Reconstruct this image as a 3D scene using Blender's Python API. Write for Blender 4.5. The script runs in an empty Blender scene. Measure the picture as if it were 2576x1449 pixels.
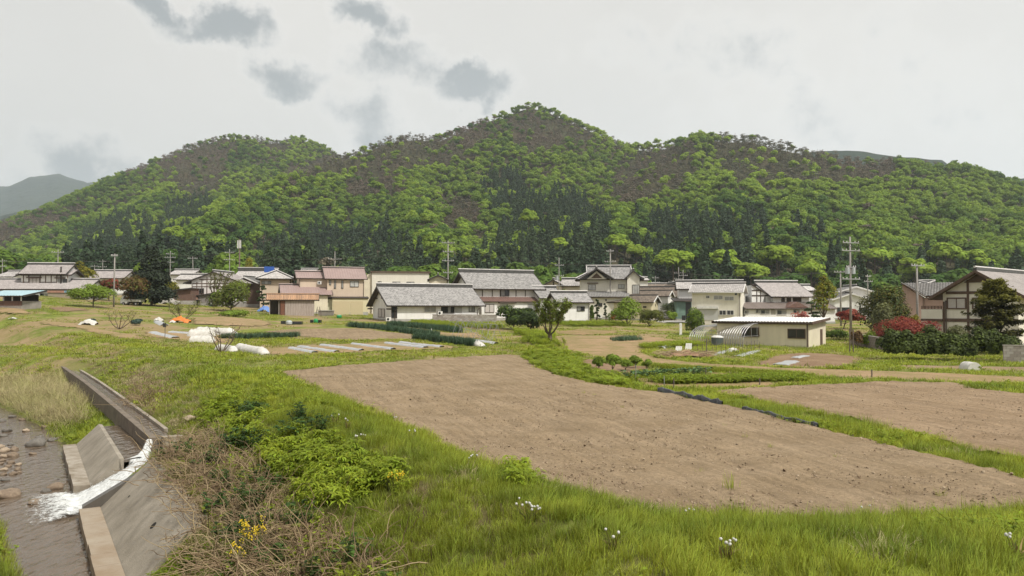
import bpy, math, random
import numpy as np
from mathutils import Vector, Matrix, noise as mnoise
R = math.radians
rng = np.random.default_rng(7)
random.seed(7)
sc = bpy.context.scene
col = sc.collection

# ------------------------------------------------------------ camera, sky, sun, exposure
F, CX, CY, HZ = 1946.0, 1288.0, 724.5, 772.0      # focal length, centre and horizon in units of a 2576 px wide frame
CAMZ = 4.0
TH = math.atan((HZ - CY) / F)
cam_d = bpy.data.cameras.new('camera'); cam = bpy.data.objects.new('camera', cam_d); col.objects.link(cam)
cam.location = (0, 0, CAMZ); cam.rotation_euler = (R(90) + TH, 0, 0)
cam_d.sensor_width = 36; cam_d.lens = 36 * F / 2576; cam_d.clip_start = 0.1; cam_d.clip_end = 20000
sc.camera = cam

SUN_EL, SUN_AZ = R(52), R(132)         # azimuth clockwise from +Y: to the right, slightly behind
world = bpy.data.worlds.new('World'); sc.world = world; world.use_nodes = True
wn, wl = world.node_tree.nodes, world.node_tree.links
wn.clear()
def wnode(t, **k):
    n = wn.new(t)
    for a, b in k.items():
        if a.startswith('i_'): n.inputs[int(a[2:])].default_value = b
        else: setattr(n, a, b)
    return n
def wmath(op, a, b=None, c=None):
    n = wn.new('ShaderNodeMath'); n.operation = op
    for i, v in enumerate((a, b, c)):
        if v is None: continue
        if hasattr(v, 'links'): wl.new(v, n.inputs[i])
        else: n.inputs[i].default_value = v
    return n.outputs[0]
def dirvec(px, py):
    d = Vector(((px - CX) / F, 1.0, (CY - py) / F))
    c, s = math.cos(TH), math.sin(TH)
    return Vector((d.x, d.y * c - d.z * s, d.y * s + d.z * c)).normalized()
skyt = wnode('ShaderNodeTexSky', sky_type='NISHITA', sun_disc=False, sun_elevation=SUN_EL, sun_rotation=SUN_AZ, air_density=1.0, dust_density=4.0, ozone_density=1.0)
tc = wnode('ShaderNodeTexCoord'); GEN = tc.outputs['Generated']
sbg = wnode('ShaderNodeVectorMath', operation='SCALE'); wl.new(skyt.outputs[0], sbg.inputs[0]); sbg.inputs['Scale'].default_value = 0.10
# high thin overcast veil in front of the clear sky, with a little large-scale unevenness
nv = wnode('ShaderNodeTexNoise', noise_dimensions='3D'); nv.inputs['Scale'].default_value = 2.2; nv.inputs['Detail'].default_value = 5; wl.new(GEN, nv.inputs['Vector'])
veil = wnode('ShaderNodeMix', data_type='RGBA'); wl.new(nv.outputs[0], veil.inputs[0])
veil.inputs[6].default_value = (0.485, 0.468, 0.43, 1); veil.inputs[7].default_value = (0.75, 0.705, 0.645, 1)
m1 = wnode('ShaderNodeMix', data_type='RGBA'); m1.inputs[0].default_value = 0.92
wl.new(sbg.outputs[0], m1.inputs[6]); wl.new(veil.outputs[2], m1.inputs[7])
# small cumulus: each a noisy puff around a direction (those in view and others all round the dome)
nz = wnode('ShaderNodeTexNoise', noise_dimensions='3D'); nz.inputs['Scale'].default_value = 13; nz.inputs['Detail'].default_value = 7; nz.inputs['Roughness'].default_value = 0.6; wl.new(GEN, nz.inputs['Vector'])
nzs = wmath('SUBTRACT', nz.outputs[0], 0.5)
sunv = Vector((math.sin(SUN_AZ) * math.cos(SUN_EL), math.cos(SUN_AZ) * math.cos(SUN_EL), math.sin(SUN_EL)))
puffs = [(420, 30, 110, 50, 1), (585, 60, 130, 60, 1), (500, 75, 140, 45, .9), (920, 28, 80, 50, .9), (985, 70, 55, 50, .7), (720, 178, 105, 62, .9),
         (985, 178, 135, 85, .8), (1195, 208, 120, 62, 1.0), (920, 285, 125, 75, .75), (950, 335, 100, 65, .7), (215, 385, 120, 62, .8), (290, 420, 90, 40, .5), (15, 445, 80, 34, .3), (1150, 215, 75, 50, .7), (650, 190, 50, 30, .5), (1800, 120, 330, 60, .28), (2300, 260, 300, 70, .22)]
pf = [(dirvec(a, b), w / F, h / F, s) for a, b, w, h, s in puffs]
# warp the directions so that the puffs get ragged outlines
nw = wnode('ShaderNodeTexNoise', noise_dimensions='3D'); nw.inputs['Scale'].default_value = 11; nw.inputs['Detail'].default_value = 6; nw.inputs['Roughness'].default_value = .62; wl.new(GEN, nw.inputs['Vector'])
w1 = wnode('ShaderNodeVectorMath', operation='SUBTRACT'); wl.new(nw.outputs['Color'], w1.inputs[0]); w1.inputs[1].default_value = (.5, .5, .5)
w2 = wnode('ShaderNodeVectorMath', operation='SCALE'); wl.new(w1.outputs[0], w2.inputs[0]); w2.inputs['Scale'].default_value = .13
w3 = wnode('ShaderNodeVectorMath', operation='ADD'); wl.new(GEN, w3.inputs[0]); wl.new(w2.outputs[0], w3.inputs[1]); GW = w3.outputs[0]
acc = None
for d, w, h, s in pf:
    mp = wnode('ShaderNodeMapping', vector_type='TEXTURE'); wl.new(GW, mp.inputs[0])
    mp.inputs['Location'].default_value = d; mp.inputs['Rotation'].default_value = (0, 0, math.atan2(-d.x, d.y)); mp.inputs['Scale'].default_value = (w, .35, h)
    ln = wnode('ShaderNodeVectorMath', operation='LENGTH'); wl.new(mp.outputs[0], ln.inputs[0])
    den = wmath('MULTIPLY_ADD', wmath('POWER', ln.outputs['Value'], 1.6), -s, s)      # s at the middle, 0 at the rim
    acc = den if acc is None else wmath('SMOOTH_MAX', acc, den, 0.2)
# similar scattered puffs over the rest of the dome, thinning out towards the part in view
n4 = wnode('ShaderNodeTexNoise', noise_dimensions='3D'); n4.inputs['Scale'].default_value = 4.5; n4.inputs['Detail'].default_value = 1; wl.new(GEN, n4.inputs['Vector'])
sx = wnode('ShaderNodeSeparateXYZ'); wl.new(GEN, sx.inputs[0])
side = wmath('MULTIPLY', wmath('LESS_THAN', sx.outputs[1], 0.6), 1.0)
gen = wmath('MULTIPLY_ADD', wmath('MULTIPLY', wmath('SUBTRACT', n4.outputs[0], .60), 6.0), side, wmath('SUBTRACT', side, 1.0))
acc = wmath('MAXIMUM', wmath('MAXIMUM', acc, -1.2), wmath('MINIMUM', gen, .8))
cl = wmath('ADD', wmath('MULTIPLY', acc, 0.95), wmath('MULTIPLY', nzs, 2.0))
mr = wnode('ShaderNodeMapRange', interpolation_type='SMOOTHSTEP'); wl.new(cl, mr.inputs[0])
mr.inputs[1].default_value = -0.25; mr.inputs[2].default_value = 0.8; mr.inputs[3].default_value = 0; mr.inputs[4].default_value = 0.97
# bright sun-lit fringe where the puff is thin, grey-blue belly where it is thick
cc = wnode('ShaderNodeMix', data_type='RGBA'); wl.new(mr.outputs[0], cc.inputs[0])
cc.inputs[6].default_value = (0.82, 0.79, 0.75, 1); cc.inputs[7].default_value = (0.195, 0.217, 0.228, 1)
m2 = wnode('ShaderNodeMix', data_type='RGBA'); wl.new(mr.outputs[0], m2.inputs[0]); wl.new(m1.outputs[2], m2.inputs[6]); wl.new(cc.outputs[2], m2.inputs[7])
bg = wnode('ShaderNodeBackground'); bg.inputs[1].default_value = 1.0; wl.new(m2.outputs[2], bg.inputs[0])
wo = wnode('ShaderNodeOutputWorld'); wl.new(bg.outputs[0], wo.inputs[0])

sun_d = bpy.data.lights.new('sun', 'SUN'); sun = bpy.data.objects.new('sun', sun_d); col.objects.link(sun)
sun_d.energy = 3.2; sun_d.angle = R(6); sun_d.color = (1.0, 0.955, 0.87)
sun.rotation_euler = sunv.to_track_quat('Z', 'Y').to_euler(); sun.location = (60, 40, 120)
vs = sc.view_settings
vs.view_transform = 'Standard'; vs.look = 'None'; vs.exposure = 0.42; vs.gamma = 1.0; vs.use_curve_mapping = False
cy = sc.cycles
cy.use_denoising = True; cy.denoiser = 'OPENIMAGEDENOISE'
cy.max_bounces = 4; cy.diffuse_bounces = 2; cy.glossy_bounces = 2; cy.transmission_bounces = 3; cy.volume_bounces = 1; cy.transparent_max_bounces = 6
cy.caustics_reflective = False; cy.caustics_refractive = False; cy.use_adaptive_sampling = True; cy.adaptive_threshold = 0.02

# ------------------------------------------------------------ photo pixels to places
ZF = {0: (0, 0, 1), 1: (0, 616.3, .17103), 2: (377.3, 616.3, .17103), 3: (628.9, 641.5, .12207), 4: (880.5, 641.5, .14648), 5: (1194.9, 641.5, .19531),
      6: (1635.2, 641.5, .19531), 7: (2072.9, 641.5, .19531), 8: (377.3, 742.1, .19531), 9: (0, 817.6, .43573), 10: (440.2, 943.4, .34901),
      11: (1257.8, 817.6, .51172), 12: (0, 251.6, .5), 13: (1288, 251.6, .5), 15: (754.7, 817.6, .26856), 16: (1383.6, 817.6, .26856),
      'A': (402.5, 666.6, .12207), 'B': (1415, 654.1, .12207)}
def q(n, x, y):
    a, b, s = ZF[n]; return a + s * x, b + s * y
def at(px, py, Y):
    d = dirvec(px, py); k = Y / d.y; return Vector((d.x * k, Y, CAMZ + d.z * k))
def proj(p):
    d = Vector(p) - Vector((0, 0, CAMZ)); c, s = math.cos(TH), math.sin(TH)
    zc = d.y * c + d.z * s; yc = -d.y * s + d.z * c
    return CX + F * d.x / zc, CY - F * yc / zc
def projn(x, y, z):
    c, s = math.cos(TH), math.sin(TH); dz = z - CAMZ
    zc = y * c + dz * s; yc = -y * s + dz * c
    return CX + F * x / zc, CY - F * yc / zc

# ------------------------------------------------------------ noise
def _h(ix, iy, seed):
    n = (ix.astype(np.int64) * 374761393 + iy.astype(np.int64) * 668265263 + seed * 1442695041) & 0x7fffffff
    n = ((n ^ (n >> 13)) * 1274126177) & 0x7fffffff
    return ((n ^ (n >> 16)) & 0xffff) / 65535.0
def vnoise(x, y, sc_=1.0, seed=0, oct=3):
    x = np.asarray(x, float) / sc_; y = np.asarray(y, float) / sc_
    o = 0; a = 1; tot = 0
    for k in range(oct):
        ix = np.floor(x); iy = np.floor(y); fx = x - ix; fy = y - iy
        fx = fx * fx * (3 - 2 * fx); fy = fy * fy * (3 - 2 * fy)
        v = (_h(ix, iy, seed + k) * (1 - fx) + _h(ix + 1, iy, seed + k) * fx) * (1 - fy) + (_h(ix, iy + 1, seed + k) * (1 - fx) + _h(ix + 1, iy + 1, seed + k) * fx) * fy
        o = o + a * (v - .5); tot += a; a *= .5; x = x * 2.03; y = y * 2.03
    return o / tot * 2
def ss(a, b, x):
    t = np.clip((np.asarray(x, float) - a) / (b - a), 0, 1); return t * t * (3 - 2 * t)

# ------------------------------------------------------------ terrain heights
TOE = np.array([(-3.2, 7), (-5.5, 11), (-9.05, 17), (-14.2, 25.5), (-19.2, 33.2), (-24.2, 39.8), (-31, 47), (-42, 58), (-60, 75), (-90, 100), (-140, 140)], float)
def toe_s(x, y):
    x = np.asarray(x, float); y = np.asarray(y, float)
    best = np.full(x.shape, 1e9); sg = np.ones(x.shape)
    for a, b in zip(TOE[:-1], TOE[1:]):
        d = b - a; L2 = d @ d
        t = np.clip(((x - a[0]) * d[0] + (y - a[1]) * d[1]) / L2, 0, 1)
        ex = x - a[0] - t * d[0]; ey = y - a[1] - t * d[1]; D = np.hypot(ex, ey)
        cr = d[0] * (y - a[1]) - d[1] * (x - a[0])
        m = D < best; best = np.where(m, D, best); sg = np.where(m, np.where(cr < 0, 1, -1), sg)
    return best * sg
def base_z(x, y):
    r = ss(55, 110, y)
    b = .0155 * np.clip(y - 57, 0, 190) + r * (.018 * np.clip(27 - x, 0, 140) + .0007 * np.clip(-20 - x, 0, 62) ** 2)
    return b
SCY, SCS = [0, 28, 37, 47, 60, 75, 110], [2.4, 2.4, 2.4, 3.8, 6.4, 8, 9]
def lerpprof(s, knots):
    return np.interp(s, [k[0] for k in knots], [k[1] for k in knots])
def gz(x, y, detail=True):
    x = np.asarray(x, float); y = np.asarray(y, float)
    s = toe_s(x, y); scy = np.interp(y, SCY, SCS); u = s - scy
    p1 = lerpprof(s, [(-1, -2.7), (0, -2.6), (.4, -2.25), (1.75, -.95), (2.0, -.66), (2.6, -.5), (6.0, .72), (9.0, .16), (10.3, 0)])
    low2 = lerpprof(s, [(-1, -2.7), (0, -2.6), (.4, -2.3), (1.3, -1.7), (3, -1.6)])
    low3 = np.where(s < .3, lerpprof(s, [(-.6, -2.7), (.3, -2.1)]), -2.1 + .75 * np.clip((s - .3) / np.maximum(scy - .3, .1), 0, 1))
    hi = lerpprof(u, [(.1, -1.6), (.6, -1.3), (.85, -.72), (1.4, -.55), (4.5, .72), (7.0, .2), (8.2, 0)])
    p2 = np.where(u < .3, low2, hi); p3 = np.where(u < .3, low3, hi)
    k12 = ss(24.6, 25.4, y); k23 = ss(33.5, 36.5, y)
    z = (p1 * (1 - k12) + p2 * k12) * (1 - k23) + p3 * k23
    bz = base_z(x, y)
    z = z + bz * ss(1.2, 8.5, u)
    W = np.interp(y, [0, 15, 17, 22, 25, 30, 60], [1.0, 1.0, 1.1, 1.7, 3.2, 6.0, 9])
    lb = lerpprof(-s - W, [(0, -2.7), (.5, -2.05), (3.2, -.1), (6, .5)])
    z = np.where(s < -W, np.maximum(lb, -2.7), z)
    fg = .92 * ss(15.4, 9.3, y) * ss(1.8, 7.5, s)
    z = np.maximum(z, np.where(s > 1.5, fg + (1 - ss(1.8, 7.5, s)) * -3, -9))
    if detail:
        bank = ss(2.6, 4, s) * (1 - ss(8.6, 10, s)) * ss(.9, 1.6, np.where(y > 25, u, 9))
        z = z + bank * .12 * vnoise(x, y, 1.7, 5) + .03 * vnoise(x, y, .8, 9) * ss(.6, 1.2, np.abs(u)) * (y < 70)
        z = z + .10 * vnoise(x, y, 6, 11) * ss(62, 75, y)
        z = z + .05 * vnoise(x, y, .9, 12) * ss(15, 13.5, y) * (s > 2)
    return z
def gz1(x, y): return float(gz(np.array([x]), np.array([y]))[0])
def hit(px, py, dz=0.0, y0=6.0, y1=420.0):
    """where the view ray through a photo pixel meets the terrain"""
    ys = np.concatenate([np.arange(y0, 80, .1), np.arange(80, y1, .5)])
    d = dirvec(px, py); k = ys / d.y
    z = CAMZ + d.z * k; g = gz(d.x * k, ys) + dz
    i = np.argmax(z <= g)
    if z[i] > g[i]: i = len(ys) - 1
    return Vector((d.x * k[i], ys[i], g[i] - dz))

# ------------------------------------------------------------ mesh building
class MB:
    def __init__(self): self.v = []; self.f = []; self.m = []; self.c = []
    def add(self, vs_, fs, mi=0, c=.5):
        o = len(self.v); self.v += [tuple(p) for p in vs_]
        for f in fs: self.f.append(tuple(o + i for i in f)); self.m.append(mi); self.c.append(c)
    def box(self, x0, x1, y0, y1, z0, z1, mi=0, c=.5):
        P = [(x0, y0, z0), (x1, y0, z0), (x1, y1, z0), (x0, y1, z0), (x0, y0, z1), (x1, y0, z1), (x1, y1, z1), (x0, y1, z1)]
        self.add(P, [(0, 3, 2, 1), (4, 5, 6, 7), (0, 1, 5, 4), (1, 2, 6, 5), (2, 3, 7, 6), (3, 0, 4, 7)], mi, c); return self
    def hexa(self, P, mi=0, c=.5):
        self.add(P, [(0, 3, 2, 1), (4, 5, 6, 7), (0, 1, 5, 4), (1, 2, 6, 5), (2, 3, 7, 6), (3, 0, 4, 7)], mi, c); return self
    def bar(self, a, b, w, h, up=(0, 0, 1), mi=0, c=.5):
        a = Vector(a); b = Vector(b); d = (b - a).normalized(); u = Vector(up)
        if abs(d.dot(u)) > .98: u = Vector((1, 0, 0))
        sd = d.cross(u).normalized() * w / 2; u2 = sd.cross(d).normalized() * h / 2
        P = [a - sd - u2, a + sd - u2, b + sd - u2, b - sd - u2, a - sd + u2, a + sd + u2, b + sd + u2, b - sd + u2]
        return self.hexa(P, mi, c)
    def tube(self, pts, rad, n=6, mi=0, c=.5, cap=True):
        pts = [Vector(p) for p in pts]; rs = rad if hasattr(rad, '__len__') else [rad] * len(pts)
        rings = []; pu = None
        for i, p in enumerate(pts):
            d = (pts[min(i + 1, len(pts) - 1)] - pts[max(i - 1, 0)]).normalized()
            if pu is None: pu = Vector((0, 0, 1)) if abs(d.z) < .9 else Vector((1, 0, 0))
            s_ = d.cross(pu).normalized(); pu = s_.cross(d).normalized()
            rings.append([p + (s_ * math.cos(2 * math.pi * k / n) + pu * math.sin(2 * math.pi * k / n)) * rs[i] for k in range(n)])
        V = [p for r_ in rings for p in r_]; fs = []
        for i in range(len(rings) - 1):
            for k in range(n):
                a = i * n + k; b = i * n + (k + 1) % n; fs.append((a, b, b + n, a + n))
        if cap: fs.append(tuple(range(n - 1, -1, -1))); fs.append(tuple(range(len(V) - n, len(V))))
        self.add(V, fs, mi, c); return self
    def prism(self, poly, y0, y1, mi=0, c=.5):      # polygon in x,z extruded along y
        n = len(poly); V = [(x, y0, z) for x, z in poly] + [(x, y1, z) for x, z in poly]
        fs = [tuple(range(n)), tuple(range(2 * n - 1, n - 1, -1))] + [(i + n, (i + 1) % n + n, (i + 1) % n, i) for i in range(n)]
        self.add(V, fs, mi, c); return self
    def mesh(self, name, mats, smooth=False):
        me = bpy.data.meshes.new(name); me.from_pydata(self.v, [], self.f)
        for m in (mats if isinstance(mats, (list, tuple)) else [mats]): me.materials.append(m)
        if any(self.m): me.polygons.foreach_set('material_index', self.m)
        a = me.attributes.new('v', 'FLOAT', 'FACE'); a.data.foreach_set('value', self.c)
        if smooth: me.polygons.foreach_set('use_smooth', [True] * len(self.f))
        me.update(); return me
    def obj(self, name, mats, parent=None, smooth=False):
        o = bpy.data.objects.new(name, self.mesh(name, mats, smooth)); col.objects.link(o)
        if parent: o.parent = parent
        return o
def npmesh(name, V, Fq, mats, attrs=None, smooth=False):
    me = bpy.data.meshes.new(name); V = np.asarray(V, np.float32); Fq = np.asarray(Fq, np.int32)
    me.vertices.add(len(V)); me.vertices.foreach_set('co', V.ravel())
    k = Fq.shape[1]; me.loops.add(Fq.size); me.loops.foreach_set('vertex_index', Fq.ravel())
    me.polygons.add(len(Fq)); me.polygons.foreach_set('loop_start', np.arange(0, Fq.size, k, dtype=np.int32))
    me.polygons.foreach_set('loop_total', np.full(len(Fq), k, np.int32))
    if smooth: me.polygons.foreach_set('use_smooth', np.ones(len(Fq), bool))
    for m in (mats if isinstance(mats, (list, tuple)) else [mats]): me.materials.append(m)
    for n_, (dom, data) in (attrs or {}).items():
        a = me.attributes.new(n_, 'FLOAT', dom); a.data.foreach_set('value', np.asarray(data, np.float32))
    me.update(calc_edges=True); me.validate(); return me
def link(name, me, parent=None, loc=None, rz=0):
    o = bpy.data.objects.new(name, me); col.objects.link(o)
    if parent: o.parent = parent
    if loc is not None: o.location = loc
    if rz: o.rotation_euler = (0, 0, rz)
    return o
def tag(o, label=None, cat=None, group=None, kind=None):
    if label: o['label'] = label
    if cat: o['category'] = cat
    if group: o['group'] = group
    if kind: o['kind'] = kind
    return o
def thing(name, label, cat, loc, rz=0, group=None):
    o = bpy.data.objects.new(name, None); col.objects.link(o); o.empty_display_size = .3
    o.location = loc; o.rotation_euler = (0, 0, rz)
    return tag(o, label, cat, group)
def copy_tree(o, parent=None):
    c = o.copy(); col.objects.link(c); c.parent = parent
    for ch in o.children: copy_tree(ch, c)
    return c

# ------------------------------------------------------------ materials
MATS = {}
def nd(nt, t, **k):
    n = nt.nodes.new(t)
    for a, b in k.items(): setattr(n, a, b)
    return n
def lin(c):   # sRGB 0-255 to linear
    return tuple((((v / 255) + .055) / 1.055) ** 2.4 if v > 10 else v / 255 / 12.92 for v in c)
def M(name, c, c2=None, rough=.8, scale=2.0, bump=0.0, bscale=None, spec=.3, metal=0.0, detail=5, vamt=0.0, stretch=None, streak=0.0, coord='Object', contrast=(.35, .65)):
    if name in MATS: return MATS[name]
    m = bpy.data.materials.new(name); m.use_nodes = True; nt = m.node_tree; b = nt.nodes['Principled BSDF']; L = nt.links
    c2 = c2 or tuple(x * .78 for x in c)
    t = nd(nt, 'ShaderNodeTexCoord'); mp = nd(nt, 'ShaderNodeMapping'); L.new(t.outputs[coord], mp.inputs[0])
    if stretch: mp.inputs['Scale'].default_value = stretch
    n = nd(nt, 'ShaderNodeTexNoise'); n.inputs['Scale'].default_value = scale; n.inputs['Detail'].default_value = detail; n.inputs['Roughness'].default_value = .6; L.new(mp.outputs[0], n.inputs['Vector'])
    r = nd(nt, 'ShaderNodeMapRange'); r.inputs[1].default_value = contrast[0]; r.inputs[2].default_value = contrast[1]; L.new(n.outputs[0], r.inputs[0])
    mx = nd(nt, 'ShaderNodeMix', data_type='RGBA'); mx.inputs[6].default_value = (*c, 1); mx.inputs[7].default_value = (*c2, 1); L.new(r.outputs[0], mx.inputs[0])
    out = mx.outputs[2]
    if vamt:
        a = nd(nt, 'ShaderNodeAttribute', attribute_name='v'); hs = nd(nt, 'ShaderNodeHueSaturation'); L.new(out, hs.inputs['Color'])
        mr_ = nd(nt, 'ShaderNodeMapRange'); mr_.inputs[3].default_value = 1 - vamt; mr_.inputs[4].default_value = 1 + vamt; L.new(a.outputs['Fac'], mr_.inputs[0]); L.new(mr_.outputs[0], hs.inputs['Value']); out = hs.outputs[0]
    if streak:      # rain streaks running down the wall
        mp2 = nd(nt, 'ShaderNodeMapping'); mp2.inputs['Scale'].default_value = (1, 1, .07); L.new(t.outputs['Object'], mp2.inputs[0])
        n2 = nd(nt, 'ShaderNodeTexNoise'); n2.inputs['Scale'].default_value = 3.5; n2.inputs['Detail'].default_value = 4; L.new(mp2.outputs[0], n2.inputs['Vector'])
        r2 = nd(nt, 'ShaderNodeMapRange'); r2.inputs[1].default_value = .5; r2.inputs[2].default_value = .8; r2.inputs[4].default_value = streak; L.new(n2.outputs[0], r2.inputs[0])
        m3 = nd(nt, 'ShaderNodeMix', data_type='RGBA'); L.new(r2.outputs[0], m3.inputs[0]); L.new(out, m3.inputs[6]); m3.inputs[7].default_value = (.16, .145, .125, 1); out = m3.outputs[2]
    L.new(out, b.inputs['Base Color']); b.inputs['Roughness'].default_value = rough; b.inputs['Specular IOR Level'].default_value = spec; b.inputs['Metallic'].default_value = metal
    if bump:
        n3 = nd(nt, 'ShaderNodeTexNoise'); n3.inputs['Scale'].default_value = bscale or scale * 6; n3.inputs['Detail'].default_value = 4; L.new(mp.outputs[0], n3.inputs['Vector'])
        bp = nd(nt, 'ShaderNodeBump'); bp.inputs['Strength'].default_value = 1; bp.inputs['Distance'].default_value = bump; L.new(n3.outputs[0], bp.inputs['Height']); L.new(bp.outputs[0], b.inputs['Normal'])
    MATS[name] = m; return m
def MLEAF(name, ca, cb, cc_=None, trans=.35, vamt=.35, rough=.65, inst=True, spec=.2):
    """foliage: colour varies per leaf ('v'), per plant ('tint')"""
    if name in MATS: return MATS[name]
    m = bpy.data.materials.new(name); m.use_nodes = True; nt = m.node_tree; L = nt.links; b = nt.nodes['Principled BSDF']; out = nt.nodes['Material Output']
    a = nd(nt, 'ShaderNodeAttribute', attribute_name='v')
    ti = nd(nt, 'ShaderNodeAttribute', attribute_name='tint'); ti.attribute_type = 'INSTANCER'
    mx = nd(nt, 'ShaderNodeMix', data_type='RGBA'); mx.inputs[6].default_value = (*ca, 1); mx.inputs[7].default_value = (*cb, 1)
    L.new((ti if inst else a).outputs['Fac'], mx.inputs[0])
    hs = nd(nt, 'ShaderNodeHueSaturation'); L.new(mx.outputs[2], hs.inputs['Color'])
    r = nd(nt, 'ShaderNodeMapRange'); r.inputs[3].default_value = 1 - vamt; r.inputs[4].default_value = 1 + vamt; L.new(a.outputs['Fac'], r.inputs[0]); L.new(r.outputs[0], hs.inputs['Value'])
    r2 = nd(nt, 'ShaderNodeMapRange'); r2.inputs[3].default_value = .485; r2.inputs[4].default_value = .515; L.new(a.outputs['Fac'], r2.inputs[0]); L.new(r2.outputs[0], hs.inputs['Hue'])
    L.new(hs.outputs[0], b.inputs['Base Color']); b.inputs['Roughness'].default_value = rough; b.inputs['Specular IOR Level'].default_value = spec
    tr = nd(nt, 'ShaderNodeBsdfTranslucent'); hs2 = nd(nt, 'ShaderNodeHueSaturation'); hs2.inputs['Value'].default_value = 1.35; hs2.inputs['Hue'].default_value = .485; L.new(hs.outputs[0], hs2.inputs['Color']); L.new(hs2.outputs[0], tr.inputs[0])
    ms = nd(nt, 'ShaderNodeMixShader'); ms.inputs[0].default_value = trans; L.new(b.outputs[0], ms.inputs[1]); L.new(tr.outputs[0], ms.inputs[2]); L.new(ms.outputs[0], out.inputs[0])
    MATS[name] = m; return m

# ------------------------------------------------------------ scatter (geometry nodes) for what nobody could count
PROTO = bpy.data.collections.new('prototypes')
def scatter(name, protos, P, rot, scl, idx, tint, label, cat, kind='stuff', parent=None):
    """protos: list of meshes; instances of them on the points P"""
    c = bpy.data.collections.new(name + '_prototypes')
    for i, me in enumerate(protos):
        o = bpy.data.objects.new('%s_%02d' % (name, i), me); c.objects.link(o)
    me = bpy.data.meshes.new(name); P = np.asarray(P, np.float32)
    me.vertices.add(len(P)); me.vertices.foreach_set('co', P.ravel())
    def att(n, t, d, f='value'):
        a = me.attributes.new(n, t, 'POINT'); a.data.foreach_set(f, np.asarray(d).ravel())
    att('rot', 'FLOAT_VECTOR', np.asarray(rot, np.float32), 'vector'); att('scl', 'FLOAT_VECTOR', np.asarray(scl, np.float32), 'vector')
    att('idx', 'INT', np.asarray(idx, np.int32)); att('tint', 'FLOAT', np.asarray(tint, np.float32))
    o = link(name, me, parent)
    g = bpy.data.node_groups.new(name, 'GeometryNodeTree')
    g.interface.new_socket('Geometry', in_out='INPUT', socket_type='NodeSocketGeometry'); g.interface.new_socket('Geometry', in_out='OUTPUT', socket_type='NodeSocketGeometry')
    gi = g.nodes.new('NodeGroupInput'); go = g.nodes.new('NodeGroupOutput'); ip = g.nodes.new('GeometryNodeInstanceOnPoints'); ci = g.nodes.new('GeometryNodeCollectionInfo')
    ci.inputs['Collection'].default_value = c; ci.inputs['Separate Children'].default_value = True; ci.inputs['Reset Children'].default_value = True
    def na(n, t):
        x = g.nodes.new('GeometryNodeInputNamedAttribute'); x.data_type = t; x.inputs['Name'].default_value = n; return x.outputs[0]
    L = g.links.new
    L(gi.outputs[0], ip.inputs['Points']); L(ci.outputs[0], ip.inputs['Instance']); ip.inputs['Pick Instance'].default_value = True
    L(na('idx', 'INT'), ip.inputs['Instance Index']); L(na('rot', 'FLOAT_VECTOR'), ip.inputs['Rotation']); L(na('scl', 'FLOAT_VECTOR'), ip.inputs['Scale'])
    L(ip.outputs[0], go.inputs[0])
    md = o.modifiers.new('scatter', 'NODES'); md.node_group = g
    tag(o, label, cat, kind=kind); return o
# ------------------------------------------------------------ hills
def ridge(pts, drop=9): return [at(px, py, Y) - Vector((0, 0, drop)) for px, py, Y in pts]
RIDGES = [
    ridge([(440, 640, 300), (480, 590, 360), (560, 530, 450), (680, 470, 570), (760, 420, 660), (850, 380, 745), (950, 353, 790), (1050, 342, 825), (1140, 342, 860), (1172, 312, 868), (1240, 286, 872), (1300, 264, 878), (1340, 259, 880), (1400, 275, 880), (1450, 298, 875), (1500, 338, 860), (1560, 352, 845), (1620, 353, 820), (1700, 345, 770), (1780, 334, 740), (1880, 327, 710), (1960, 339, 695), (2040, 363, 690), (2160, 378, 695), (2300, 387, 700), (2385, 399, 695), (2460, 428, 680), (2550, 462, 655), (2640, 500, 630), (2850, 590, 560)]),
    ridge([(1000, 345, 800), (1000, 430, 650), (1060, 530, 470), (1110, 620, 320)]),
    ridge([(1340, 262, 878), (1370, 350, 810), (1400, 420, 690), (1380, 500, 530), (1350, 590, 370)]),
    ridge([(1200, 300, 868), (1190, 400, 720), (1200, 480, 580)]),
    ridge([(1780, 334, 740), (1660, 410, 640), (1580, 480, 530), (1530, 560, 400), (1500, 640, 300)]),
    ridge([(1900, 332, 705), (1840, 430, 560), (1800, 530, 420), (1760, 620, 310)]),
    ridge([(2060, 375, 690), (2020, 460, 540), (1980, 560, 400), (1950, 640, 300)]),
    ridge([(2250, 392, 698), (2200, 480, 520), (2160, 570, 400), (2120, 650, 300)]),
    ridge([(2420, 415, 690), (2400, 490, 520), (2380, 570, 400), (2370, 650, 300)]),
    ridge([(2560, 466, 652), (2560, 540, 480), (2560, 620, 340)]),
    ridge([(-200, 720, 600), (-60, 668, 650), (0, 645, 680), (100, 598, 730), (200, 548, 790), (300, 495, 860), (400, 420, 940), (450, 394, 970), (500, 362, 1005), (560, 330, 1040), (590, 322, 1055), (640, 328, 1065), (700, 338, 1085), (740, 330, 1100), (790, 354, 1090), (830, 380, 1070), (950, 440, 1000)]),
    ridge([(640, 328, 1060), (620, 420, 870), (560, 500, 720), (470, 580, 560), (390, 645, 420)]),
    ridge([(500, 362, 1000), (420, 465, 800), (330, 540, 620), (230, 620, 470)]),
    ridge([(200, 548, 790), (140, 620, 600), (60, 675, 470)]),
    ridge([(760, 345, 1090), (720, 420, 920), (700, 480, 800)]),
]
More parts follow.
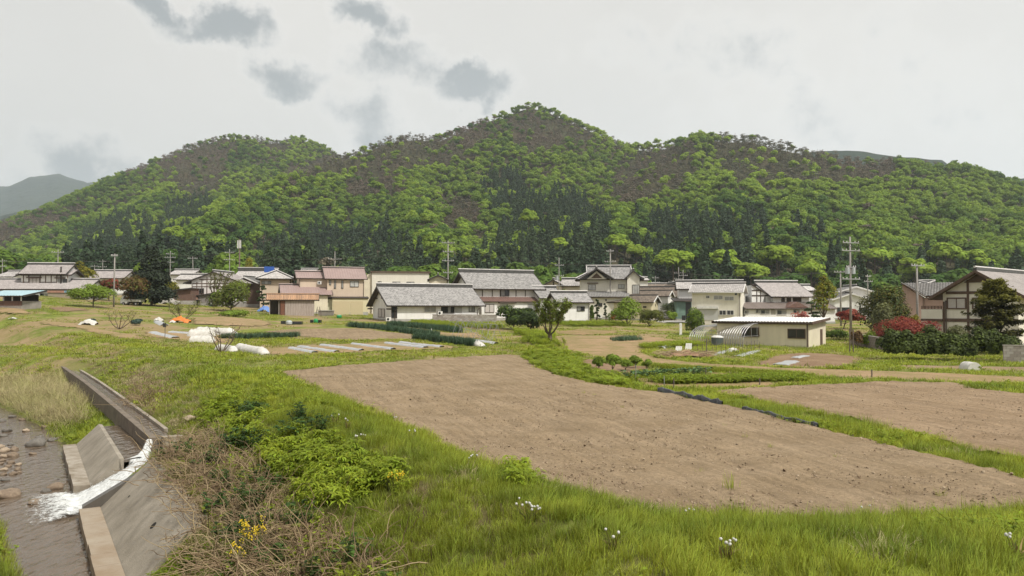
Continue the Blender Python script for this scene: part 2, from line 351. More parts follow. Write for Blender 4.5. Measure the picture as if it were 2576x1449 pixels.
def hill_z(x, y):
    x = np.asarray(x, float); y = np.asarray(y, float); sh = x.shape; x = x.ravel(); y = y.ravel()
    k = 6.0; accv = np.zeros(x.shape)
    wob = vnoise(x, y, 90, 21, 3) * 9 + vnoise(x, y, 28, 31, 2) * 2.5
    for rd in RIDGES:
        bh = np.full(x.shape, -1e9)
        for a, b in zip(rd[:-1], rd[1:]):
            dx, dy = b.x - a.x, b.y - a.y; L2 = dx * dx + dy * dy + 1e-6
            t = np.clip(((x - a.x) * dx + (y - a.y) * dy) / L2, 0, 1)
            d = np.hypot(x - a.x - t * dx, y - a.y - t * dy)
            h = a.z + t * (b.z - a.z) - .56 * d
            bh = np.maximum(bh, h)
        accv += np.exp(np.clip(bh, -60, 600) / k)
    z = k * np.log(accv + 1e-9) - 2
    return (z + wob * ss(8, 60, z)).reshape(sh)
def full_z(x, y):
    b = base_z(x, y) - .2; h = hill_z(x, y)
    return np.where(h > b, b + (h - b) * 1.0, b)

m_hill = M('hill_floor', (.045, .05, .02), (.06, .045, .025), scale=.02, detail=8, rough=.95)
xs = np.arange(-860, 1000, 10.); ys = np.arange(186, 1300, 9.)
X, Y = np.meshgrid(xs, ys); Z = np.maximum(hill_z(X, Y), base_z(X, Y) - 2.5)
def gridfaces(nx, ny):
    i = np.arange(nx - 1); j = np.arange(ny - 1); I, J = np.meshgrid(i, j); a = (J * nx + I).ravel()
    return np.stack([a, a + 1, a + 1 + nx, a + nx], 1)
o = link('hills', npmesh('hills', np.stack([X, Y, Z], -1).reshape(-1, 3), gridfaces(len(xs), len(ys)), m_hill, smooth=True))
tag(o, 'steep wooded hills rising behind the village', 'hills', kind='structure')

# far mountains beyond the left shoulder, and a low dark ridge beyond the right one
m_far = M('far_mountain', (.02, .036, .03), (.035, .052, .035), scale=.004, detail=10, rough=1, bump=12, bscale=.02)
def mountain(name, pts, label, foot, Yd=1400):
    tops = [at(px, py, Yv) for px, py, Yv in pts]
    n = 160; tt = np.linspace(0, 1, n); cum = np.linspace(0, 1, len(tops))
    Xr = np.interp(tt, cum, [p.x for p in tops]); Yr = np.interp(tt, cum, [p.y for p in tops]); Zr = np.interp(tt, cum, [p.z for p in tops])
    rows = []
    for k, u in enumerate(np.linspace(-1, 1, 41)):
        yy = Yr + u * Yd; w = 1 - abs(u) ** 1.15
        zz = foot + (Zr - foot) * w + vnoise(Xr, yy, 420, 3, 4) * 130 * (w * (1 - w)) * 2 + vnoise(Xr, yy, 90, 8, 3) * 16 * (1 - .6 * w)
        rows.append(np.stack([Xr * yy / Yr, yy, zz], -1))
    V = np.concatenate(rows); o = link(name, npmesh(name, V, gridfaces(n, 41), m_far, smooth=True))
    tag(o, label, 'mountain', kind='structure'); return o
mountain('far_mountain', [(-420, 560, 3600), (-200, 500, 3600), (-60, 478, 3600), (20, 466, 3600), (75, 448, 3600), (115, 444, 3600), (150, 437, 3600), (185, 448, 3600), (220, 461, 3600), (255, 456, 3600), (300, 446, 3700), (380, 440, 3800), (480, 450, 3800), (700, 520, 3800)], 'blue hazy mountain far up the valley with a small pointed top', 0)
mountain('far_foothill', [(-420, 610, 1700), (-150, 575, 1700), (0, 545, 1700), (90, 528, 1700), (180, 505, 1750), (260, 486, 1800), (360, 475, 1850), (520, 540, 1900)], 'pale green foothill below the blue mountain', 0, 520)
mountain('far_ridge', [(1900, 420, 1250), (2060, 380, 1250), (2130, 380, 1250), (2200, 387, 1250), (2300, 392, 1250), (2370, 399, 1250), (2400, 420, 1260), (2500, 455, 1270), (2576, 452, 1300), (2680, 458, 1320), (2800, 480, 1350)], 'dark green ridge peeping over the crest of the right hill', 0, 260)

# ------------------------------------------------------------ ground sheet
def axis(parts):
    out = []
    for a, b, s_ in parts: out += list(np.arange(a, b, s_))
    out.append(parts[-1][1]); return np.array(out)
xs = axis([(-420, -140, 12), (-140, -56, 2.5), (-56, -30, .8), (-30, 14, .3), (14, 60, .9), (60, 140, 3), (140, 520, 14)])
ys = axis([(-60, 4, 8), (4, 40, .3), (40, 76, .6), (76, 170, 1.6), (170, 330, 8)])
X, Y = np.meshgrid(xs, ys); Z = gz(X, Y); S = toe_s(X, Y); U = S - np.interp(Y, SCY, SCS)
bed = (1 - ss(-.2, .6, S)).ravel()
slope = (ss(.3, 1.6, U) * (1 - ss(2.2, 5.0, U)) * (Y < 62)).ravel()
dry = (ss(50, 64, Y) * .95).ravel()
def ground_mat():
    m = bpy.data.materials.new('ground'); m.use_nodes = True; nt = m.node_tree; L = nt.links; b = nt.nodes['Principled BSDF']
    t = nd(nt, 'ShaderNodeTexCoord')
    def noise(s_, d=5, r=.6):
        n = nd(nt, 'ShaderNodeTexNoise'); n.inputs['Scale'].default_value = s_; n.inputs['Detail'].default_value = d; n.inputs['Roughness'].default_value = r; L.new(t.outputs['Object'], n.inputs['Vector']); return n.outputs[0]
    def ramp(v, a, b_):
        r = nd(nt, 'ShaderNodeMapRange', interpolation_type='SMOOTHSTEP'); r.inputs[1].default_value = a; r.inputs[2].default_value = b_; L.new(v, r.inputs[0]); return r.outputs[0]
    def mix(f, a, b_):
        x = nd(nt, 'ShaderNodeMix', data_type='RGBA')
        if hasattr(f, 'links'): L.new(f, x.inputs[0])
        else: x.inputs[0].default_value = f
        for i, v in ((6, a), (7, b_)):
            if hasattr(v, 'links'): L.new(v, x.inputs[i])
            else: x.inputs[i].default_value = (*v, 1)
        return x.outputs[2]
    def attr(n): a = nd(nt, 'ShaderNodeAttribute', attribute_name=n); return a.outputs['Fac']
    def mul(a, b_):
        x = nd(nt, 'ShaderNodeMath', operation='MULTIPLY'); L.new(a, x.inputs[0])
        if hasattr(b_, 'links'): L.new(b_, x.inputs[1])
        else: x.inputs[1].default_value = b_
        return x.outputs[0]
    g = mix(ramp(noise(.35, 6), .4, .62), (.13, .165, .03), (.20, .235, .045))
    g = mix(ramp(noise(3.0, 5), .45, .7), g, (.10, .12, .025))
    d = mix(ramp(noise(.7, 7), .42, .6), (.25, .19, .095), (.29, .21, .125))
    dn = mul(ramp(noise(.16, 8, .7), .41, .55), attr('dry'))
    c = mix(dn, g, d)
    c = mix(mul(attr('slope'), ramp(noise(.9, 6), .35, .6)), c, (.12, .085, .05))
    bedc = mix(ramp(noise(6, 4), .4, .6), (.10, .075, .052), (.2, .155, .11))
    c = mix(attr('bed'), c, bedc)
    L.new(c, b.inputs['Base Color']); b.inputs['Roughness'].default_value = .95; b.inputs['Specular IOR Level'].default_value = .1
    bp = nd(nt, 'ShaderNodeBump'); bp.inputs['Distance'].default_value = .05; L.new(noise(5, 6), bp.inputs['Height']); L.new(bp.outputs[0], b.inputs['Normal'])
    return m
o = link('ground', npmesh('ground', np.stack([X, Y, Z], -1).reshape(-1, 3), gridfaces(len(xs), len(ys)), ground_mat(), {'bed': ('POINT', bed), 'slope': ('POINT', slope), 'dry': ('POINT', dry)}, smooth=True))
tag(o, 'grassy valley floor sloping down from the village to the stream', 'ground', kind='structure')

# ------------------------------------------------------------ soil sheets
def inpoly(x, y, poly):
    x = np.asarray(x); y = np.asarray(y); ins = np.zeros(x.shape, bool); n = len(poly)
    for i in range(n):
        x1, y1 = poly[i]; x2, y2 = poly[(i + 1) % n]
        c = ((y1 > y) != (y2 > y)) & (x < (x2 - x1) * (y - y1) / (y2 - y1 + 1e-12) + x1); ins ^= c
    return ins
def polydist(x, y, poly):
    d = np.full(np.shape(x), 1e9); n = len(poly)
    for i in range(n):
        x1, y1 = poly[i]; x2, y2 = poly[(i + 1) % n]; dx, dy = x2 - x1, y2 - y1
        t = np.clip(((x - x1) * dx + (y - y1) * dy) / (dx * dx + dy * dy + 1e-9), 0, 1); d = np.minimum(d, np.hypot(x - x1 - t * dx, y - y1 - t * dy))
    return np.where(inpoly(x, y, poly), d, -d)
SOIL = []
def soil_mat(name, a, b_, furrow=None, bumpd=.05):
    if name in MATS: return MATS[name]
    m = M(name, a, b_, scale=.5, detail=9, rough=.95, spec=.1, contrast=(.38, .62)); nt = m.node_tree; L = nt.links; b = nt.nodes['Principled BSDF']
    t = nd(nt, 'ShaderNodeTexCoord'); n = nd(nt, 'ShaderNodeTexNoise'); n.inputs['Scale'].default_value = 9; n.inputs['Detail'].default_value = 8; n.inputs['Roughness'].default_value = .72; L.new(t.outputs['Object'], n.inputs['Vector'])
    # small lighter and darker crumbs
    old = b.inputs['Base Color'].links[0].from_socket; hs = nd(nt, 'ShaderNodeHueSaturation'); r = nd(nt, 'ShaderNodeMapRange'); r.inputs[1].default_value = .3; r.inputs[2].default_value = .7; r.inputs[3].default_value = .72; r.inputs[4].default_value = 1.28
    L.new(n.outputs[0], r.inputs[0]); L.new(r.outputs[0], hs.inputs['Value']); L.new(old, hs.inputs['Color']); L.new(hs.outputs[0], b.inputs['Base Color'])
    if furrow is not None:      # tractor lines: paler and darker bands along the furrows
        mp = nd(nt, 'ShaderNodeMapping', vector_type='TEXTURE'); mp.inputs['Rotation'].default_value = (0, 0, furrow); mp.inputs['Scale'].default_value = (18, 1, 1); L.new(t.outputs['Object'], mp.inputs[0])
        n5 = nd(nt, 'ShaderNodeTexNoise'); n5.inputs['Scale'].default_value = 4.5; n5.inputs['Detail'].default_value = 5; L.new(mp.outputs[0], n5.inputs['Vector'])
        h2 = nd(nt, 'ShaderNodeHueSaturation'); r5 = nd(nt, 'ShaderNodeMapRange'); r5.inputs[1].default_value = .35; r5.inputs[2].default_value = .65; r5.inputs[3].default_value = .84; r5.inputs[4].default_value = 1.08; L.new(n5.outputs[0], r5.inputs[0]); L.new(r5.outputs[0], h2.inputs['Value']); L.new(hs.outputs[0], h2.inputs['Color']); L.new(h2.outputs[0], b.inputs['Base Color'])
    bp = nd(nt, 'ShaderNodeBump'); bp.inputs['Distance'].default_value = bumpd; L.new(n.outputs[0], bp.inputs['Height']); L.new(bp.outputs[0], b.inputs['Normal'])
    return m
def sheet(name, label, cat, poly, mat, step=.5, lift=.05, rag=.35, world=False, disp=None, kind='structure'):
    W = [(p[0], p[1]) for p in poly] if world else [tuple(hit(*p).xy) for p in poly]
    x0, x1 = min(p[0] for p in W), max(p[0] for p in W); y0, y1 = min(p[1] for p in W), max(p[1] for p in W)
    gx = np.arange(x0 - 1, x1 + 1, step); gy = np.arange(y0 - 1, y1 + 1, step); nx, ny = len(gx), len(gy)
    X, Y = np.meshgrid(gx, gy); d = polydist(X + step / 2, Y + step / 2, W) + rag * vnoise(X, Y, 1.3, 41, 3)
    keep = (d[:-1, :-1] > 0).ravel(); fs = gridfaces(nx, ny)[keep]
    used = np.unique(fs); re = np.full(nx * ny, -1); re[used] = np.arange(len(used))
    xx = X.ravel()[used]; yy = Y.ravel()[used]; zz = gz(xx, yy) + lift
    if disp is not None: zz = zz + disp(xx, yy)
    dd = polydist(xx, yy, W); zz = zz - .05 * (1 - ss(-.2, .5, dd))
    o = link(name, npmesh(name, np.stack([xx, yy, zz], -1), re[fs], mat, smooth=True)); tag(o, label, cat, kind=kind)
    SOIL.append(W); return o
m_soil = soil_mat('tilled_soil', (.228, .169, .105), (.28, .212, .138), R(-73))
m_soil2 = soil_mat('tilled_soil_warm', (.24, .172, .108), (.288, .212, .138), R(-73))
m_dry = soil_mat('dry_plot', (.29, .20, .11), (.19, .165, .06))
m_dark = soil_mat('turned_earth', (.20, .132, .082), (.25, .175, .11))
m_track = soil_mat('dirt_track', (.33, .228, .138), (.23, .185, .085))
def furrows(ang, per, amp):
    c, s_ = math.cos(ang), math.sin(ang)
    return lambda x, y: amp * np.sin((x * -s_ + y * c + .5 * vnoise(x, y, 7, 2)) * 2 * math.pi / per) + .06 * vnoise(x, y, .5, 77, 3) + .05 * vnoise(x, y, 2.2, 78, 2)
MAIN = [(705, 938), (850, 921), (1000, 911), (1150, 901), (1285, 893), (1312, 897), (1345, 920), (1400, 946), (1480, 963), (1560, 976), (1640, 988), (1750, 1006), (1900, 1040), (2100, 1088), (2330, 1145), (2576, 1205), (2800, 1262), (2800, 1292), (2576, 1290), (2300, 1308), (2000, 1312), (1800, 1304), (1650, 1288), (1500, 1252), (1350, 1213), (1200, 1160), (1100, 1112), (1000, 1068), (920, 1035), (850, 1005), (780, 972)]
sheet('field', 'wide bare tilled field beside the grassy stream bank', 'field', MAIN, m_soil, step=.22, lift=.09, disp=furrows(R(-73), .5, .009))
sheet('field', 'bare tilled field beyond the grass strip with black edging', 'field', [(1785, 987), (1900, 978), (2050, 970), (2200, 962), (2410, 966), (2440, 976), (2576, 993), (2900, 1020), (2900, 1240), (2576, 1160), (2400, 1120), (2200, 1072), (2000, 1027), (1880, 1003)], m_soil2, step=.3, lift=.09, disp=furrows(R(-73), .5, .009))
zz = lambda n, L: [q(n, *p) for p in L]
sheet('dirt_track', 'pale dirt track curving from the fruit tree towards the right hedge', 'track', zz(16, [(40, 130), (300, 102), (900, 107), (1280, 150), (1000, 165), (850, 215), (860, 270), (1000, 310), (1130, 330), (1500, 368), (1900, 388), (2100, 400), (2576, 420), (3300, 440), (3700, 452), (4600, 500), (4600, 560), (3700, 530), (3300, 515), (2576, 492), (2200, 462), (1800, 434), (1450, 412), (1000, 385), (900, 345), (700, 332), (400, 290), (250, 262), (120, 222)]), m_track, step=.35)
sheet('vegetable_plot', 'straw coloured vegetable plot between the track and the tilled field', 'plot', zz(16, [(760, 500), (1100, 500), (1450, 478), (1500, 440), (1900, 478), (2350, 498), (2400, 545), (1950, 578), (1300, 605), (900, 585)]), m_dry, step=.3)
sheet('earth_mound', 'reddish earth around the row of leafy bushes', 'earth', zz(16, [(265, 355), (330, 318), (420, 325), (700, 380), (960, 395), (900, 430), (760, 460), (480, 452), (350, 420)]), m_dark, step=.25)
sheet('turned_plot', 'turned brown plot beside the pipe trellis', 'plot', zz(16, [(1900, 372), (2080, 295), (2300, 265), (2600, 270), (2900, 300), (2850, 390), (2576, 405), (2300, 398), (2100, 390)]), m_dark, step=.35)
sheet('bare_strip', 'narrow bare strip before the dark hedge', 'soil strip', zz(11, [(1960, 198), (2250, 203), (2900, 215), (2900, 236), (2300, 226), (1990, 214)]), m_soil2, step=.4)
sheet('onion_plot', 'brown plot between the onion rows and the mulched beds', 'plot', [(660, 834), (760, 829), (865, 826), (950, 833), (1039, 843), (1045, 853), (942, 856), (843, 856), (754, 846)], m_soil, step=.6, lift=.08)
sheet('mulched_plot', 'sandy plot with silver mulch strips', 'plot', [(640, 884), (690, 878), (754, 873), (889, 865), (983, 861), (1109, 868), (1160, 875), (1063, 881), (916, 885), (835, 890), (754, 892), (690, 894)], m_track, step=.5, lift=.08)
sheet('sandy_plot', 'sandy plot around the white row tunnels', 'plot', zz(8, [(-60, 470), (250, 480), (480, 480), (1200, 520), (1000, 620), (500, 610), (230, 565), (-60, 540)]), m_track, step=.5, lift=.08)
sheet('dry_strip', 'dry tan strip in front of the big green bush', 'soil strip', [(487, 800), (560, 797), (651, 805), (690, 818), (640, 822), (575, 821), (487, 817)], m_track, step=.7, lift=.1)
sheet('bank_path', 'worn dirt path along the top of the stream bank', 'path', zz(1, [(580, 1155), (1040, 1150), (1200, 1195), (1700, 1285), (2000, 1335), (2200, 1400), (1700, 1362), (1400, 1302), (1150, 1225), (800, 1192)]), m_track, step=.5, lift=.08)
sheet('sandy_patch', 'sandy patch beside the blue roofed shed', 'sand', zz(1, [(-200, 960), (330, 950), (470, 1012), (300, 1020), (-200, 1015)]), m_track, step=.6, lift=.1)
sheet('turned_strip', 'brown turned strip below the bright green tree', 'soil strip', zz(1, [(690, 930), (1000, 918), (1320, 962), (950, 988)]), m_dark, step=.6, lift=.1)
sheet('leafy_mulch', 'strip of dry leaves behind the fruit tree', 'leaf litter', zz(5, [(1070, 990), (1350, 958), (1830, 978), (1830, 1022), (1400, 1034), (1080, 1022)]), m_dry, step=.5, lift=.08)
sheet('sandy_path', 'sandy path between the two onion rows', 'path', zz(4, [(540, 1242), (900, 1262), (1300, 1300), (1500, 1335), (1800, 1348), (2200, 1335), (2300, 1390), (2150, 1447), (1700, 1445), (1400, 1385), (1230, 1320), (900, 1290)]), m_track, step=.5, lift=.08)
sheet('house_road', 'concrete lane in front of the beige house with the shutter', 'road', zz(6, [(80, 850), (480, 850), (870, 862), (860, 900), (640, 885), (400, 872), (100, 872)]), M('concrete_lane', (.42, .40, .37), scale=.8), step=.6, lift=.1)
SOILN = len(SOIL)
# ------------------------------------------------------------ foliage meshes
def quads(C, N, size, rg, aspect=1.0, tang=None):
    n = len(C); N = N / (np.linalg.norm(N, axis=1, keepdims=True) + 1e-9)
    r = rg.normal(size=(n, 3)) if tang is None else tang
    t = np.cross(N, r); t /= np.linalg.norm(t, axis=1, keepdims=True) + 1e-9; b = np.cross(N, t)
    sz = np.asarray(size).reshape(-1, 1) * np.ones((n, 1)); a = t * sz * .5; b = b * sz * .5 * aspect
    k = rg.uniform(.55, 1.0, (n, 4, 1))
    V = np.stack([C - a * k[:, 0] * 1.1, C - b * k[:, 1], C + a * k[:, 2] * 1.1, C + b * k[:, 3]], 1).reshape(-1, 3)
    return V, np.arange(4 * n).reshape(-1, 4)
class NB:   # numpy mesh collector of quads
    def __init__(self): self.V = []; self.F = []; self.c = []; self.m = []; self.n = 0; self.N = []
    def add(self, V, Fq, c, mi=0, N=None):
        self.N.append(np.zeros((len(V), 3)) if N is None else np.repeat(N, len(V) // len(N), 0))
        self.V.append(V); self.F.append(Fq + self.n); self.n += len(V); self.c.append(np.broadcast_to(c, (len(Fq),))); self.m.append(np.full(len(Fq), mi))
    def tubes(self, pts, rad, n=5, mi=1, c=.5):
        mb = MB(); mb.tube(pts, rad, n, cap=False); self.add(np.array([tuple(v) for v in mb.v]), np.array(mb.f), c, mi)
    def mesh(self, name, mats):
        me = npmesh(name, np.concatenate(self.V), np.concatenate(self.F), mats, {'v': ('FACE', np.concatenate(self.c))})
        me.polygons.foreach_set('material_index', np.concatenate(self.m).astype(np.int32))
        N = np.concatenate(self.N)
        if np.abs(N).sum() > 0 and len(N) == len(me.vertices):      # soft clump normals, as a leaf cluster has
            me.polygons.foreach_set('use_smooth', np.ones(len(me.polygons), bool)); N = N / np.maximum(np.linalg.norm(N, axis=1, keepdims=True), 1e-6); me.normals_split_custom_set_from_vertices(N.tolist())
        return me
def crown_pts(rg, n, rx, ry, rz, blobs=10, br=.42, flat=.92):
    B = rg.normal(size=(blobs, 3)); B /= np.linalg.norm(B, axis=1, keepdims=True); B *= rg.uniform(.35, .72, (blobs, 1)); B[:, 2] = np.where(B[:, 2] < -.3, -B[:, 2] * .6, B[:, 2])
    rad = br * rg.uniform(.7, 1.15, blobs)
    w = rad ** 2; k = rg.choice(blobs, n, p=w / w.sum())
    D = rg.normal(size=(n, 3)); D /= np.linalg.norm(D, axis=1, keepdims=True); D[:, 2] = np.where(D[:, 2] < -.35, -D[:, 2], D[:, 2])
    P = B[k] + D * (rad[k] * rg.uniform(.72, 1.06, n))[:, None] * np.array([1, 1, flat])
    nrm = D + rg.normal(size=(n, 3)) * .36; nrm[:, 2] += .45
    soft = D * .75 + P * .55 + nrm * .25; soft[:, 2] += .2
    return P * np.array([rx, ry, rz]), nrm, k, soft
def broad_crown(nb, rg, n, c, rx, ry, rz, leaf, blobs=11, mi=0, br=.42):
    P, Nn, k, sf = crown_pts(rg, n, rx, ry, rz, blobs, br)
    V, Fq = quads(P + np.array(c), Nn, leaf * rg.uniform(.6, 1.3, n), rg)
    bc = rg.uniform(.2, .8, blobs)
    nb.add(V, Fq, np.clip(bc[k] * .55 + rg.uniform(0, 1, n) * .45, 0, 1), mi, sf)
def cedar_crown(nb, rg, n, h, r, leaf, mi=0, z0=.12, power=.9):
    t = 1 - np.sqrt(rg.uniform(0, 1, n)) ; t = z0 + (1 - z0) * t; a = rg.uniform(0, 2 * math.pi, n)
    lay = .75 + .25 * np.cos(t * 26 + rg.normal(size=n) * .6) + rg.normal(size=n) * .08 + .15 * np.sin(a * 3 + t * 9)
    rr = r * np.power(np.clip(1 - t, 0.01, 1), power) * lay * np.sqrt(rg.uniform(.45, 1, n)) + .06 * r
    P = np.stack([rr * np.cos(a), rr * np.sin(a), h * t + rg.normal(size=n) * .02 * h - rr * .12], 1)
    Nn = np.stack([np.cos(a) * .7, np.sin(a) * .7, np.full(n, .8)], 1) + rg.normal(size=(n, 3)) * .45
    V, Fq = quads(P, Nn, leaf * rg.uniform(.6, 1.3, n), rg)
    nb.add(V, Fq, rg.uniform(0, 1, n), mi, Nn * np.array([1, 1, .9]))
def limb_paths(rg, h, spread, nlimb, start=.3, wob=.08):
    out = []
    for i in range(nlimb):
        a = 2 * math.pi * (i + rg.uniform(-.3, .3)) / nlimb; z0 = h * rg.uniform(start, start + .25); r = spread * rg.uniform(.55, 1); z1 = min(h * .97, z0 + h * rg.uniform(.25, .55))
        p = []
        for t in np.linspace(0, 1, 5):
            p.append((r * t ** .8 * math.cos(a) + rg.normal() * wob * t, r * t ** .8 * math.sin(a) + rg.normal() * wob * t, z0 + (z1 - z0) * t ** 1.2))
        out.append(p)
    return out
bark = M('bark', (.10, .075, .055), (.16, .125, .095), scale=6, stretch=(1, 1, .3), rough=.95, bump=.02)
bark_red = M('pine_bark', (.13, .085, .06), (.18, .14, .11), scale=6, stretch=(1, 1, .3), rough=.95)
L_forest = MLEAF('forest_leaves', (.07, .14, .026), (.29, .405, .048), trans=.38, vamt=.3)
L_pine = MLEAF('pine_needles', (.20, .148, .122), (.125, .125, .075), trans=.12, vamt=.4)
L_cedar = MLEAF('cedar_needles', (.034, .06, .03), (.062, .095, .042), trans=.15, vamt=.25)

# far forest prototypes: trunk and crown in one mesh, standing on the hill
def proto_broad(seed, n, h=10.5, r=4.8, leaf=1.05):
    rg = np.random.default_rng(seed); nb = NB()
    nb.tubes([(0, 0, -1), (.1, 0, h * .35), (0, .1, h * .7)], [.22, .18, .1])
    for p in limb_paths(rg, h * .8, r * .6, 3, .3): nb.tubes(p, [.12, .1, .08, .05, .03], 4)
    broad_crown(nb, rg, n, (0, 0, h * .60), r, r * rg.uniform(.85, 1.1), h * .42, leaf, blobs=int(rg.integers(13, 20)), br=.36)
    return nb
def proto_pine(seed, n, h=10.5, r=3.5, leaf=.8):
    rg = np.random.default_rng(seed); nb = NB(); lx, ly = rg.normal(size=2) * .5
    nb.tubes([(0, 0, -1), (lx * .5, ly * .5, h * .5), (lx, ly, h * .96)], [.2, .15, .05], mi=1)
    for k in range(9):
        t = rg.uniform(.25, .96); a = rg.uniform(0, 6.28); rr = r * (1.25 - t) * rg.uniform(.3, 1)
        c = (lx * t + rr * math.cos(a), ly * t + rr * math.sin(a), h * t)
        nb.tubes([(lx * t, ly * t, h * t - .4), c], [.07, .03], 4)
        P, Nn, kk, sf = crown_pts(rg, n // 9, r * .62, r * .62, r * .34, 4, .5)
        V, Fq = quads(P + np.array(c), Nn, leaf * rg.uniform(.5, 1.2, len(P)), rg, .7); nb.add(V, Fq, rg.uniform(0, 1, len(Fq)), 0, sf)
    return nb
def proto_cedar(seed, n, h=15, r=3.4, leaf=1.0):
    rg = np.random.default_rng(seed); nb = NB(); nb.tubes([(0, 0, -1), (0, 0, h * .9)], [.25, .05])
    cedar_crown(nb, rg, n, h, r * rg.uniform(.85, 1.2), leaf, power=rg.uniform(.75, 1.0)); return nb
FB = [proto_broad(100 + i, 900).mesh('broadleaf_tree', [L_forest, bark]) for i in range(7)]
FP = [proto_pine(200 + i, 540).mesh('red_pine', [L_pine, bark_red]) for i in range(6)]
FC = [proto_cedar(300 + i, 800).mesh('cedar', [L_cedar, bark]) for i in range(5)]

PINE = [zz(12, [(790, 310), (830, 240), (960, 190), (1090, 150), (1160, 165), (1200, 230), (1130, 300), (1150, 400), (1060, 470), (940, 510), (880, 430), (810, 390)]),
        zz(12, [(-50, 620), (250, 560), (420, 505), (440, 560), (300, 620), (120, 690), (-50, 720)]), zz(12, [(580, 380), (700, 310), (760, 290), (760, 350), (640, 385)]),
        zz(12, [(1180, 150), (1380, 165), (1470, 210), (1440, 280), (1350, 240), (1230, 200)]),
        [(700, 455), (730, 420), (780, 400), (850, 370), (960, 340), (1140, 325), (1205, 345), (1165, 405), (1080, 425), (1020, 440), (1005, 490), (870, 505), (850, 470), (935, 425), (900, 425), (830, 445)],
        [(1140, 330), (1170, 290), (1245, 275), (1250, 330), (1200, 360)], [(1280, 300), (1330, 290), (1420, 300), (1480, 320), (1500, 345), (1440, 370), (1330, 380), (1290, 350)],
        zz(13, [(560, 260), (700, 230), (930, 220), (930, 380), (720, 530), (480, 530), (440, 470), (560, 330)]),
        zz(13, [(1030, 140), (1400, 165), (1480, 230), (1700, 275), (1950, 300), (1900, 400), (1700, 420), (1500, 425), (1300, 420), (1200, 400), (1130, 470), (1060, 350)]),
        [(1090, 497), (1200, 500), (1210, 560), (1120, 575)], zz(13, [(430, 170), (640, 180), (680, 205), (540, 245)]), zz(13, [(1560, 240), (2170, 290), (2200, 330), (1900, 330), (1600, 300)])]
CEDAR = [[(195, 600), (250, 560), (330, 545), (420, 570), (470, 620), (480, 720), (180, 720), (150, 690)], [(405, 540), (430, 500), (520, 490), (530, 540), (470, 580)],
         [(640, 640), (700, 600), (830, 590), (960, 580), (1010, 620), (1060, 650), (1060, 720), (640, 720)], [(1205, 440), (1250, 425), (1325, 440), (1330, 520), (1225, 540)],
         [(1290, 530), (1440, 480), (1530, 560), (1540, 720), (1230, 720), (1220, 640)], zz(13, [(620, 640), (750, 560), (900, 600), (1100, 600), (1250, 560), (1300, 700), (1200, 780), (1230, 900), (480, 900), (600, 760)]),
         [(1990, 560), (2060, 600), (2080, 640), (2010, 620)]]
BRIGHT = [(1693, 668, 1.35), (1550, 612, 1.0), (1955, 645, 1.15), (1330, 548, 1.0), (1410, 620, 1.0), (437, 592, 1.0), (625, 672, .8), (1600, 640, 1), (1820, 660, 1.2), (1890, 690, 1.1), (760, 640, 1.0), (1180, 640, 1.0), (2040, 690, 1.1), (2200, 650, 1.2), (2300, 690, 1.3), (2450, 660, 1.3), (2380, 640, 1.2)]
sp = 6.5
gx = np.arange(-800, 960, sp); gy = np.arange(214, 1130, sp); X, Y = np.meshgrid(gx, gy)
X = X + rng.uniform(-.42, .42, X.shape) * sp; Y = Y + rng.uniform(-.42, .42, X.shape) * sp
X = X.ravel(); Y = Y.ravel(); HZl = hill_z(X, Y); BZ = base_z(X, Y); Zt = np.maximum(HZl, BZ)
keep = (HZl > BZ + 1.0) | ((Y > 226) & (Y < 420)); X, Y, Zt = X[keep], Y[keep], Zt[keep]
PX, PY = projn(X, Y, Zt + 10); keep = (PX > -160) & (PX < 2740) & (PY < 800)
X, Y, Zt, PX, PY = X[keep], Y[keep], Zt[keep], PX[keep], PY[keep]
# drop trees well behind a crest
order = np.argsort(Y); X, Y, Zt, PX, PY = X[order], Y[order], Zt[order], PX[order], PY[order]
gpx, gpy = projn(X, Y, Zt + 4); runmin = np.full(300, 9999.); vis = np.zeros(len(X), bool)
for i in range(len(X)):
    b = int((PX[i] + 200) / 10)
    lo, hi_ = max(b - 1, 0), b + 2
    vis[i] = PY[i] < runmin[lo:hi_].max() + 9
    runmin[b] = min(runmin[b], gpy[i])
X, Y, Zt, PX, PY = X[vis], Y[vis], Zt[vis], PX[vis], PY[vis]
cpx, cpy = projn(X, Y, Zt + 5)
jx = cpx + rng.normal(size=len(X)) * 7; jy = cpy + rng.normal(size=len(X)) * 7
typ = np.zeros(len(X), int)
for P in PINE: typ[inpoly(jx, jy, P) & (rng.uniform(size=len(X)) < .86)] = 1
for P in CEDAR: typ[inpoly(jx, jy, P) & (rng.uniform(size=len(X)) < .82)] = 2
low = (Y < 330) & (typ == 0) & (rng.uniform(size=len(X)) < .38) & (cpx > 480); typ[low] = 2
typ[(typ == 0) & (rng.uniform(size=len(X)) < .035)] = 1
h = rng.uniform(.66, 1.3, len(X)); wv = rng.uniform(.88, 1.2, len(X))
reg = vnoise(X, Y, 120, 51, 3); tint = np.clip(.56 + reg * .85 + rng.normal(size=len(X)) * .22, 0, 1)
tint = np.where(cpx > 2050, tint * .75, tint)
h = h * np.interp(Y, [320, 850], [1.0, .74]); scl = np.stack([h * wv, h * wv, h], 1); scl[typ == 2] *= np.array([1, 1, 1.05]); scl[typ == 0] *= 1.06
idx = np.where(typ == 0, rng.integers(0, 7, len(X)), np.where(typ == 1, 7 + rng.integers(0, 6, len(X)), 13 + rng.integers(0, 5, len(X))))
rot = np.stack([rng.normal(size=len(X)) * .05, rng.normal(size=len(X)) * .05, rng.uniform(0, 6.28, len(X))], 1)
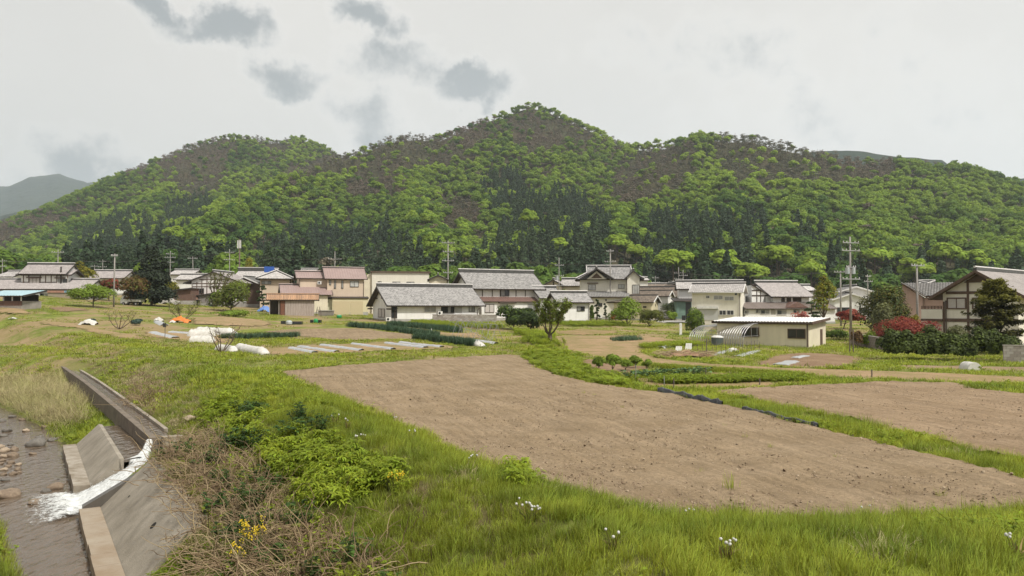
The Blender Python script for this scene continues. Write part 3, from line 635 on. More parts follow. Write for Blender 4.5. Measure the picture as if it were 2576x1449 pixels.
# bright trees that stand free before the dark rows: where they stand, and room for them to be seen
BRP = []
for k, (px, py, s_) in enumerate(BRIGHT):
    Yb = 230 + (k * 13) % 30
    for Yb2 in np.arange(Yb, 420, 5):
        p = at(px, py, Yb2); g = max(float(hill_z(np.array([p.x]), np.array([Yb2]))[0]), float(base_z(np.array([p.x]), np.array([Yb2]))))
        if g + 8.0 * s_ > p.z: break
    BRP.append((p.x, Yb2, p.z - 6.6 * s_, s_)); far = ~((np.abs(cpx - px) < 46 * s_) & (np.abs(cpy - py - 12) < 52 * s_) & (Y < Yb2 + 4))
    X, Y, Zt, PX, PY, cpx, cpy, typ, scl, idx, rot, tint = [a_[far] for a_ in (X, Y, Zt, PX, PY, cpx, cpy, typ, scl, idx, rot, tint)]
# the nearest trees at the foot of the hill are trees of their own
near = np.argsort(Y / scl[:, 2]); near = [i for i in near if -40 < PX[i] < 2616][:240]
isn = np.zeros(len(X), bool); isn[near] = True
print('forest', len(X), 'near', isn.sum(), 'Ymax of near', Y[isn].max())
f = ~isn
scatter('hillside_forest', FB + FP + FC, np.stack([X, Y, Zt - .3], 1)[f], rot[f], scl[f], idx[f], tint[f], 'spring forest of broadleaf trees, brownish pines and dark cedars covering the hills', 'forest')
def split_proto(nb):
    c = NB(); t = NB()
    for V, Fq, cc_, mm, NN in zip(nb.V, nb.F, nb.c, nb.m, nb.N):
        (t if mm[0] == 1 else c).add(V, Fq - Fq.min(), cc_, 0, NN)
    return c, t
def near_set(fn, seeds, n, mats, nm):
    out = []
    for s_ in seeds:
        c, t = split_proto(fn(s_, n)); out.append((c.mesh(nm + '_crown', mats[0]), t.mesh(nm + '_trunk', mats[1])))
    return out
NBR = near_set(proto_broad, range(400, 407), 2200, (L_forest, bark), 'broadleaf')
for s_ in (): pass
NPI = near_set(proto_pine, range(420, 424), 900, (L_pine, bark_red), 'pine'); NCE = near_set(proto_cedar, range(440, 445), 2000, (L_cedar, bark), 'cedar')
def forest_tree(kind, x, y, z, s, rz, tn, label, group, k, name=None):
    t = thing(name or ('broadleaf_tree', 'pine_tree', 'cedar_tree')[kind], label, 'tree', (x, y, z), rz, group); t.scale = s
    ms = (NBR, NPI, NCE)[kind]; c, tr = ms[k % len(ms)]
    a = link('crown', c, t); link('trunk', tr, t); a['tint'] = float(tn); return t
LBL = [('fresh green broadleaf tree in the first row at the foot of the hill', 'broadleaf trees at the foot of the hill'), ('brownish pine tree in the first row at the foot of the hill', 'pines at the foot of the hill'), ('dark pointed cedar in the first row at the foot of the hill', 'cedars at the foot of the hill')]
for i in near:
    forest_tree(int(typ[i]), X[i], Y[i], Zt[i] - .3, tuple(scl[i]), rot[i, 2], tint[i], *LBL[typ[i]], int(idx[i]))
for k, (x, y, z, s_) in enumerate(BRP):
    forest_tree(0, x, y, z, (1.3 * s_, 1.3 * s_, 1.1 * s_), k, .95, 'bright yellow-green broadleaf tree standing out against the dark cedars', 'bright trees before the cedars', k, 'bright_tree')
# ------------------------------------------------------------ stream works
def zplane(px, py, z):
    d = dirvec(px, py); k = (z - CAMZ) / d.z; return Vector((d.x * k, d.y * k, z))
z9 = lambda x, y, z: zplane(*q(9, x, y), z)
m_conc = M('concrete_weathered', (.34, .305, .25), (.215, .19, .15), scale=1.1, detail=9, rough=.9, bump=.012, bscale=30, streak=.45)
m_conc_wet = M('concrete_wet', (.105, .095, .082), (.07, .062, .054), scale=2.5, detail=8, rough=.45, spec=.4)
m_concp = M('concrete_pale', (.36, .325, .275), (.20, .165, .12), scale=2.2, detail=9, rough=.9, bump=.01, bscale=30)
m_orange = M('concrete_iron_stained', (.33, .285, .225), (.25, .19, .13), scale=1.1, detail=7, rough=.9)
m_water = bpy.data.materials.new('stream_water'); m_water.use_nodes = True
def _water(m, c, rgh, dist, scl_):
    nt = m.node_tree; b = nt.nodes['Principled BSDF']; L = nt.links
    t = nd(nt, 'ShaderNodeTexCoord'); mp = nd(nt, 'ShaderNodeMapping'); mp.inputs['Rotation'].default_value = (0, 0, R(32)); mp.inputs['Scale'].default_value = (1, .4, 1); L.new(t.outputs['Object'], mp.inputs[0])
    n = nd(nt, 'ShaderNodeTexNoise'); n.inputs['Scale'].default_value = scl_; n.inputs['Detail'].default_value = 4; L.new(mp.outputs[0], n.inputs['Vector'])
    bp = nd(nt, 'ShaderNodeBump'); bp.inputs['Distance'].default_value = dist; L.new(n.outputs[0], bp.inputs['Height']); L.new(bp.outputs[0], b.inputs['Normal'])
    n2 = nd(nt, 'ShaderNodeTexNoise'); n2.inputs['Scale'].default_value = .6; n2.inputs['Detail'].default_value = 5; L.new(t.outputs['Object'], n2.inputs['Vector'])
    mx = nd(nt, 'ShaderNodeMix', data_type='RGBA'); mx.inputs[6].default_value = (*c, 1); mx.inputs[7].default_value = (c[0] * 1.7, c[1] * 1.55, c[2] * 1.4, 1); L.new(n2.outputs[0], mx.inputs[0]); L.new(mx.outputs[2], b.inputs['Base Color'])
    b.inputs['Roughness'].default_value = rgh; b.inputs['IOR'].default_value = 1.33; b.inputs['Specular IOR Level'].default_value = .5
_water(m_water, (.085, .066, .048), .06, .09, 4)
W_ = [(-2, 4), (-9, 10), (-8.5, 16), (-13.6, 25.5), (-18.6, 33.4), (-23.6, 40.2), (-30.5, 47.6), (-41.5, 59), (-60, 76), (-75, 76), (-52, 56), (-44, 46), (-38, 38), (-30, 28), (-22, 20), (-15, 12), (-9, 4)]
mb = MB(); mb.add([(x, y, -2.2) for x, y in W_], [tuple(range(len(W_)))])
tag(mb.obj('stream', m_water), 'shallow brown stream flowing past stones and concrete', 'stream', kind='structure')
TA = Vector((-19.2, 33.2, 0)); TD = Vector((.531, -.848, 0)); TN = Vector((.848, .531, 0))
def tp(t, w, z): p = TA + TD * t + TN * w; return (p.x, p.y, z)
def slab(name, label, t0, t1, wtoe, wtop, ztop, pan, toe, extra=None):
    c = tp((t0 + t1) / 2, .5, -2.2); th = thing(name, label, 'revetment', c)
    inv = lambda P: [tuple(Vector(p) - Vector(c)) for p in P]
    n = 8 if t1 - t0 > 5 else 3
    for i in range(1):
        mb = MB(); ts = np.linspace(t0, t1, n + 1)
        for a, b in zip(ts[:-1], ts[1:]):
            w0 = rng.uniform(-.015, .015)
            mb.hexa(inv([tp(a, 0 + w0, -2.75), tp(b - .012, 0 + w0, -2.75), tp(b - .012, wtoe, -2.75), tp(a, wtoe, -2.75), tp(a, 0 + w0, -1.9), tp(b - .012, 0 + w0, -1.9), tp(b - .012, wtoe, -1.9), tp(a, wtoe, -1.9)]))
        mb.obj('toe_kerb', toe, th)
    mb = MB(); mb.hexa(inv([tp(t0, wtoe + .003, -2.75), tp(t1, wtoe + .003, -2.75), tp(t1, wtop + .3, -2.4), tp(t0, wtop + .3, -2.4), tp(t0, wtoe + .003, -1.93), tp(t1, wtoe + .003, -1.93), tp(t1, wtop, ztop), tp(t0, wtop, ztop)]))
    mb.hexa(inv([tp(t0, wtop, -2.4), tp(t1, wtop, -2.4), tp(t1, wtop + .14, -2.4), tp(t0, wtop + .14, -2.4), tp(t0, wtop, ztop), tp(t1, wtop, ztop), tp(t1, wtop + .14, ztop - .015), tp(t0, wtop + .14, ztop - .015)]))
    mb.obj('sloping_panel', pan, th)
    if extra:
        mb = MB(); e0, e1, up = extra
        mb.hexa(inv([tp(e0, .1, -2.7), tp(e1, .1, -2.7), tp(e1, wtop + .5, -2.4), tp(e0, wtop + .5, -2.4), tp(e0, .1, -1.86), tp(e1, .1, -1.86), tp(e1, wtop + .5, ztop + up), tp(e0, wtop + .5, ztop + up)])); mb.obj('end_wall', m_conc_wet, th)
    return th
slab('sloping_revetment', 'sloping concrete revetment upstream of the white water chute', 0.0, 9.0, .5, 1.35, -1.12, m_conc, m_concp, None)
SLAB2 = slab('sloping_revetment', 'large sloping concrete slab below the white water chute', 12.35, 20.3, .55, 1.95, -.6, m_conc, m_orange, (12.0, 12.36, .02))
for a_, b_, r_ in ((885, 1158, .13), (745, 990, .06)):       # weep holes in the lower slab
    d = dirvec(*q(9, a_, b_)); P = None
    for k in np.arange(12, 30, .01):
        P = Vector((0, 0, CAMZ)) + d * (k / d.y); w_ = (P - TA).x * TN.x + (P - TA).y * TN.y
        if P.z <= -1.93 + (w_ - .553) / 1.397 * 1.33: break
    nrm = Vector((-TN.x * 1.33, -TN.y * 1.33, 1.397)).normalized(); up_ = TN * 1.397 + Vector((0, 0, 1.33)); up_.normalize(); sd = TD
    mb = MB(); c_ = P + nrm * .004 - SLAB2.location; mb.add([c_ + sd * r_ * math.cos(t_) + up_ * r_ * .75 * math.sin(t_) for t_ in np.linspace(0, 6.283, 13)[:-1]], [tuple(range(12))]); mb.obj('weep_hole', M('hole_dark', (.02, .018, .016), rough=1), SLAB2)
# chute floor between the two slabs and pool behind the upper one
c = tp(10.5, .8, -2.2); th = thing('chute_floor', 'wet concrete chute floor under the white water', 'chute', c)
mb = MB(); iv = lambda P: [tuple(Vector(p) - Vector(c)) for p in P]
mb.hexa(iv([tp(8.95, -.1, -2.8), tp(12.05, -.1, -2.8), tp(12.05, 2.3, -2.6), tp(8.95, 2.3, -2.6), tp(8.95, -.1, -2.28), tp(12.05, -.1, -2.28), tp(12.05, 2.3, -1.12), tp(8.95, 2.3, -1.12)])); mb.obj('floor_panel', m_conc_wet, th)
mb = MB(); mb.add([tp(-.3, 1.5, -1.27), tp(8.95, 1.5, -1.27), tp(8.95, 2.5, -1.27), tp(6, 2.9, -1.27), tp(-.3, 2.9, -1.27)], [(0, 1, 2, 3, 4)])
tag(mb.obj('pool_water', m_water), 'still dark pool between the revetment and the channel wall', 'pool', kind='structure')

# irrigation channel
cpts = [(345, 232, -.48), (375, 255, -.5), (430, 293, -.54), (480, 328, -.57), (560, 392, -.61), (640, 459, -.65), (700, 510, -.68), (760, 560, -.71), (820, 612, -.73), (868, 652, -.75)]
cp = [z9(*p) for p in cpts]; cp = [cp[0] + (cp[0] - cp[1]).normalized() * 9] + cp
th = thing('irrigation_channel', 'concrete irrigation channel running along the bank to the chute', 'channel', cp[-1])
def sweep(path, prof, mat, nm, parent, org):
    rings = []
    for i, p in enumerate(path):
        d = (path[min(i + 1, len(path) - 1)] - path[max(i - 1, 0)]); d.z = 0; d.normalize(); n = Vector((-d.y, d.x, 0))
        rings.append([p + n * a + Vector((0, 0, b)) - org for a, b in prof])
    m = len(prof); mb = MB(); V = [v for r in rings for v in r]; fs = []
    for i in range(len(rings) - 1):
        for k in range(m): a = i * m + k; b = i * m + (k + 1) % m; fs.append((a, b, b + m, a + m))
    fs += [tuple(range(m - 1, -1, -1)), tuple(range(len(V) - m, len(V)))]
    mb.add(V, fs); return mb.obj(nm, mat, parent)
m_wall_dark = M('channel_wall', (.20, .165, .13), (.12, .10, .08), scale=2, detail=8, rough=.9, streak=.6, bump=.012, bscale=20)
sweep(cp, [(0, -1.2), (0, -.012), (.03, 0), (.23, 0), (.23, -1.2)], m_wall_dark, 'outer_wall', th, cp[-1])
sweep(cp[:-1], [(.78, -.6), (.78, .02), (.93, .02), (.93, -.6)], m_concp, 'inner_wall', th, cp[-1])
sweep(cp, [(.23, -.6), (.23, -.2), (.78, -.2), (.78, -.6)], m_conc_wet, 'floor', th, cp[-1])
o = sweep(cp, [(.232, -.19), (.232, -.09), (.778, -.09), (.778, -.19)], m_water, 'channel_water', None, Vector((0, 0, 0))); tag(o, 'thin sheet of water running in the concrete channel', 'water', kind='structure')
e = cp[-1]; dd = (cp[-1] - cp[-3]); dd.z = 0; dd.normalize(); nn = Vector((-dd.y, dd.x, 0))
mb = MB(); P0 = nn * .35 + dd * .1
mb.hexa([tuple(P0 + a * nn + b * dd + Vector((0, 0, zc))) for zc in (-.52, .05) for a, b in ((0, 0), (1.15, 0), (1.15, .38), (0, .38))]); mb.obj('end_block', m_concp, th)

# white water
def ribbon(path, nseg=60, ncr=16, nz_=.05, seed=1):
    pts = [Vector(p[:3]) for p in path]; ws = [p[3] for p in path]; cum = np.linspace(0, 1, len(pts)); tt = np.linspace(0, 1, nseg)
    c = np.stack([np.interp(tt, cum, [p[k] for p in pts]) for k in range(3)], 1); w = np.interp(tt, cum, ws)
    d = np.gradient(c, axis=0); d[:, 2] = 0; d /= np.linalg.norm(d, axis=1, keepdims=True); n = np.stack([-d[:, 1], d[:, 0]], 1)
    V = []
    for j, u in enumerate(np.linspace(-1, 1, ncr)):
        x = c[:, 0] + n[:, 0] * w * u * .5; y = c[:, 1] + n[:, 1] * w * u * .5
        z = c[:, 2] + .06 * (1 - u * u) - .06 * abs(u) ** 4 + nz_ * vnoise(x, y, .16, seed, 4) * (1.2 - abs(u) * .6)
        V.append(np.stack([x, y, z], -1))
    V = np.stack(V, 1).reshape(-1, 3); return V, gridfaces(ncr, nseg)
m_foam = M('foam', (.66, .68, .68), (.50, .51, .50), scale=6, detail=9, rough=.7, bump=.02, bscale=22, contrast=(.4, .66))
def _foam_alpha():       # foam thins out into lace towards the rim, where the stream shows through
    nt = m_foam.node_tree; L = nt.links; b = nt.nodes['Principled BSDF']; a = nd(nt, 'ShaderNodeAttribute', attribute_name='rim'); t = nd(nt, 'ShaderNodeTexCoord')
    n = nd(nt, 'ShaderNodeTexNoise'); n.inputs['Scale'].default_value = 6.5; n.inputs['Detail'].default_value = 8; n.inputs['Roughness'].default_value = .7; L.new(t.outputs['Object'], n.inputs['Vector'])
    m = nd(nt, 'ShaderNodeMath', operation='MULTIPLY_ADD'); L.new(a.outputs['Fac'], m.inputs[0]); m.inputs[1].default_value = -.62; L.new(n.outputs[0], m.inputs[2])
    r = nd(nt, 'ShaderNodeMapRange', interpolation_type='SMOOTHSTEP'); r.inputs[1].default_value = .16; r.inputs[2].default_value = .50; L.new(m.outputs[0], r.inputs[0]); L.new(r.outputs[0], b.inputs['Alpha'])
_foam_alpha()
def floorpt(x, y, up):      # where the view ray meets the chute floor or the stream
    d = dirvec(*q(9, x, y))
    for k in np.arange(10, 45, .02):
        P = Vector((0, 0, CAMZ)) + d * (k / d.y); w_ = (P - TA).x * TN.x + (P - TA).y * TN.y; zf = max(-2.2, min(-2.28 + .358 * (w_ + .1), -1.27)) + up
        if P.z <= zf: return (P.x, P.y, zf)
path = [(*z9(862, 668, -.78), .30), (*z9(850, 708, -.98), .34), (*tp(8.35, 2.2, -1.2), .6), (*tp(8.9, 2.0, -1.22), 1.2)]
V, Fq = ribbon(path, 40, 18, .03); uu = np.abs(np.tile(np.linspace(-1, 1, 18), 40)) ** 3 * .6
o = link('waterfall', npmesh('waterfall', V, Fq, m_foam, {'rim': ('POINT', uu)}, smooth=True)); tag(o, 'thin jet of white water falling from the channel end', 'waterfall', kind='structure')
# foam draped over the chute floor and out onto the stream, laid out along (t) and across (w) the bank
WR = np.array([2.25, 1.9, 1.5, 1.1, .7, .3, -.1, -.5, -.9, -1.3, -1.7, -2.1]); T0 = np.array([8.3, 8.6, 9.05, 9.05, 9.05, 9.02, 8.8, 8.45, 8.3, 8.5, 9.0, 9.9]); T1 = np.array([9.4, 10.7, 11.5, 11.85, 11.95, 11.98, 12.2, 12.5, 12.6, 12.4, 12.0, 11.2])
nw_, nt_ = 120, 70; wv_ = np.linspace(2.25, -2.1, nw_); Wg, Ug = np.meshgrid(wv_, np.linspace(0, 1, nt_), indexing='ij'); t0_ = np.interp(-Wg, -WR, T0); t1_ = np.interp(-Wg, -WR, T1); Tg = t0_ + (t1_ - t0_) * Ug
surf = np.where(Wg < -.1, -2.2, np.maximum(-2.2, -2.28 + (Wg + .1) / 2.4 * 1.16)); surf = np.where((Tg < 9.0) & (Wg > 1.35), -1.27, surf)
Xf = TA.x + TD.x * Tg + TN.x * Wg; Yf = TA.y + TD.y * Tg + TN.y * Wg; e_ = 1 - np.abs(2 * Ug - 1) ** 4
Zf = surf + .03 + .07 * e_ + .05 * vnoise(Tg * 5, Wg * 2, 1, 5, 4) * e_ + .03 * vnoise(Tg * 14, Wg * 9, 1, 6, 3) + .05 * np.exp(-((Wg + .3) / .4) ** 2)
rim = np.clip(np.maximum(np.abs(2 * Ug - 1) ** 5 * .8, np.clip((-.1 - Wg) / 2.0, 0, 1) ** .9 * .9), 0, 1)
o = link('white_water', npmesh('white_water', np.stack([Xf, Yf, Zf], -1).reshape(-1, 3), gridfaces(nt_, nw_), m_foam, {'rim': ('POINT', rim.ravel())}, smooth=True)); tag(o, 'foaming white water rushing down the chute into the stream', 'white water', kind='structure')
mb = MB()
for i in range(220):
    w_ = rng.uniform(-1.3, 1.4); t_ = rng.uniform(9.1, 11.9); c = np.array(tp(t_, w_, max(-2.2, -2.28 + (w_ + .1) / 2.4 * 1.16) + rng.uniform(.08, .22))); r = rng.uniform(.005, .014)
    mb.add([c + np.array(v) * r for v in ((1, 0, 0), (0, 1, 0), (-1, 0, 0), (0, -1, 0), (0, 0, 1), (0, 0, -1))], [(0, 1, 4), (1, 2, 4), (2, 3, 4), (3, 0, 4), (1, 0, 5), (2, 1, 5), (3, 2, 5), (0, 3, 5)])
tag(mb.obj('spray', m_foam), 'white spray drops over the rushing water', 'spray', kind='stuff')

# ------------------------------------------------------------ stones
m_st = [M('stone_brown', (.17, .125, .09), (.27, .21, .15), scale=4, detail=8, rough=.75, bump=.02), M('stone_pale', (.42, .34, .25), (.32, .25, .18), scale=4, detail=8, rough=.8, bump=.02), M('stone_grey', (.19, .175, .155), (.12, .11, .095), scale=4, detail=8, rough=.6, bump=.02)]
def rock_mesh(seed, flat=.55):
    import bmesh
    bm = bmesh.new(); bmesh.ops.create_icosphere(bm, subdivisions=3, radius=1)
    for v in bm.verts:
        k = 1 + .35 * mnoise.noise(v.co * 1.1 + Vector((seed * 7.1, 0, 0))) + .14 * mnoise.noise(v.co * 2.7 + Vector((0, seed * 3.3, 0)))
        v.co = Vector((v.co.x * k, v.co.y * k * .8, v.co.z * k * flat))
        if v.co.z < -.2: v.co.z = -.2 + (v.co.z + .2) * .3
    me = bpy.data.meshes.new('stone'); bm.to_mesh(me); bm.free(); me.polygons.foreach_set('use_smooth', [True] * len(me.polygons)); return me
RM = [[rock_mesh(i) for i in range(5)] for _ in range(3)]
for k in range(3):
    for me in RM[k]: me.materials.append(m_st[k])
STN = [(208, 682, 110, 2, 'flat dark stone alone in the open stream'), (232, 652, 60, 2, None), (150, 607, 50, 1, 'pale stone just off the reed bank'), (42, 606, 60, 2, None), (20, 636, 50, 2, None), (22, 722, 62, 1, 'biggest pale stone of the gravel heap'), (82, 716, 55, 0, None), (75, 750, 65, 0, None), (25, 757, 50, 1, None),
       (62, 792, 40, 0, None), (20, 832, 48, 1, None), (100, 830, 45, 0, None), (75, 857, 46, 0, None), (30, 893, 45, 2, None), (55, 972, 135, 0, 'largest brown boulder at the foot of the left bank'), (318, 932, 95, 0, 'dark boulder half drowned above the white water'), (265, 956, 55, 2, None), (198, 1018, 85, 0, 'boulder lapped by the tail of the white water'),
       (285, 562, 45, 0, None), (265, 587, 45, 0, None), (340, 612, 42, 2, None), (330, 640, 38, 0, None), (402, 638, 52, 1, 'pale boulder against the upper end of the revetment'), (190, 742, 40, 0, None), (300, 662, 55, 2, None), (345, 655, 40, 0, None), (312, 600, 36, 1, None), (20, 860, 40, 0, None), (105, 805, 36, 1, None), (45, 815, 40, 0, None), (10, 780, 42, 0, None), (110, 850, 40, 0, None), (12, 552, 40, 2, None), (70, 528, 40, 2, None), (130, 545, 36, 0, None), (335, 890, 14, 2, None), (78, 935, 22, 2, None), (5, 700, 40, 1, None), (60, 690, 30, 2, None), (0, 800, 34, 0, None)]
for k, (a, b, w, c_, lb) in enumerate(STN):
    p = z9(a, b + w * .12, -2.2); r = w * .43573 / F * p.y / 2
    o = link('stone', RM[c_][k % 5], None, (p.x, p.y, -2.2 + r * .12), rng.uniform(0, 6)); o.scale = (r, r, r * rng.uniform(.85, 1.3))
    grp = ('dark wet stones in the stream', 'pale stones in the stream', 'grey stones in the stream')
    tag(o, lb or ('brown wet stone among the gravel and water of the stream', 'small pale stone lying in the stream gravel', 'grey stone barely above the stream water')[c_], 'stone', None if lb else ('brown stones in the stream', 'pale stones in the stream', 'grey stones in the stream')[c_])
p = hit(*q(9, 1094, 556)); o = link('stone', RM[1][2], None, p + Vector((0, 0, .1)), .4); o.scale = (.22, .2, .26); tag(o, 'pale block of stone lying alone on the grassy bank', 'stone')

# ------------------------------------------------------------ grass and weeds
L_grass = MLEAF('grass_blades', (.155, .215, .026), (.385, .435, .05), trans=.3, vamt=.32)
L_weed = MLEAF('weed_leaves', (.15, .215, .02), (.31, .385, .035), trans=.4, vamt=.25)
L_dry = MLEAF('dry_stems', (.34, .26, .16), (.22, .15, .09), trans=.15, vamt=.35)
L_reed = MLEAF('dry_reeds', (.48, .40, .24), (.36, .34, .14), trans=.25, vamt=.3)
L_dkw = MLEAF('dark_weeds', (.03, .065, .015), (.075, .13, .025), trans=.3, vamt=.35)
def blades(nb, rg, n, h, w, rad, lean=.5, seg=3, mi=0, droop=.35, c=None, hv=.35):
    a = rg.uniform(0, 6.28, n); r0 = rad * np.sqrt(rg.uniform(0, 1, n)); a2 = a + rg.normal(size=n) * .9
    B = np.stack([r0 * np.cos(a), r0 * np.sin(a), np.zeros(n)], 1); H = h * rg.uniform(1 - hv, 1 + hv, n); le = lean * rg.uniform(.2, 1, n)
    D = np.stack([np.cos(a2), np.sin(a2), np.zeros(n)], 1); T = np.stack([-np.sin(a2), np.cos(a2), np.zeros(n)], 1)
    tw = rg.normal(size=n) * .6; T = T * np.cos(tw)[:, None] + D * np.sin(tw)[:, None]
    pts = []
    for k in range(seg + 1):
        t = k / seg; p = B + D * (H * le * t ** 1.6)[:, None]; p[:, 2] = H * (t - droop * le * t ** 2.5)
        ww = w * (1 - .88 * t ** 1.5) * (1 if k else .8); pts += [p - T * ww / 2, p + T * ww / 2]
    V = np.stack(pts, 1); m = V.shape[1]; Fq = np.concatenate([np.array([[2 * k + 1, 2 * k, 2 * k + 2, 2 * k + 3]]) for k in range(seg)])
    F_ = (np.arange(n)[:, None, None] * m + Fq[None]).reshape(-1, 4)
    cc_ = rg.uniform(0, 1, n) if c is None else np.full(n, c)
    nb.add(V.reshape(-1, 3), F_, np.repeat(cc_, seg), mi, D * .45 + np.array([0, 0, 1.]))
def tuft(seed, n, h, w, rad, mat, lean=.55, **k):
    nb = NB(); blades(nb, np.random.default_rng(seed), n, h, w, rad, lean, **k); return nb.mesh('tuft', [mat])
G_FINE = [tuft(i, 40, .17, .010, .19, L_grass, .75) for i in range(5)] + [tuft(10 + i, 30, .27, .009, .15, L_grass, .55) for i in range(3)]
def leafy(seed, nst, h, lw, ll, mat, nleaf=7, rad=.15, up=.4):
    rg = np.random.default_rng(seed); nb = NB()
    for s_ in range(nst):
        a = rg.uniform(0, 6.28); r0 = rad * math.sqrt(rg.uniform()); b = np.array([r0 * math.cos(a), r0 * math.sin(a), 0]); tip = b + np.array([rg.normal() * .1, rg.normal() * .1, h * rg.uniform(.6, 1.15)])
        nb.tubes([b, tip], [.006, .003], 4, mi=0, c=.3)
        for k in range(nleaf):
            t = rg.uniform(.25, 1); aa = rg.uniform(0, 6.28); o = b + (tip - b) * t; D = np.array([math.cos(aa), math.sin(aa), 0]); T = np.array([-D[1], D[0], 0]); l = ll * rg.uniform(.6, 1.2)
            pr = [o, o + D * l * .35 + [0, 0, l * up * .6], o + D * l * .75 + [0, 0, l * up * .55], o + D * l + [0, 0, l * up * .1]]; ww = [.25, 1, .8, .08]
            V = np.array([x for p_, w_ in zip(pr, ww) for x in (p_ - T * lw * w_ / 2, p_ + T * lw * w_ / 2)])
            nb.add(V, np.array([[1, 0, 2, 3], [3, 2, 4, 5], [5, 4, 6, 7]]), rg.uniform(0, 1), 0, np.array([[D[0] * .4, D[1] * .4, 1.]]))
    return nb.mesh('leafy_weed', [mat])
G_LEAF = [leafy(i, 7, .42, .05, .24, L_weed) for i in range(4)]
G_LOW = [leafy(20 + i, 9, .16, .05, .07, L_weed, 5, .2) for i in range(3)]
G_DARK = [leafy(30 + i, 8, .35, .07, .11, L_dkw, 8, .22) for i in range(3)]
def bramble(seed):
    rg = np.random.default_rng(seed); nb = NB()
    for k in range(9):
        p = np.array([rg.normal() * .25, rg.normal() * .25, 0]); d = rg.normal(size=3); d[2] = abs(d[2]) * .8; d /= np.linalg.norm(d); pts = [p]
        for j in range(7):
            d = d + rg.normal(size=3) * .28; d[2] -= .16; d /= np.linalg.norm(d); p = p + d * .10; p[2] = max(p[2], .03); pts.append(p)
        nb.tubes([tuple(x) for x in pts], list(np.linspace(.008, .003, 8)), 4, mi=0, c=rg.uniform())
    blades(nb, rg, 16, .22, .012, .35, .9, mi=0); return nb.mesh('bramble', [L_dry])
G_BRAM = [bramble(i) for i in range(5)]
G_REED = [tuft(60 + i, 22, .8, .012, .2, L_reed, 1.0, seg=4, droop=.75, hv=.6) for i in range(4)]
G_DRYT = [tuft(70 + i, 22, .15, .011, .2, L_reed, 1.0) for i in range(3)]
G_FAR = [tuft(80 + i, 24, .20, .03, .45, L_grass, .6, seg=2) for i in range(4)]

BRAM = [(365, 1145), (460, 1115), (545, 1085), (600, 1150), (690, 1190), (735, 1225), (745, 1295), (830, 1325), (900, 1370), (1010, 1449), (1010, 1500), (470, 1500), (500, 1400), (470, 1340), (425, 1260), (400, 1190)]
BRAM2 = zz(9, [(640, 470), (760, 400), (860, 310), (960, 330), (1010, 400), (1000, 470), (900, 560), (780, 520)])
WEED = [zz(10, [(620, 600), (700, 520), (850, 460), (1000, 460), (1060, 520), (1400, 620), (1600, 720), (1650, 800), (1500, 860), (1250, 940), (1000, 990), (900, 900), (820, 760), (700, 700)]), zz(10, [(230, 260), (400, 195), (560, 230), (650, 270), (520, 330), (600, 430), (560, 520), (450, 560), (420, 480), (300, 400)]),
        [(1305, 900), (1370, 878), (1440, 893), (1475, 925), (1570, 962), (1595, 978), (1480, 958), (1400, 938), (1340, 918)], zz(10, [(2350, 700), (2450, 700), (2566, 800), (2540, 830), (2400, 760)]), zz(9, [(1190, 500), (1299, 440), (1340, 600), (1240, 610)])]
DARKW = [zz(10, [(820, 390), (900, 340), (1010, 370), (1000, 450), (870, 470)]), zz(10, [(400, 500), (560, 480), (560, 570), (420, 580)]), zz(10, [(470, 280), (620, 240), (640, 300), (500, 340)])]
REED = [(-40, 965), (60, 945), (130, 950), (205, 985), (215, 1050), (160, 1082), (60, 1062), (-40, 1025)]
N0 = 560000
cx = rng.uniform(-62, 42, N0); cyy = 8.2 + (80 - 8.2) * rng.uniform(0, 1, N0) ** 2.1
dens = np.interp(cyy, [8, 14, 20, 35, 55, 80], [50, 44, 32, 15, 8, 4.5]); area = 104 * (2.1 * ((cyy - 8.2) / 71.8 + 1e-4) ** (1.1 / 2.1)) * 71.8
keep = rng.uniform(0, 1, N0) < dens * area / N0 * 1.0
cx, cyy = cx[keep], cyy[keep]; cz = gz(cx, cyy); px, py = projn(cx, cyy, cz)
S = toe_s(cx, cyy); U = S - np.interp(cyy, SCY, SCS)
ok = (px > -60) & (px < 2640) & (py < 1530) & (py > 780)
W = np.interp(cyy, [0, 15, 17, 22, 25, 30, 60], [1.0, 1.0, 1.1, 1.7, 3.2, 6.0, 9])
river = (S < .35) & (S > -W - .35); ok &= ~river
st = (TA.x - cx) * -TD.x + (TA.y - cyy) * -TD.y; sw = (cx - TA.x) * TN.x + (cyy - TA.y) * TN.y
ok &= ~((st > -.4) & (st < 20.6) & (sw > -.3) & (sw < np.where(st > 12, 2.05, 2.5)))
ok &= ~((cyy > 26) & (cyy < 61) & (U > -.25) & (U < 1.0))
onsoil = np.zeros(len(cx), bool)
for Wp in SOIL:
    xs_ = [p[0] for p in Wp]; ys_ = [p[1] for p in Wp]; bbx = (cx > min(xs_) - 1) & (cx < max(xs_) + 1) & (cyy > min(ys_) - 1) & (cyy < max(ys_) + 1)
    if bbx.any(): onsoil[bbx] |= (polydist(cx[bbx], cyy[bbx], Wp) + .3 * vnoise(cx[bbx], cyy[bbx], 1.3, 41, 3)) > .06
ok &= ~onsoil
cx, cyy, cz, px, py, S, U = [a[ok] for a in (cx, cyy, cz, px, py, S, U)]
nz1 = vnoise(cx, cyy, 2.4, 61, 3); nz2 = vnoise(cx, cyy, .9, 62, 2); n = len(cx); u = rng.uniform(0, 1, n)
pj, pk = px + rng.normal(size=n) * 14, py + rng.normal(size=n) * 9
kind = np.zeros(n, int)          # 0 grass 1 leafy 2 low 3 dark 4 bramble 5 reed 6 dry tuft
near_ = cyy < 62
kind[near_ & (nz1 > .25) & (u < .35)] = 2
kind[near_ & (nz1 < -.35) & (u < .2)] = 6; kind[(cyy > 44) & (nz2 < .1) & (u > .82)] = 6
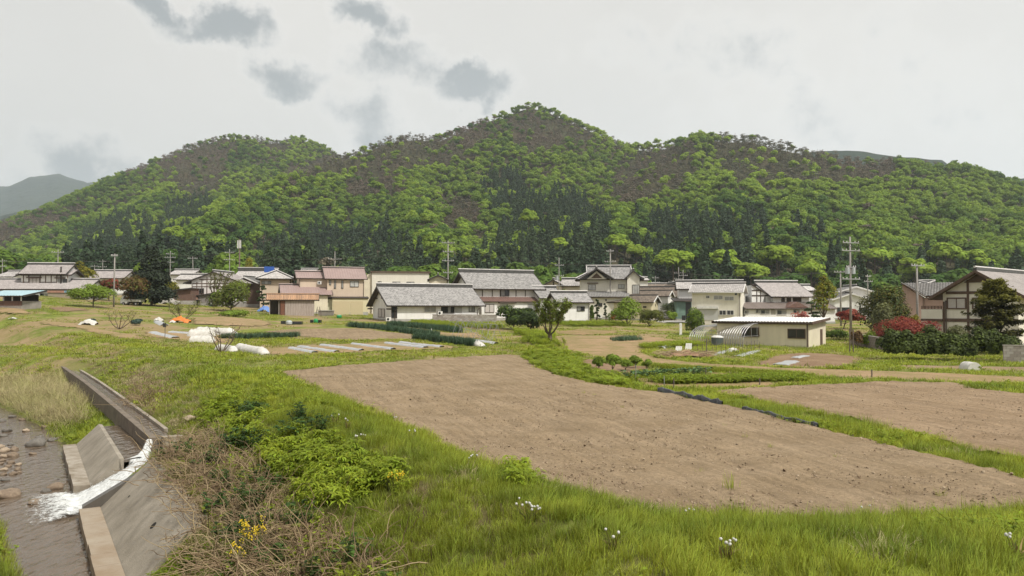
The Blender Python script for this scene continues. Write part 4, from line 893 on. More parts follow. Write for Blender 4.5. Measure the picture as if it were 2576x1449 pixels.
for P in WEED: kind[inpoly(pj, pk, P) & (u < .8)] = 1
for P in DARKW: kind[inpoly(pj, pk, P) & (u < .4)] = 3
brm = inpoly(pj, pk, BRAM); kind[brm] = np.where(u[brm] < .36, 4, np.where(u[brm] < .39, 3, np.where(u[brm] < .58, 6, np.where(u[brm] < .76, 2, 0))))
brm = inpoly(pj, pk, BRAM2); kind[brm] = np.where(u[brm] < .25, 4, np.where(u[brm] < .55, 6, 0))
rd = inpoly(pj, pk, REED); kind[rd] = np.where(u[rd] < .7, 5, 0)
slopeband = (U > .9) & (U < 3.4) & (cyy > 26) & (cyy < 60) & (kind == 0); kind[slopeband & (u < .4)] = 6
print('tufts', n)
def emit(name, sel, protos, smin, smax, label, cat, tnt):
    m = np.where(sel)[0]
    if not len(m): return
    grow = np.interp(cyy[m], [8, 20, 35, 60, 80], [1, 1.05, 1.35, 1.6, 1.8]); s_ = rng.uniform(smin, smax, len(m)) * grow
    P = np.stack([cx[m], cyy[m], cz[m] - .01], 1); rot = np.stack([rng.normal(size=len(m)) * .12, rng.normal(size=len(m)) * .12, rng.uniform(0, 6.28, len(m))], 1)
    scatter(name, protos, P, rot, np.stack([s_, s_, s_ * rng.uniform(.7, 1.2, len(m)) * np.interp(cyy[m], [20, 40, 80], [1, .62, .5])], 1), rng.integers(0, len(protos), len(m)), np.clip(tnt[m], 0, 1), label, cat)
tg = .55 + nz1 * .85 + nz2 * .4 + rng.normal(size=n) * .1
tall = 1 + .0 * nz1
emit('grass', (kind == 0) & (cyy < 36), G_FINE, .65, 1.2, 'fresh spring grass covering the stream bank and field edges', 'grass', tg)
emit('distant_grass', (kind == 0) & (cyy >= 36) & ((u < .35) | ((u < .8) & (nz1 > -.1)) | (cyy < 44)), G_FAR, .55, 1.05, 'green grass strips between the farther plots', 'grass', tg - .1)
emit('leafy_weeds', kind == 1, G_LEAF, .55, .95, 'bright yellow-green long-leaved weeds in dense patches on the bank', 'weeds', .65 + nz2 * .5)
emit('low_weeds', kind == 2, G_LOW, .7, 1.3, 'low round-leaved weeds mixed into the grass', 'weeds', .5 + nz2 * .5)
emit('dark_weeds', kind == 3, G_DARK, .8, 1.3, 'dark green leafy weeds in clumps on the bank', 'weeds', .5 + nz2 * .6)
emit('dead_brambles', kind == 4, G_BRAM, .8, 1.5, 'tangle of dead brown bramble stems on the slope above the slab', 'brambles', .5 + nz2 * .6)
emit('dry_reeds', kind == 5, G_REED, .7, 1.2, 'tall dry pale reeds on the stream bank', 'reeds', .5 + nz2 * .6)
emit('dry_grass', kind == 6, G_DRYT, .7, 1.3, 'withered straw coloured grass on the bank', 'grass', .5 + nz2 * .6)

# crumbs and small stones lying on the bare soil, a few seedlings
def crumbs(name, poly_w, n, label, y_max):
    xs_ = [p[0] for p in poly_w]; ys_ = [p[1] for p in poly_w]
    x = rng.uniform(min(xs_), max(xs_), n * 3); y = min(ys_) + (min(max(ys_), y_max) - min(ys_)) * rng.uniform(0, 1, n * 3) ** 1.7
    k = polydist(x, y, poly_w) > .2; x, y = x[k][:n], y[k][:n]; kx, ky = projn(x, y, y * 0); k = (kx > -40) & (kx < 2620); x, y = x[k], y[k]
    s_ = np.clip(rng.lognormal(-4.35, .45, len(x)), .006, .05)
    ms = []
    for i in range(4):
        nb = NB(); rg = np.random.default_rng(i); V = np.array([(-1, -1, -.5), (1, -1, -.5), (1, 1, -.5), (-1, 1, -.5), (-1, -1, .5), (1, -1, .5), (1, 1, .5), (-1, 1, .5)]) * rg.uniform(.5, 1.1, (8, 3)); nb.add(V, np.array([(4, 5, 6, 7), (0, 1, 5, 4), (1, 2, 6, 5), (2, 3, 7, 6), (3, 0, 4, 7)]), .5); ms.append(nb.mesh('crumb', [L_crumb]))
    scatter(name, ms, np.stack([x, y, gz(x, y) + .09 + s_ * .2], 1), rng.uniform(0, 6.28, (len(x), 3)) * np.array([.15, .15, 1]), np.stack([s_, s_ * .8, s_ * .7], 1), rng.integers(0, 4, len(x)), rng.uniform(0, 1, len(x)) ** 1.5, label, 'soil crumbs')
L_crumb = MLEAF('soil_crumbs', (.18, .125, .08), (.38, .30, .21), trans=0, vamt=.3)
crumbs('soil_crumbs', SOIL[0], 16000, 'clods and small pale stones strewn over the bare field', 45)
crumbs('soil_crumbs', SOIL[1], 5000, 'small clods strewn over the farther tilled field', 50)
# ------------------------------------------------------------ building kit
W_white = M('plaster_white', (.77, .765, .75), (.69, .68, .66), scale=.7, rough=.85, streak=.16)
W_cream = M('plaster_cream', (.70, .635, .50), (.62, .56, .44), scale=.7, rough=.85, streak=.14)
W_ivory = M('plaster_ivory', (.73, .70, .62), (.65, .62, .54), scale=.7, rough=.85, streak=.14)
W_tan = M('siding_tan', (.60, .49, .385), (.54, .44, .345), scale=.6, rough=.8, streak=.08)
W_yel = M('plaster_yellowish', (.62, .56, .38), (.56, .50, .33), scale=.6, rough=.8, streak=.1)
W_pinkb = M('siding_pinkish', (.48, .34, .29), (.42, .30, .26), scale=.8, rough=.85, streak=.15)
W_grey = M('block_grey', (.30, .27, .24), (.22, .20, .18), scale=1.2, rough=.9, streak=.3)
W_green = M('siding_green', (.17, .26, .22), (.13, .20, .17), scale=1, rough=.8, streak=.2)
W_wood = M('weathered_boards', (.42, .36, .32), (.30, .25, .22), scale=2.5, stretch=(6, 6, .5), rough=.9, streak=.35)
W_dkwood = M('dark_wood', (.075, .055, .042), (.05, .037, .03), scale=3, stretch=(1, 1, .4), rough=.8)
W_brown = M('brown_timber', (.13, .085, .065), (.09, .06, .045), scale=3, rough=.75)
F_conc = M('foundation', (.40, .385, .36), (.32, .305, .28), scale=1.2, rough=.9, streak=.2)
def tile_mat(nm, a, b, rough=.42, spec=.5, va=.22): return M(nm, a, b, scale=.9, detail=6, rough=rough, spec=spec, vamt=va, contrast=(.3, .7))
T_silver = tile_mat('tile_silver', (.31, .30, .295), (.24, .232, .228), .35, .5, .3); T_light = tile_mat('tile_pale_grey', (.50, .475, .46), (.40, .38, .37), .5)
T_dark = tile_mat('tile_dark_grey', (.15, .145, .14), (.20, .19, .18), .5); T_brown = tile_mat('tile_brown_grey', (.19, .155, .13), (.25, .205, .165), .7, .3, .3)
T_mauve = tile_mat('tile_mauve_grey', (.42, .385, .375), (.33, .30, .295), .55, .4, .14)
R_mauve = M('metal_roof_mauve', (.31, .225, .21), (.27, .195, .18), scale=.5, rough=.45, spec=.5); R_red = M('metal_roof_redbrown', (.19, .105, .085), (.12, .08, .07), scale=1.5, rough=.5, stretch=(4, 1, 1))
R_rust = M('rusty_corrugated', (.40, .235, .135), (.28, .185, .125), scale=2.2, stretch=(3, .6, 1), rough=.85, vamt=.15, contrast=(.4, .6)); R_blue = M('metal_roof_pale_blue', (.36, .50, .55), (.30, .43, .48), scale=.7, rough=.6)
R_white = M('corrugated_white', (.74, .73, .71), (.64, .63, .61), scale=.8, rough=.6, vamt=.06); R_dkmetal = M('dark_trim', (.05, .043, .04), rough=.5); R_ridge = M('ridge_tile_dark', (.045, .044, .043), (.08, .078, .076), scale=3, rough=.5, spec=.5)
R_ridge_l = M('ridge_tile_pale', (.62, .60, .58), (.48, .46, .45), scale=2, rough=.5)
X_bronze = M('bronze_frame', (.055, .042, .035), rough=.5); X_silver = M('aluminium_frame', (.55, .54, .52), rough=.4, spec=.5); X_white = M('white_frame', (.72, .71, .69), rough=.5)
def glass_mat(nm, c, rough=.08):
    m = M(nm, c, tuple(x * .7 for x in c), scale=1.2, rough=rough, spec=.6); return m
G_dark = glass_mat('glass_dark', (.035, .037, .04)); G_mid = glass_mat('glass_curtained', (.30, .30, .29), .15); G_pale = glass_mat('glass_frosted', (.50, .50, .48), .25); G_shut = M('shutter_panel', (.50, .47, .45), (.44, .41, .39), scale=2, stretch=(1, 1, 8), rough=.6)
P_pipe = M('drain_pipe', (.10, .07, .055), rough=.5)

def slope_geo(nb, A, B, C, Dp, style, rg, mi=0, lift=.0):
    A, B, C, Dp = [np.array(p, float) for p in (A, B, C, Dp)]
    eu = (B - A); Lb = np.linalg.norm(eu); eu /= Lb; n = np.cross(eu, (Dp + C) / 2 - A); n /= np.linalg.norm(n); es = np.cross(n, eu)
    if n[2] < 0: n = -n
    sD, sC = (Dp - A) @ es, (C - A) @ es; S_ = max(sD, sC); xD, xC = (Dp - A) @ eu, (C - A) @ eu
    if style == 'tile':
        pu, ps = .30, .30; ns = max(2, int(round(S_ / ps)));  prof = [0, .052, .062, .028]
    elif style == 'tile_far': pu, ps = .42, .42; ns = max(2, int(round(S_ / ps))); prof = [0, .07, .03]
    elif style == 'corr': pu, ps = .30, S_; ns = 1; prof = [0, .06, .085, .06]
    else: pu, ps = .46, S_; ns = 1; prof = [0, 0, 0, .0, .045]
    nu = max(2, int(round((xC - xD if xC - xD > Lb else Lb) / pu))); npf = len(prof)
    x0 = min(0, xD); x1 = max(Lb, xC); fx = np.arange(nu * npf + 1) / (nu * npf); xs_ = x0 + (x1 - x0) * fx; ph = np.array([prof[i % npf] for i in range(len(xs_))])
    rows = []; lf = []
    for j in range(ns):
        rows += [j / ns, (j + 1) / ns]; lf += [.045 if style.startswith('tile') else 0, 0]
    rows = np.array(rows); lf = np.array(lf)
    XX = np.tile(xs_, (len(rows), 1)); SS = rows[:, None] * S_; lo = xD * rows[:, None]; hi_ = Lb + (xC - Lb) * rows[:, None]
    XX = np.clip(XX, lo, hi_)
    P = A + XX[..., None] * eu + (SS * np.ones_like(XX))[..., None] * es + (ph[None, :] + lf[:, None] + lift)[..., None] * n
    fq = gridfaces(len(xs_), len(rows)); nr = len(xs_) - 1
    cj = np.arange(len(fq)) // nr; ci = (np.arange(len(fq)) % nr) // npf
    tv = rg.uniform(0, 1, (ns + 1, nu + 1)); tvf = tv[np.minimum(cj // 2, ns), np.minimum(ci, nu)]
    P = P.reshape(-1, 3); q4 = P[fq]; ar = np.linalg.norm(np.cross(q4[:, 2] - q4[:, 0], q4[:, 3] - q4[:, 1]), axis=1); k = ar > 1e-4
    nb.add(P, fq[k], tvf[k], mi)
def slab_geo(nb, A, B, C, Dp, th=.13, mi=1):
    A, B, C, Dp = [np.array(p, float) for p in (A, B, C, Dp)]; d = np.array([0, 0, th])
    V = np.array([A - d, B - d, C - d, Dp - d, A - d * .06, B - d * .06, C - d * .06, Dp - d * .06]); nb.add(V, np.array([(0, 3, 2, 1), (4, 5, 6, 7), (0, 1, 5, 4), (1, 2, 6, 5), (2, 3, 7, 6), (3, 0, 4, 7)]), .5, mi)
class Bld:
    def __init__(s, name, label, O, ang, cat='house', group=None):
        s.O = Vector(O); s.a = ang; s.u = Vector((math.cos(ang), math.sin(ang), 0)); s.v = Vector((-math.sin(ang), math.cos(ang), 0))
        s.t = thing(name, label, cat, s.O, ang, group); s.rg = np.random.default_rng(abs(hash((round(O[0], 2), round(O[1], 2)))) % 99999)
    def W(s, x, y, z=0): return s.O + s.u * x + s.v * y + Vector((0, 0, z))
    def sx(s, px, y=0):     # local x of the photo column px on the plane y
        k = (px - CX) / F; Q = s.O + s.v * y; return (k * Q.y - Q.x) / (s.u.x - k * s.u.y)
    def sy(s, px, x=0):
        k = (px - CX) / F; Q = s.O + s.u * x; return (k * Q.y - Q.x) / (s.v.x - k * s.v.y)
    def sz(s, x, y, py):
        Q = s.W(x, y); px, _ = proj(Q); return at(px, py, Q.y).z - s.O.z
    def prism_x(s, nm, poly, x0, x1, mat):   # polygon in (y,z)
        mb = MB(); n = len(poly); mb.add([(x0, y, z) for y, z in poly] + [(x1, y, z) for y, z in poly], [tuple(range(n - 1, -1, -1)), tuple(range(n, 2 * n))] + [(i, (i + 1) % n, (i + 1) % n + n, i + n) for i in range(n)]); return mb.obj(nm, mat, s.t)
    def prism_y(s, nm, poly, y0, y1, mat):
        mb = MB(); n = len(poly); mb.add([(x, y0, z) for x, z in poly] + [(x, y1, z) for x, z in poly], [tuple(range(n)), tuple(range(2 * n - 1, n - 1, -1))] + [((i + 1) % n, i, i + n, (i + 1) % n + n) for i in range(n)]); return mb.obj(nm, mat, s.t)
    def box(s, nm, x0, x1, y0, y1, z0, z1, mat, parent=None): return MB().box(x0, x1, y0, y1, z0, z1).obj(nm, mat, parent or s.t)
    def block(s, x0, x1, y0, y1, ze, zr, roof='gx', ov=.6, og=.5, wall=None, style='tile', rmat=None, z0=-.6, found=.35, ridge=True, soffit=None, rim=None, ridgemat=None, rl=.25, cap=.34):
        hf = {'gx': (y1 - y0) / 2, 'hip': (y1 - y0) / 2, 'iri': (y1 - y0) / 2, 'gy': (x1 - x0) / 2, 'sf': y1 - y0, 'sl': x1 - x0}[roof]
        ze = ze + ov * (zr - ze) / (hf + ov)          # ze is given at the eave edge; the wall is a little higher
        rmat = rmat or T_silver; soffit = soffit or W_dkwood; rim = rim or R_dkmetal
        if wall:
            if roof == 'gx': s.prism_x('wall', [(y0, z0), (y1, z0), (y1, ze), ((y0 + y1) / 2, zr - .16), (y0, ze)], x0, x1, wall)
            elif roof == 'gy': s.prism_y('wall', [(x0, z0), (x1, z0), (x1, ze), ((x0 + x1) / 2, zr - .16), (x0, ze)], y0, y1, wall)
            elif roof == 'sf': s.prism_x('wall', [(y0, z0), (y1, z0), (y1, zr - .12), (y0, ze - .02)], x0, x1, wall)
            elif roof == 'sl': s.prism_y('wall', [(x0, z0), (x1, z0), (x1, zr - .12), (x0, ze - .02)], y0, y1, wall)
            else: s.box('wall', x0, x1, y0, y1, z0, ze, wall)
            if found: s.box('foundation', x0 - .03, x1 + .03, y0 - .03, y1 + .03, z0 - .3, found, F_conc)
        nb = NB(); R_ = s.rg; sl = []
        if roof == 'gx':
            ym = (y0 + y1) / 2; k = (zr - ze) / (ym - y0); za = ze - ov * k
            sl = [((x0 - og, y0 - ov, za), (x1 + og, y0 - ov, za), (x1 + og, ym, zr), (x0 - og, ym, zr)), ((x1 + og, y1 + ov, za), (x0 - og, y1 + ov, za), (x0 - og, ym, zr), (x1 + og, ym, zr))]; rid = [((x0 - og, ym, zr), (x1 + og, ym, zr))]
            barge = [((x, y_, za), (x, ym, zr)) for x in (x0 - og, x1 + og) for y_ in (y0 - ov, y1 + ov)]
        elif roof == 'gy':
            xm = (x0 + x1) / 2; k = (zr - ze) / (xm - x0); za = ze - ov * k
            sl = [((x0 - ov, y1 + og, za), (x0 - ov, y0 - og, za), (xm, y0 - og, zr), (xm, y1 + og, zr)), ((x1 + ov, y0 - og, za), (x1 + ov, y1 + og, za), (xm, y1 + og, zr), (xm, y0 - og, zr))]; rid = [((xm, y0 - og, zr), (xm, y1 + og, zr))]
            barge = [((x_, y, za), (xm, y, zr)) for y in (y0 - og, y1 + og) for x_ in (x0 - ov, x1 + ov)]
        elif roof in ('hip', 'iri'):
            ym = (y0 + y1) / 2; r = (y1 - y0) / 2 * (1 if roof == 'hip' else .55); a0, a1 = x0 - ov, x1 + ov; b0, b1 = y0 - ov, y1 + ov; k = (zr - ze) / (ym - y0); za = ze - ov * k
            h0, h1 = a0 + (ym - b0), a1 - (ym - b0)
            if roof == 'hip':
                sl = [((a0, b0, za), (a1, b0, za), (h1, ym, zr), (h0, ym, zr)), ((a1, b1, za), (a0, b1, za), (h0, ym, zr), (h1, ym, zr)), ((a0, b1, za), (a0, b0, za), (h0, ym, zr), (h0, ym, zr)), ((a1, b0, za), (a1, b1, za), (h1, ym, zr), (h1, ym, zr))]
                rid = [((h0, ym, zr), (h1, ym, zr))] + [((a, b, za), (h, ym, zr)) for a, h in ((a0, h0), (a1, h1)) for b in (b0, b1)]
            else:      # hip-and-gable: the ridge runs past the small gables set into the hips
                m = .45; zm = za + (zr - za) * m; yb0, yb1 = b0 + (ym - b0) * m, b1 - (b1 - ym) * m; g0, g1 = a0 + (ym - b0) * m, a1 - (ym - b0) * m
                sl = [((a0, b0, za), (a1, b0, za), (g1, yb0, zm), (g0, yb0, zm)), ((a1, b1, za), (a0, b1, za), (g0, yb1, zm), (g1, yb1, zm)), ((a0, b1, za), (a0, b0, za), (g0, yb0, zm), (g0, yb1, zm)), ((a1, b0, za), (a1, b1, za), (g1, yb1, zm), (g1, yb0, zm)),
                      ((g0 - .1, yb0, zm), (g1 + .1, yb0, zm), (g1 + .1, ym, zr), (g0 - .1, ym, zr)), ((g1 + .1, yb1, zm), (g0 - .1, yb1, zm), (g0 - .1, ym, zr), (g1 + .1, ym, zr))]
                rid = [((g0 - .1, ym, zr), (g1 + .1, ym, zr))] + [((a, b, za), (g, y_, zm)) for a, g in ((a0, g0), (a1, g1)) for b, y_ in ((b0, yb0), (b1, yb1))] + [((g, y_, zm), (g, ym, zr)) for g in (g0, g1) for y_ in (yb0, yb1)]
                for g, e in ((g0 + .25, -1), (g1 - .25, 1)):
                    mb = MB(); mb.add([(g, yb0, zm), (g, yb1, zm), (g, ym, zr - .1), (g + e * .1, yb0, zm), (g + e * .1, yb1, zm), (g + e * .1, ym, zr - .1)], [(0, 1, 2), (5, 4, 3), (0, 3, 4, 1), (1, 4, 5, 2), (2, 5, 3, 0)]); mb.obj('gable_panel', W_white, s.t)
            barge = []
        elif roof == 'sf':      # one slope, low side at the front
            k = (zr - ze) / (y1 - y0); sl = [((x0 - og, y0 - ov, ze - ov * k), (x1 + og, y0 - ov, ze - ov * k), (x1 + og, y1 + ov * .3, zr + ov * .3 * k), (x0 - og, y1 + ov * .3, zr + ov * .3 * k))]; rid = []; barge = [(sl[0][0], sl[0][3]), (sl[0][1], sl[0][2])]
        elif roof == 'sl':      # low side at the left
            k = (zr - ze) / (x1 - x0); sl = [((x0 - ov, y1 + og, ze - ov * k), (x0 - ov, y0 - og, ze - ov * k), (x1 + ov * .4, y0 - og, zr + ov * .4 * k), (x1 + ov * .4, y1 + og, zr + ov * .4 * k))]; rid = []; barge = [(sl[0][1], sl[0][2])]
        for A, B, C, Dp in sl: slope_geo(nb, A, B, C, Dp, style, R_, 0); slab_geo(nb, A, B, C, Dp, .14, 1)
        ro = link('roof', nb.mesh('roof', [rmat, soffit]), s.t)
        if barge:
            for A, B in barge: MB().bar(Vector(A) + Vector((0, 0, -.07)), Vector(B) + Vector((0, 0, -.07)), .09, .24).obj('bargeboard', rim, ro)
        if ridge and rid:
            for i, (A, B) in enumerate(rid):
                A, B = Vector(A), Vector(B); d = (B - A).normalized(); hgt = cap if i == 0 else .2
                MB().bar(A + Vector((0, 0, hgt / 2 + .02)), B + Vector((0, 0, hgt / 2 + .02)), .3, hgt).tube([A + Vector((0, 0, hgt + .06)) - d * .08, B + Vector((0, 0, hgt + .06)) + d * .08], .11, 6, mi=1).obj('ridge_cap', [R_ridge, ridgemat or R_ridge_l], ro)
        return ro
    def fbox(s, mb, face, pl, a0, a1, z0, z1, d0, d1, mi=0):
        if face == 'F': mb.box(a0, a1, pl - d1, pl - d0, z0, z1, mi)
        elif face == 'L': mb.box(pl - d1, pl - d0, min(a0, a1), max(a0, a1), z0, z1, mi)
        else: mb.box(pl + d0, pl + d1, min(a0, a1), max(a0, a1), z0, z1, mi)
    def rect(s, face, pl, n, x0, y0, x1, y1):
        (p0, r0), (p1, r1) = q(n, x0, y0), q(n, x1, y1)
        if face == 'F': a0, a1 = s.sx(p0, pl), s.sx(p1, pl); m = ((a0 + a1) / 2, pl)
        else: a0, a1 = s.sy(p0, pl), s.sy(p1, pl); m = (pl, (a0 + a1) / 2)
        return a0, a1, s.sz(*m, r1), s.sz(*m, r0)
    def win(s, face, pl, r, panes=2, frame=None, glass=None, fw=.07, nm='window', vert=True, label=None):
        """r: (a0, a1, z0, z1) on the wall, or a zoom rectangle (n, x0, y0, x1, y1)"""
        a0, a1, z0, z1 = s.rect(face, pl, *r) if len(r) == 5 else r
        if a0 > a1: a0, a1 = a1, a0
        frame = frame or X_bronze; glass = glass or G_mid; mb = MB()
        s.fbox(mb, face, pl, a0, a1, z1 - fw, z1, .0, .09); s.fbox(mb, face, pl, a0, a1, z0, z0 + fw, .0, .11)
        for a in (a0, a1 - fw): s.fbox(mb, face, pl, a, a + fw, z0 + fw, z1 - fw, .0, .09)
        w = (a1 - a0 - 2 * fw) / panes
        for i in range(1, panes): s.fbox(mb, face, pl, a0 + fw + w * i - fw * .3, a0 + fw + w * i + fw * .3, z0 + fw, z1 - fw, .0, .085)
        wo_ = mb.obj(nm, frame, s.t)
        for i in range(panes):
            mb = MB(); s.fbox(mb, face, pl, a0 + fw + w * i, a0 + fw + w * (i + 1), z0 + fw, z1 - fw, .012 + .012 * (i % 2), .035 + .012 * (i % 2)); mb.obj('pane', glass if not isinstance(glass, (list, tuple)) else glass[i % len(glass)], wo_)
        return wo_
    def panel(s, nm, face, pl, r, mat, d=.06, d0=0.0, parent=None):
        a0, a1, z0, z1 = s.rect(face, pl, *r) if len(r) == 5 else r
        if a0 > a1: a0, a1 = a1, a0
        mb = MB(); s.fbox(mb, face, pl, a0, a1, z0, z1, d0, d0 + d); return mb.obj(nm, mat, parent or s.t)
    def pipe(s, pts, r=.045): return MB().tube(pts, r, 6).obj('drain_pipe', P_pipe, s.t)
    def aircon(s, face, pl, a, z, label=None):
        mb = MB(); s.fbox(mb, face, pl, a, a + .8, z, z + .58, .05, .36); o = mb.obj('air_conditioner', X_white, s.t)
        mb = MB(); c = [(a + .3 + .2 * math.cos(t), z + .29 + .2 * math.sin(t)) for t in np.linspace(0, 2 * math.pi, 13)[:-1]]
        if face == 'F': mb.add([(x, pl - .368, zc) for x, zc in c], [tuple(range(12))])
        elif face == 'L': mb.add([(pl - .368, x, zc) for x, zc in c], [tuple(range(12))])
        mb.obj('fan_grille', G_dark, o)
def corner(px, py): return hit(px, py)
def atY(px, Y, dz=0):
    k = (px - CX) / F; x = k * Y; return Vector((x, Y, gz1(x, Y) + dz))
zo = lambda n, x, y=0: q(n, x, y)

# ------------------------------------------------------------ white farmhouse in the middle: long low wing
b = Bld('farm_wing', 'long low white farmhouse wing with silver tile roof behind the block wall', corner(*zo(4, 705, 1140)), R(27))
D = min(max(b.sy(zo(4, 215)[0]), 6), 9.5); L = b.sx(zo(4, 2215)[0]); ze = b.sz(0, 0, zo(4, 0, 872)[1]); zr = max(b.sz(0, D / 2, zo(4, 0, 545)[1]), ze + 2.6)
print('wing', D, L, ze, zr, b.O)
b.block(0, L, 0, D, ze, zr, ov=.75, og=.9, wall=W_white, rmat=T_silver, cap=.5)
b.win('F', 0, (4, 1275, 888, 1475, 982), 2, X_silver, G_mid); b.win('F', 0, (4, 1565, 880, 1790, 998), 4, X_bronze, [G_dark, G_dark, G_mid, G_dark]); b.win('F', 0, (4, 2040, 872, 2142, 976), 2, X_bronze, [G_pale, G_mid])
b.win('L', 0, (4, 490, 920, 602, 1072), 2, X_bronze, G_shut); b.win('F', 0, (.02, .95, .5, ze - .1), 1, X_bronze, G_dark, nm='door')
b.panel('wall_panel', 'F', 0, (4, 1795, 880, 1922, 996), M('grey_panel', (.42, .41, .39), rough=.8), .03)
b.pipe([(b.sx(zo(4, 800)[0]), -.55, ze - .35), (b.sx(zo(4, 770)[0]), -.1, ze - .8), (b.sx(zo(4, 770)[0]), -.1, .1)]); b.pipe([(L - .15, -.5, ze - .35), (L - .3, -.1, ze - .7), (L - .3, -.1, .6)])
for k, yy in enumerate((-.3, D * .25, D * .5, D * .75, D + .25)): b.box('purlin', -.85, .0, yy - .09, yy + .09, (ze + (zr - ze) * (1 - abs(yy - D / 2) / (D / 2))) - .42, (ze + (zr - ze) * (1 - abs(yy - D / 2) / (D / 2))) - .2, W_dkwood)
b.aircon('F', 0, b.sx(zo(4, 1495)[0]), .95); b.aircon('F', 0, -.9, .05)
WING = b
# two-storey main house
b = Bld('farmhouse', 'two-storey white farmhouse with silver tile roof and dark timber posts', atY(zo(4, 2100)[0], 131.5), R(24))
L = b.sx(zo(5, 832)[0]); ze = b.sz(0, 0, zo(4, 0, 584)[1]); D = 8.6; zr = b.sz(0, D / 2, zo(4, 0, 300)[1])
print('farmhouse', L, ze, zr)
b.block(0, L, 0, D, ze, zr, ov=.8, og=.9, wall=W_white, cap=.55)
b.block(b.sx(zo(5, 85)[0], -1.7), L - .2, -1.7, -.01, b.sz(2, -1.7, zo(5, 0, 598)[1]), b.sz(2, 0, zo(5, 0, 538)[1]), roof='sf', ov=.35, og=.15, wall=W_white, style='seam', rmat=R_red, ridge=False)
for x in (95, 222, 325, 528, 648, 823):
    a = b.sx(zo(5, x)[0]); b.panel('timber_post', 'F', 0, (a - .07, a + .07, b.sz(a, 0, zo(5, 0, 534)[1]), ze - .05), W_dkwood, .05)
a = b.sx(zo(4, 2105)[0]); b.panel('timber_post', 'F', 0, (a - .1, a + .1, b.sz(a, 0, zo(5, 0, 534)[1]), ze - .05), W_dkwood, .05)
b.win('F', 0, (5, 328, 444, 440, 530), 2, X_bronze, [G_mid, G_dark]); b.win('F', -1.7, (5, 125, 632, 246, 742), 2, X_bronze, G_shut); b.win('F', -1.7, (5, 330, 632, 425, 735), 2, X_silver, G_pale); b.win('F', -1.7, (5, 678, 625, 795, 722), 2, X_silver, G_mid); b.panel('awning', 'F', -1.7, (5, 300, 602, 520, 622), W_dkwood, .5)
b.prism_x('gable_purlin', [(D / 2 - .2, zr - .7), (D / 2 + .2, zr - .7), (D / 2 + .2, zr - .4), (D / 2 - .2, zr - .4)], -.85, 0, W_dkwood)
FARM = b
# annexes to its right
b = Bld('farm_annex', 'small tiled annex joined to the right end of the farmhouse', atY(zo(5, 845)[0], 134), R(24)); L = b.sx(zo(5, 1110)[0]); ze = b.sz(0, 0, zo(5, 0, 560)[1])
b.block(0, L, 0, 5.5, ze, ze + 1.9, ov=.5, og=.4, wall=W_white)
b.win('F', 0, (5, 930, 658, 1040, 728), 2, X_bronze, G_dark)
b = Bld('white_outbuilding', 'small white outbuilding with dark window and tiled hipless roof behind the fruit tree', atY(zo(5, 1270)[0], 128), R(16)); L = b.sx(zo(5, 1473)[0]); ze = b.sz(0, 0, zo(5, 0, 612)[1]); zr = b.sz(0, 2.6, zo(5, 0, 492)[1])
b.block(-2.6, L, 0, 5.2, ze, zr, ov=.6, og=.6, wall=W_white)
b.win('F', 0, (5, 1312, 662, 1412, 722), 2, X_bronze, [G_mid, G_dark]); b.pipe([(L, -.4, ze - .2), (L - .1, -.08, ze - .5), (L - .1, -.08, .4)])
# gabled house behind
b = Bld('gabled_house', 'cream gabled house with dark timber gable showing behind the farmhouse', atY(zo(5, 905)[0], 168), R(-12)); w = b.sx(zo(5, 1118)[0])
b.block(0, w, 0, 7, b.sz(0, 0, zo(5, 0, 395)[1]), b.sz(w / 2, 0, zo(5, 0, 318)[1]), roof='gy', ov=.6, og=.7, wall=W_cream, rmat=T_light, style='tile_far')
b.block(w + .01, w + 5.2, .6, 6, b.sz(0, 0, zo(5, 0, 400)[1]), b.sz(0, 3, zo(5, 0, 318)[1]), roof='gx', wall=W_cream, rmat=T_light, style='tile_far'); b.panel('timber_post', 'F', 0, (w / 2 - .12, w / 2 + .12, 2, b.sz(w / 2, 0, zo(5, 0, 345)[1])), W_dkwood, .06); b.panel('timber_beam', 'F', 0, (.2, w - .2, b.sz(0, 0, zo(5, 0, 392)[1]) - .1, b.sz(0, 0, zo(5, 0, 392)[1]) + .1), W_dkwood, .07)

# ------------------------------------------------------------ tan house with mauve metal roofs
b = Bld('tan_house', 'tan house with mauve metal roofs in three steps beside the rusty shed', atY(zo(3, 1590)[0], 146), R(20))
Y0 = b.O.y; L = b.sx(zo(3, 2350)[0]); ze = b.sz(0, 0, zo(3, 0, 488)[1]); D = 6.4; zr = b.sz(0, D / 2, zo(3, 0, 262)[1]); print('tan', L, ze, zr, b.O)
def guards(b, x0, x1, y0, ze, k, mat=R_dkmetal):
    mb = MB()
    for r_ in range(2):
        for i in range(int((x1 - x0) / .95)): x = x0 + .5 + i * .95 + (.45 if r_ else 0); yy = y0 + .25 + r_ * .4; zz_ = ze + (yy - y0) * k; mb.box(x - .14, x + .14, yy - .03, yy + .03, zz_ + .03, zz_ + .14)
    o = mb.obj('snow_guards', mat, b.t); o['kind'] = 'stuff'
b.block(0, L, 0, D, ze, zr, ov=.5, og=.55, wall=W_tan, style='seam', rmat=R_mauve, ridgemat=R_mauve, cap=.1); k = (zr - ze) / (D / 2); guards(b, 0, L, -.5, ze - .5 * k, k)
for r in ((1628, 520, 1672, 618), (1730, 525, 1772, 690), (1880, 528, 1922, 690)): b.win('F', 0, (3, *r), 1, X_bronze, G_mid)
b.win('F', 0, (3, 2058, 535, 2240, 658), 2, X_bronze, G_pale); b.pipe([(L - .1, -.1, ze - .4), (L - .1, -.1, .5)]); b.panel('louvre', 'L', 0, (D / 2 - .15, D / 2 + .15, zr - 1.6, zr - .7), R_dkmetal, .04)
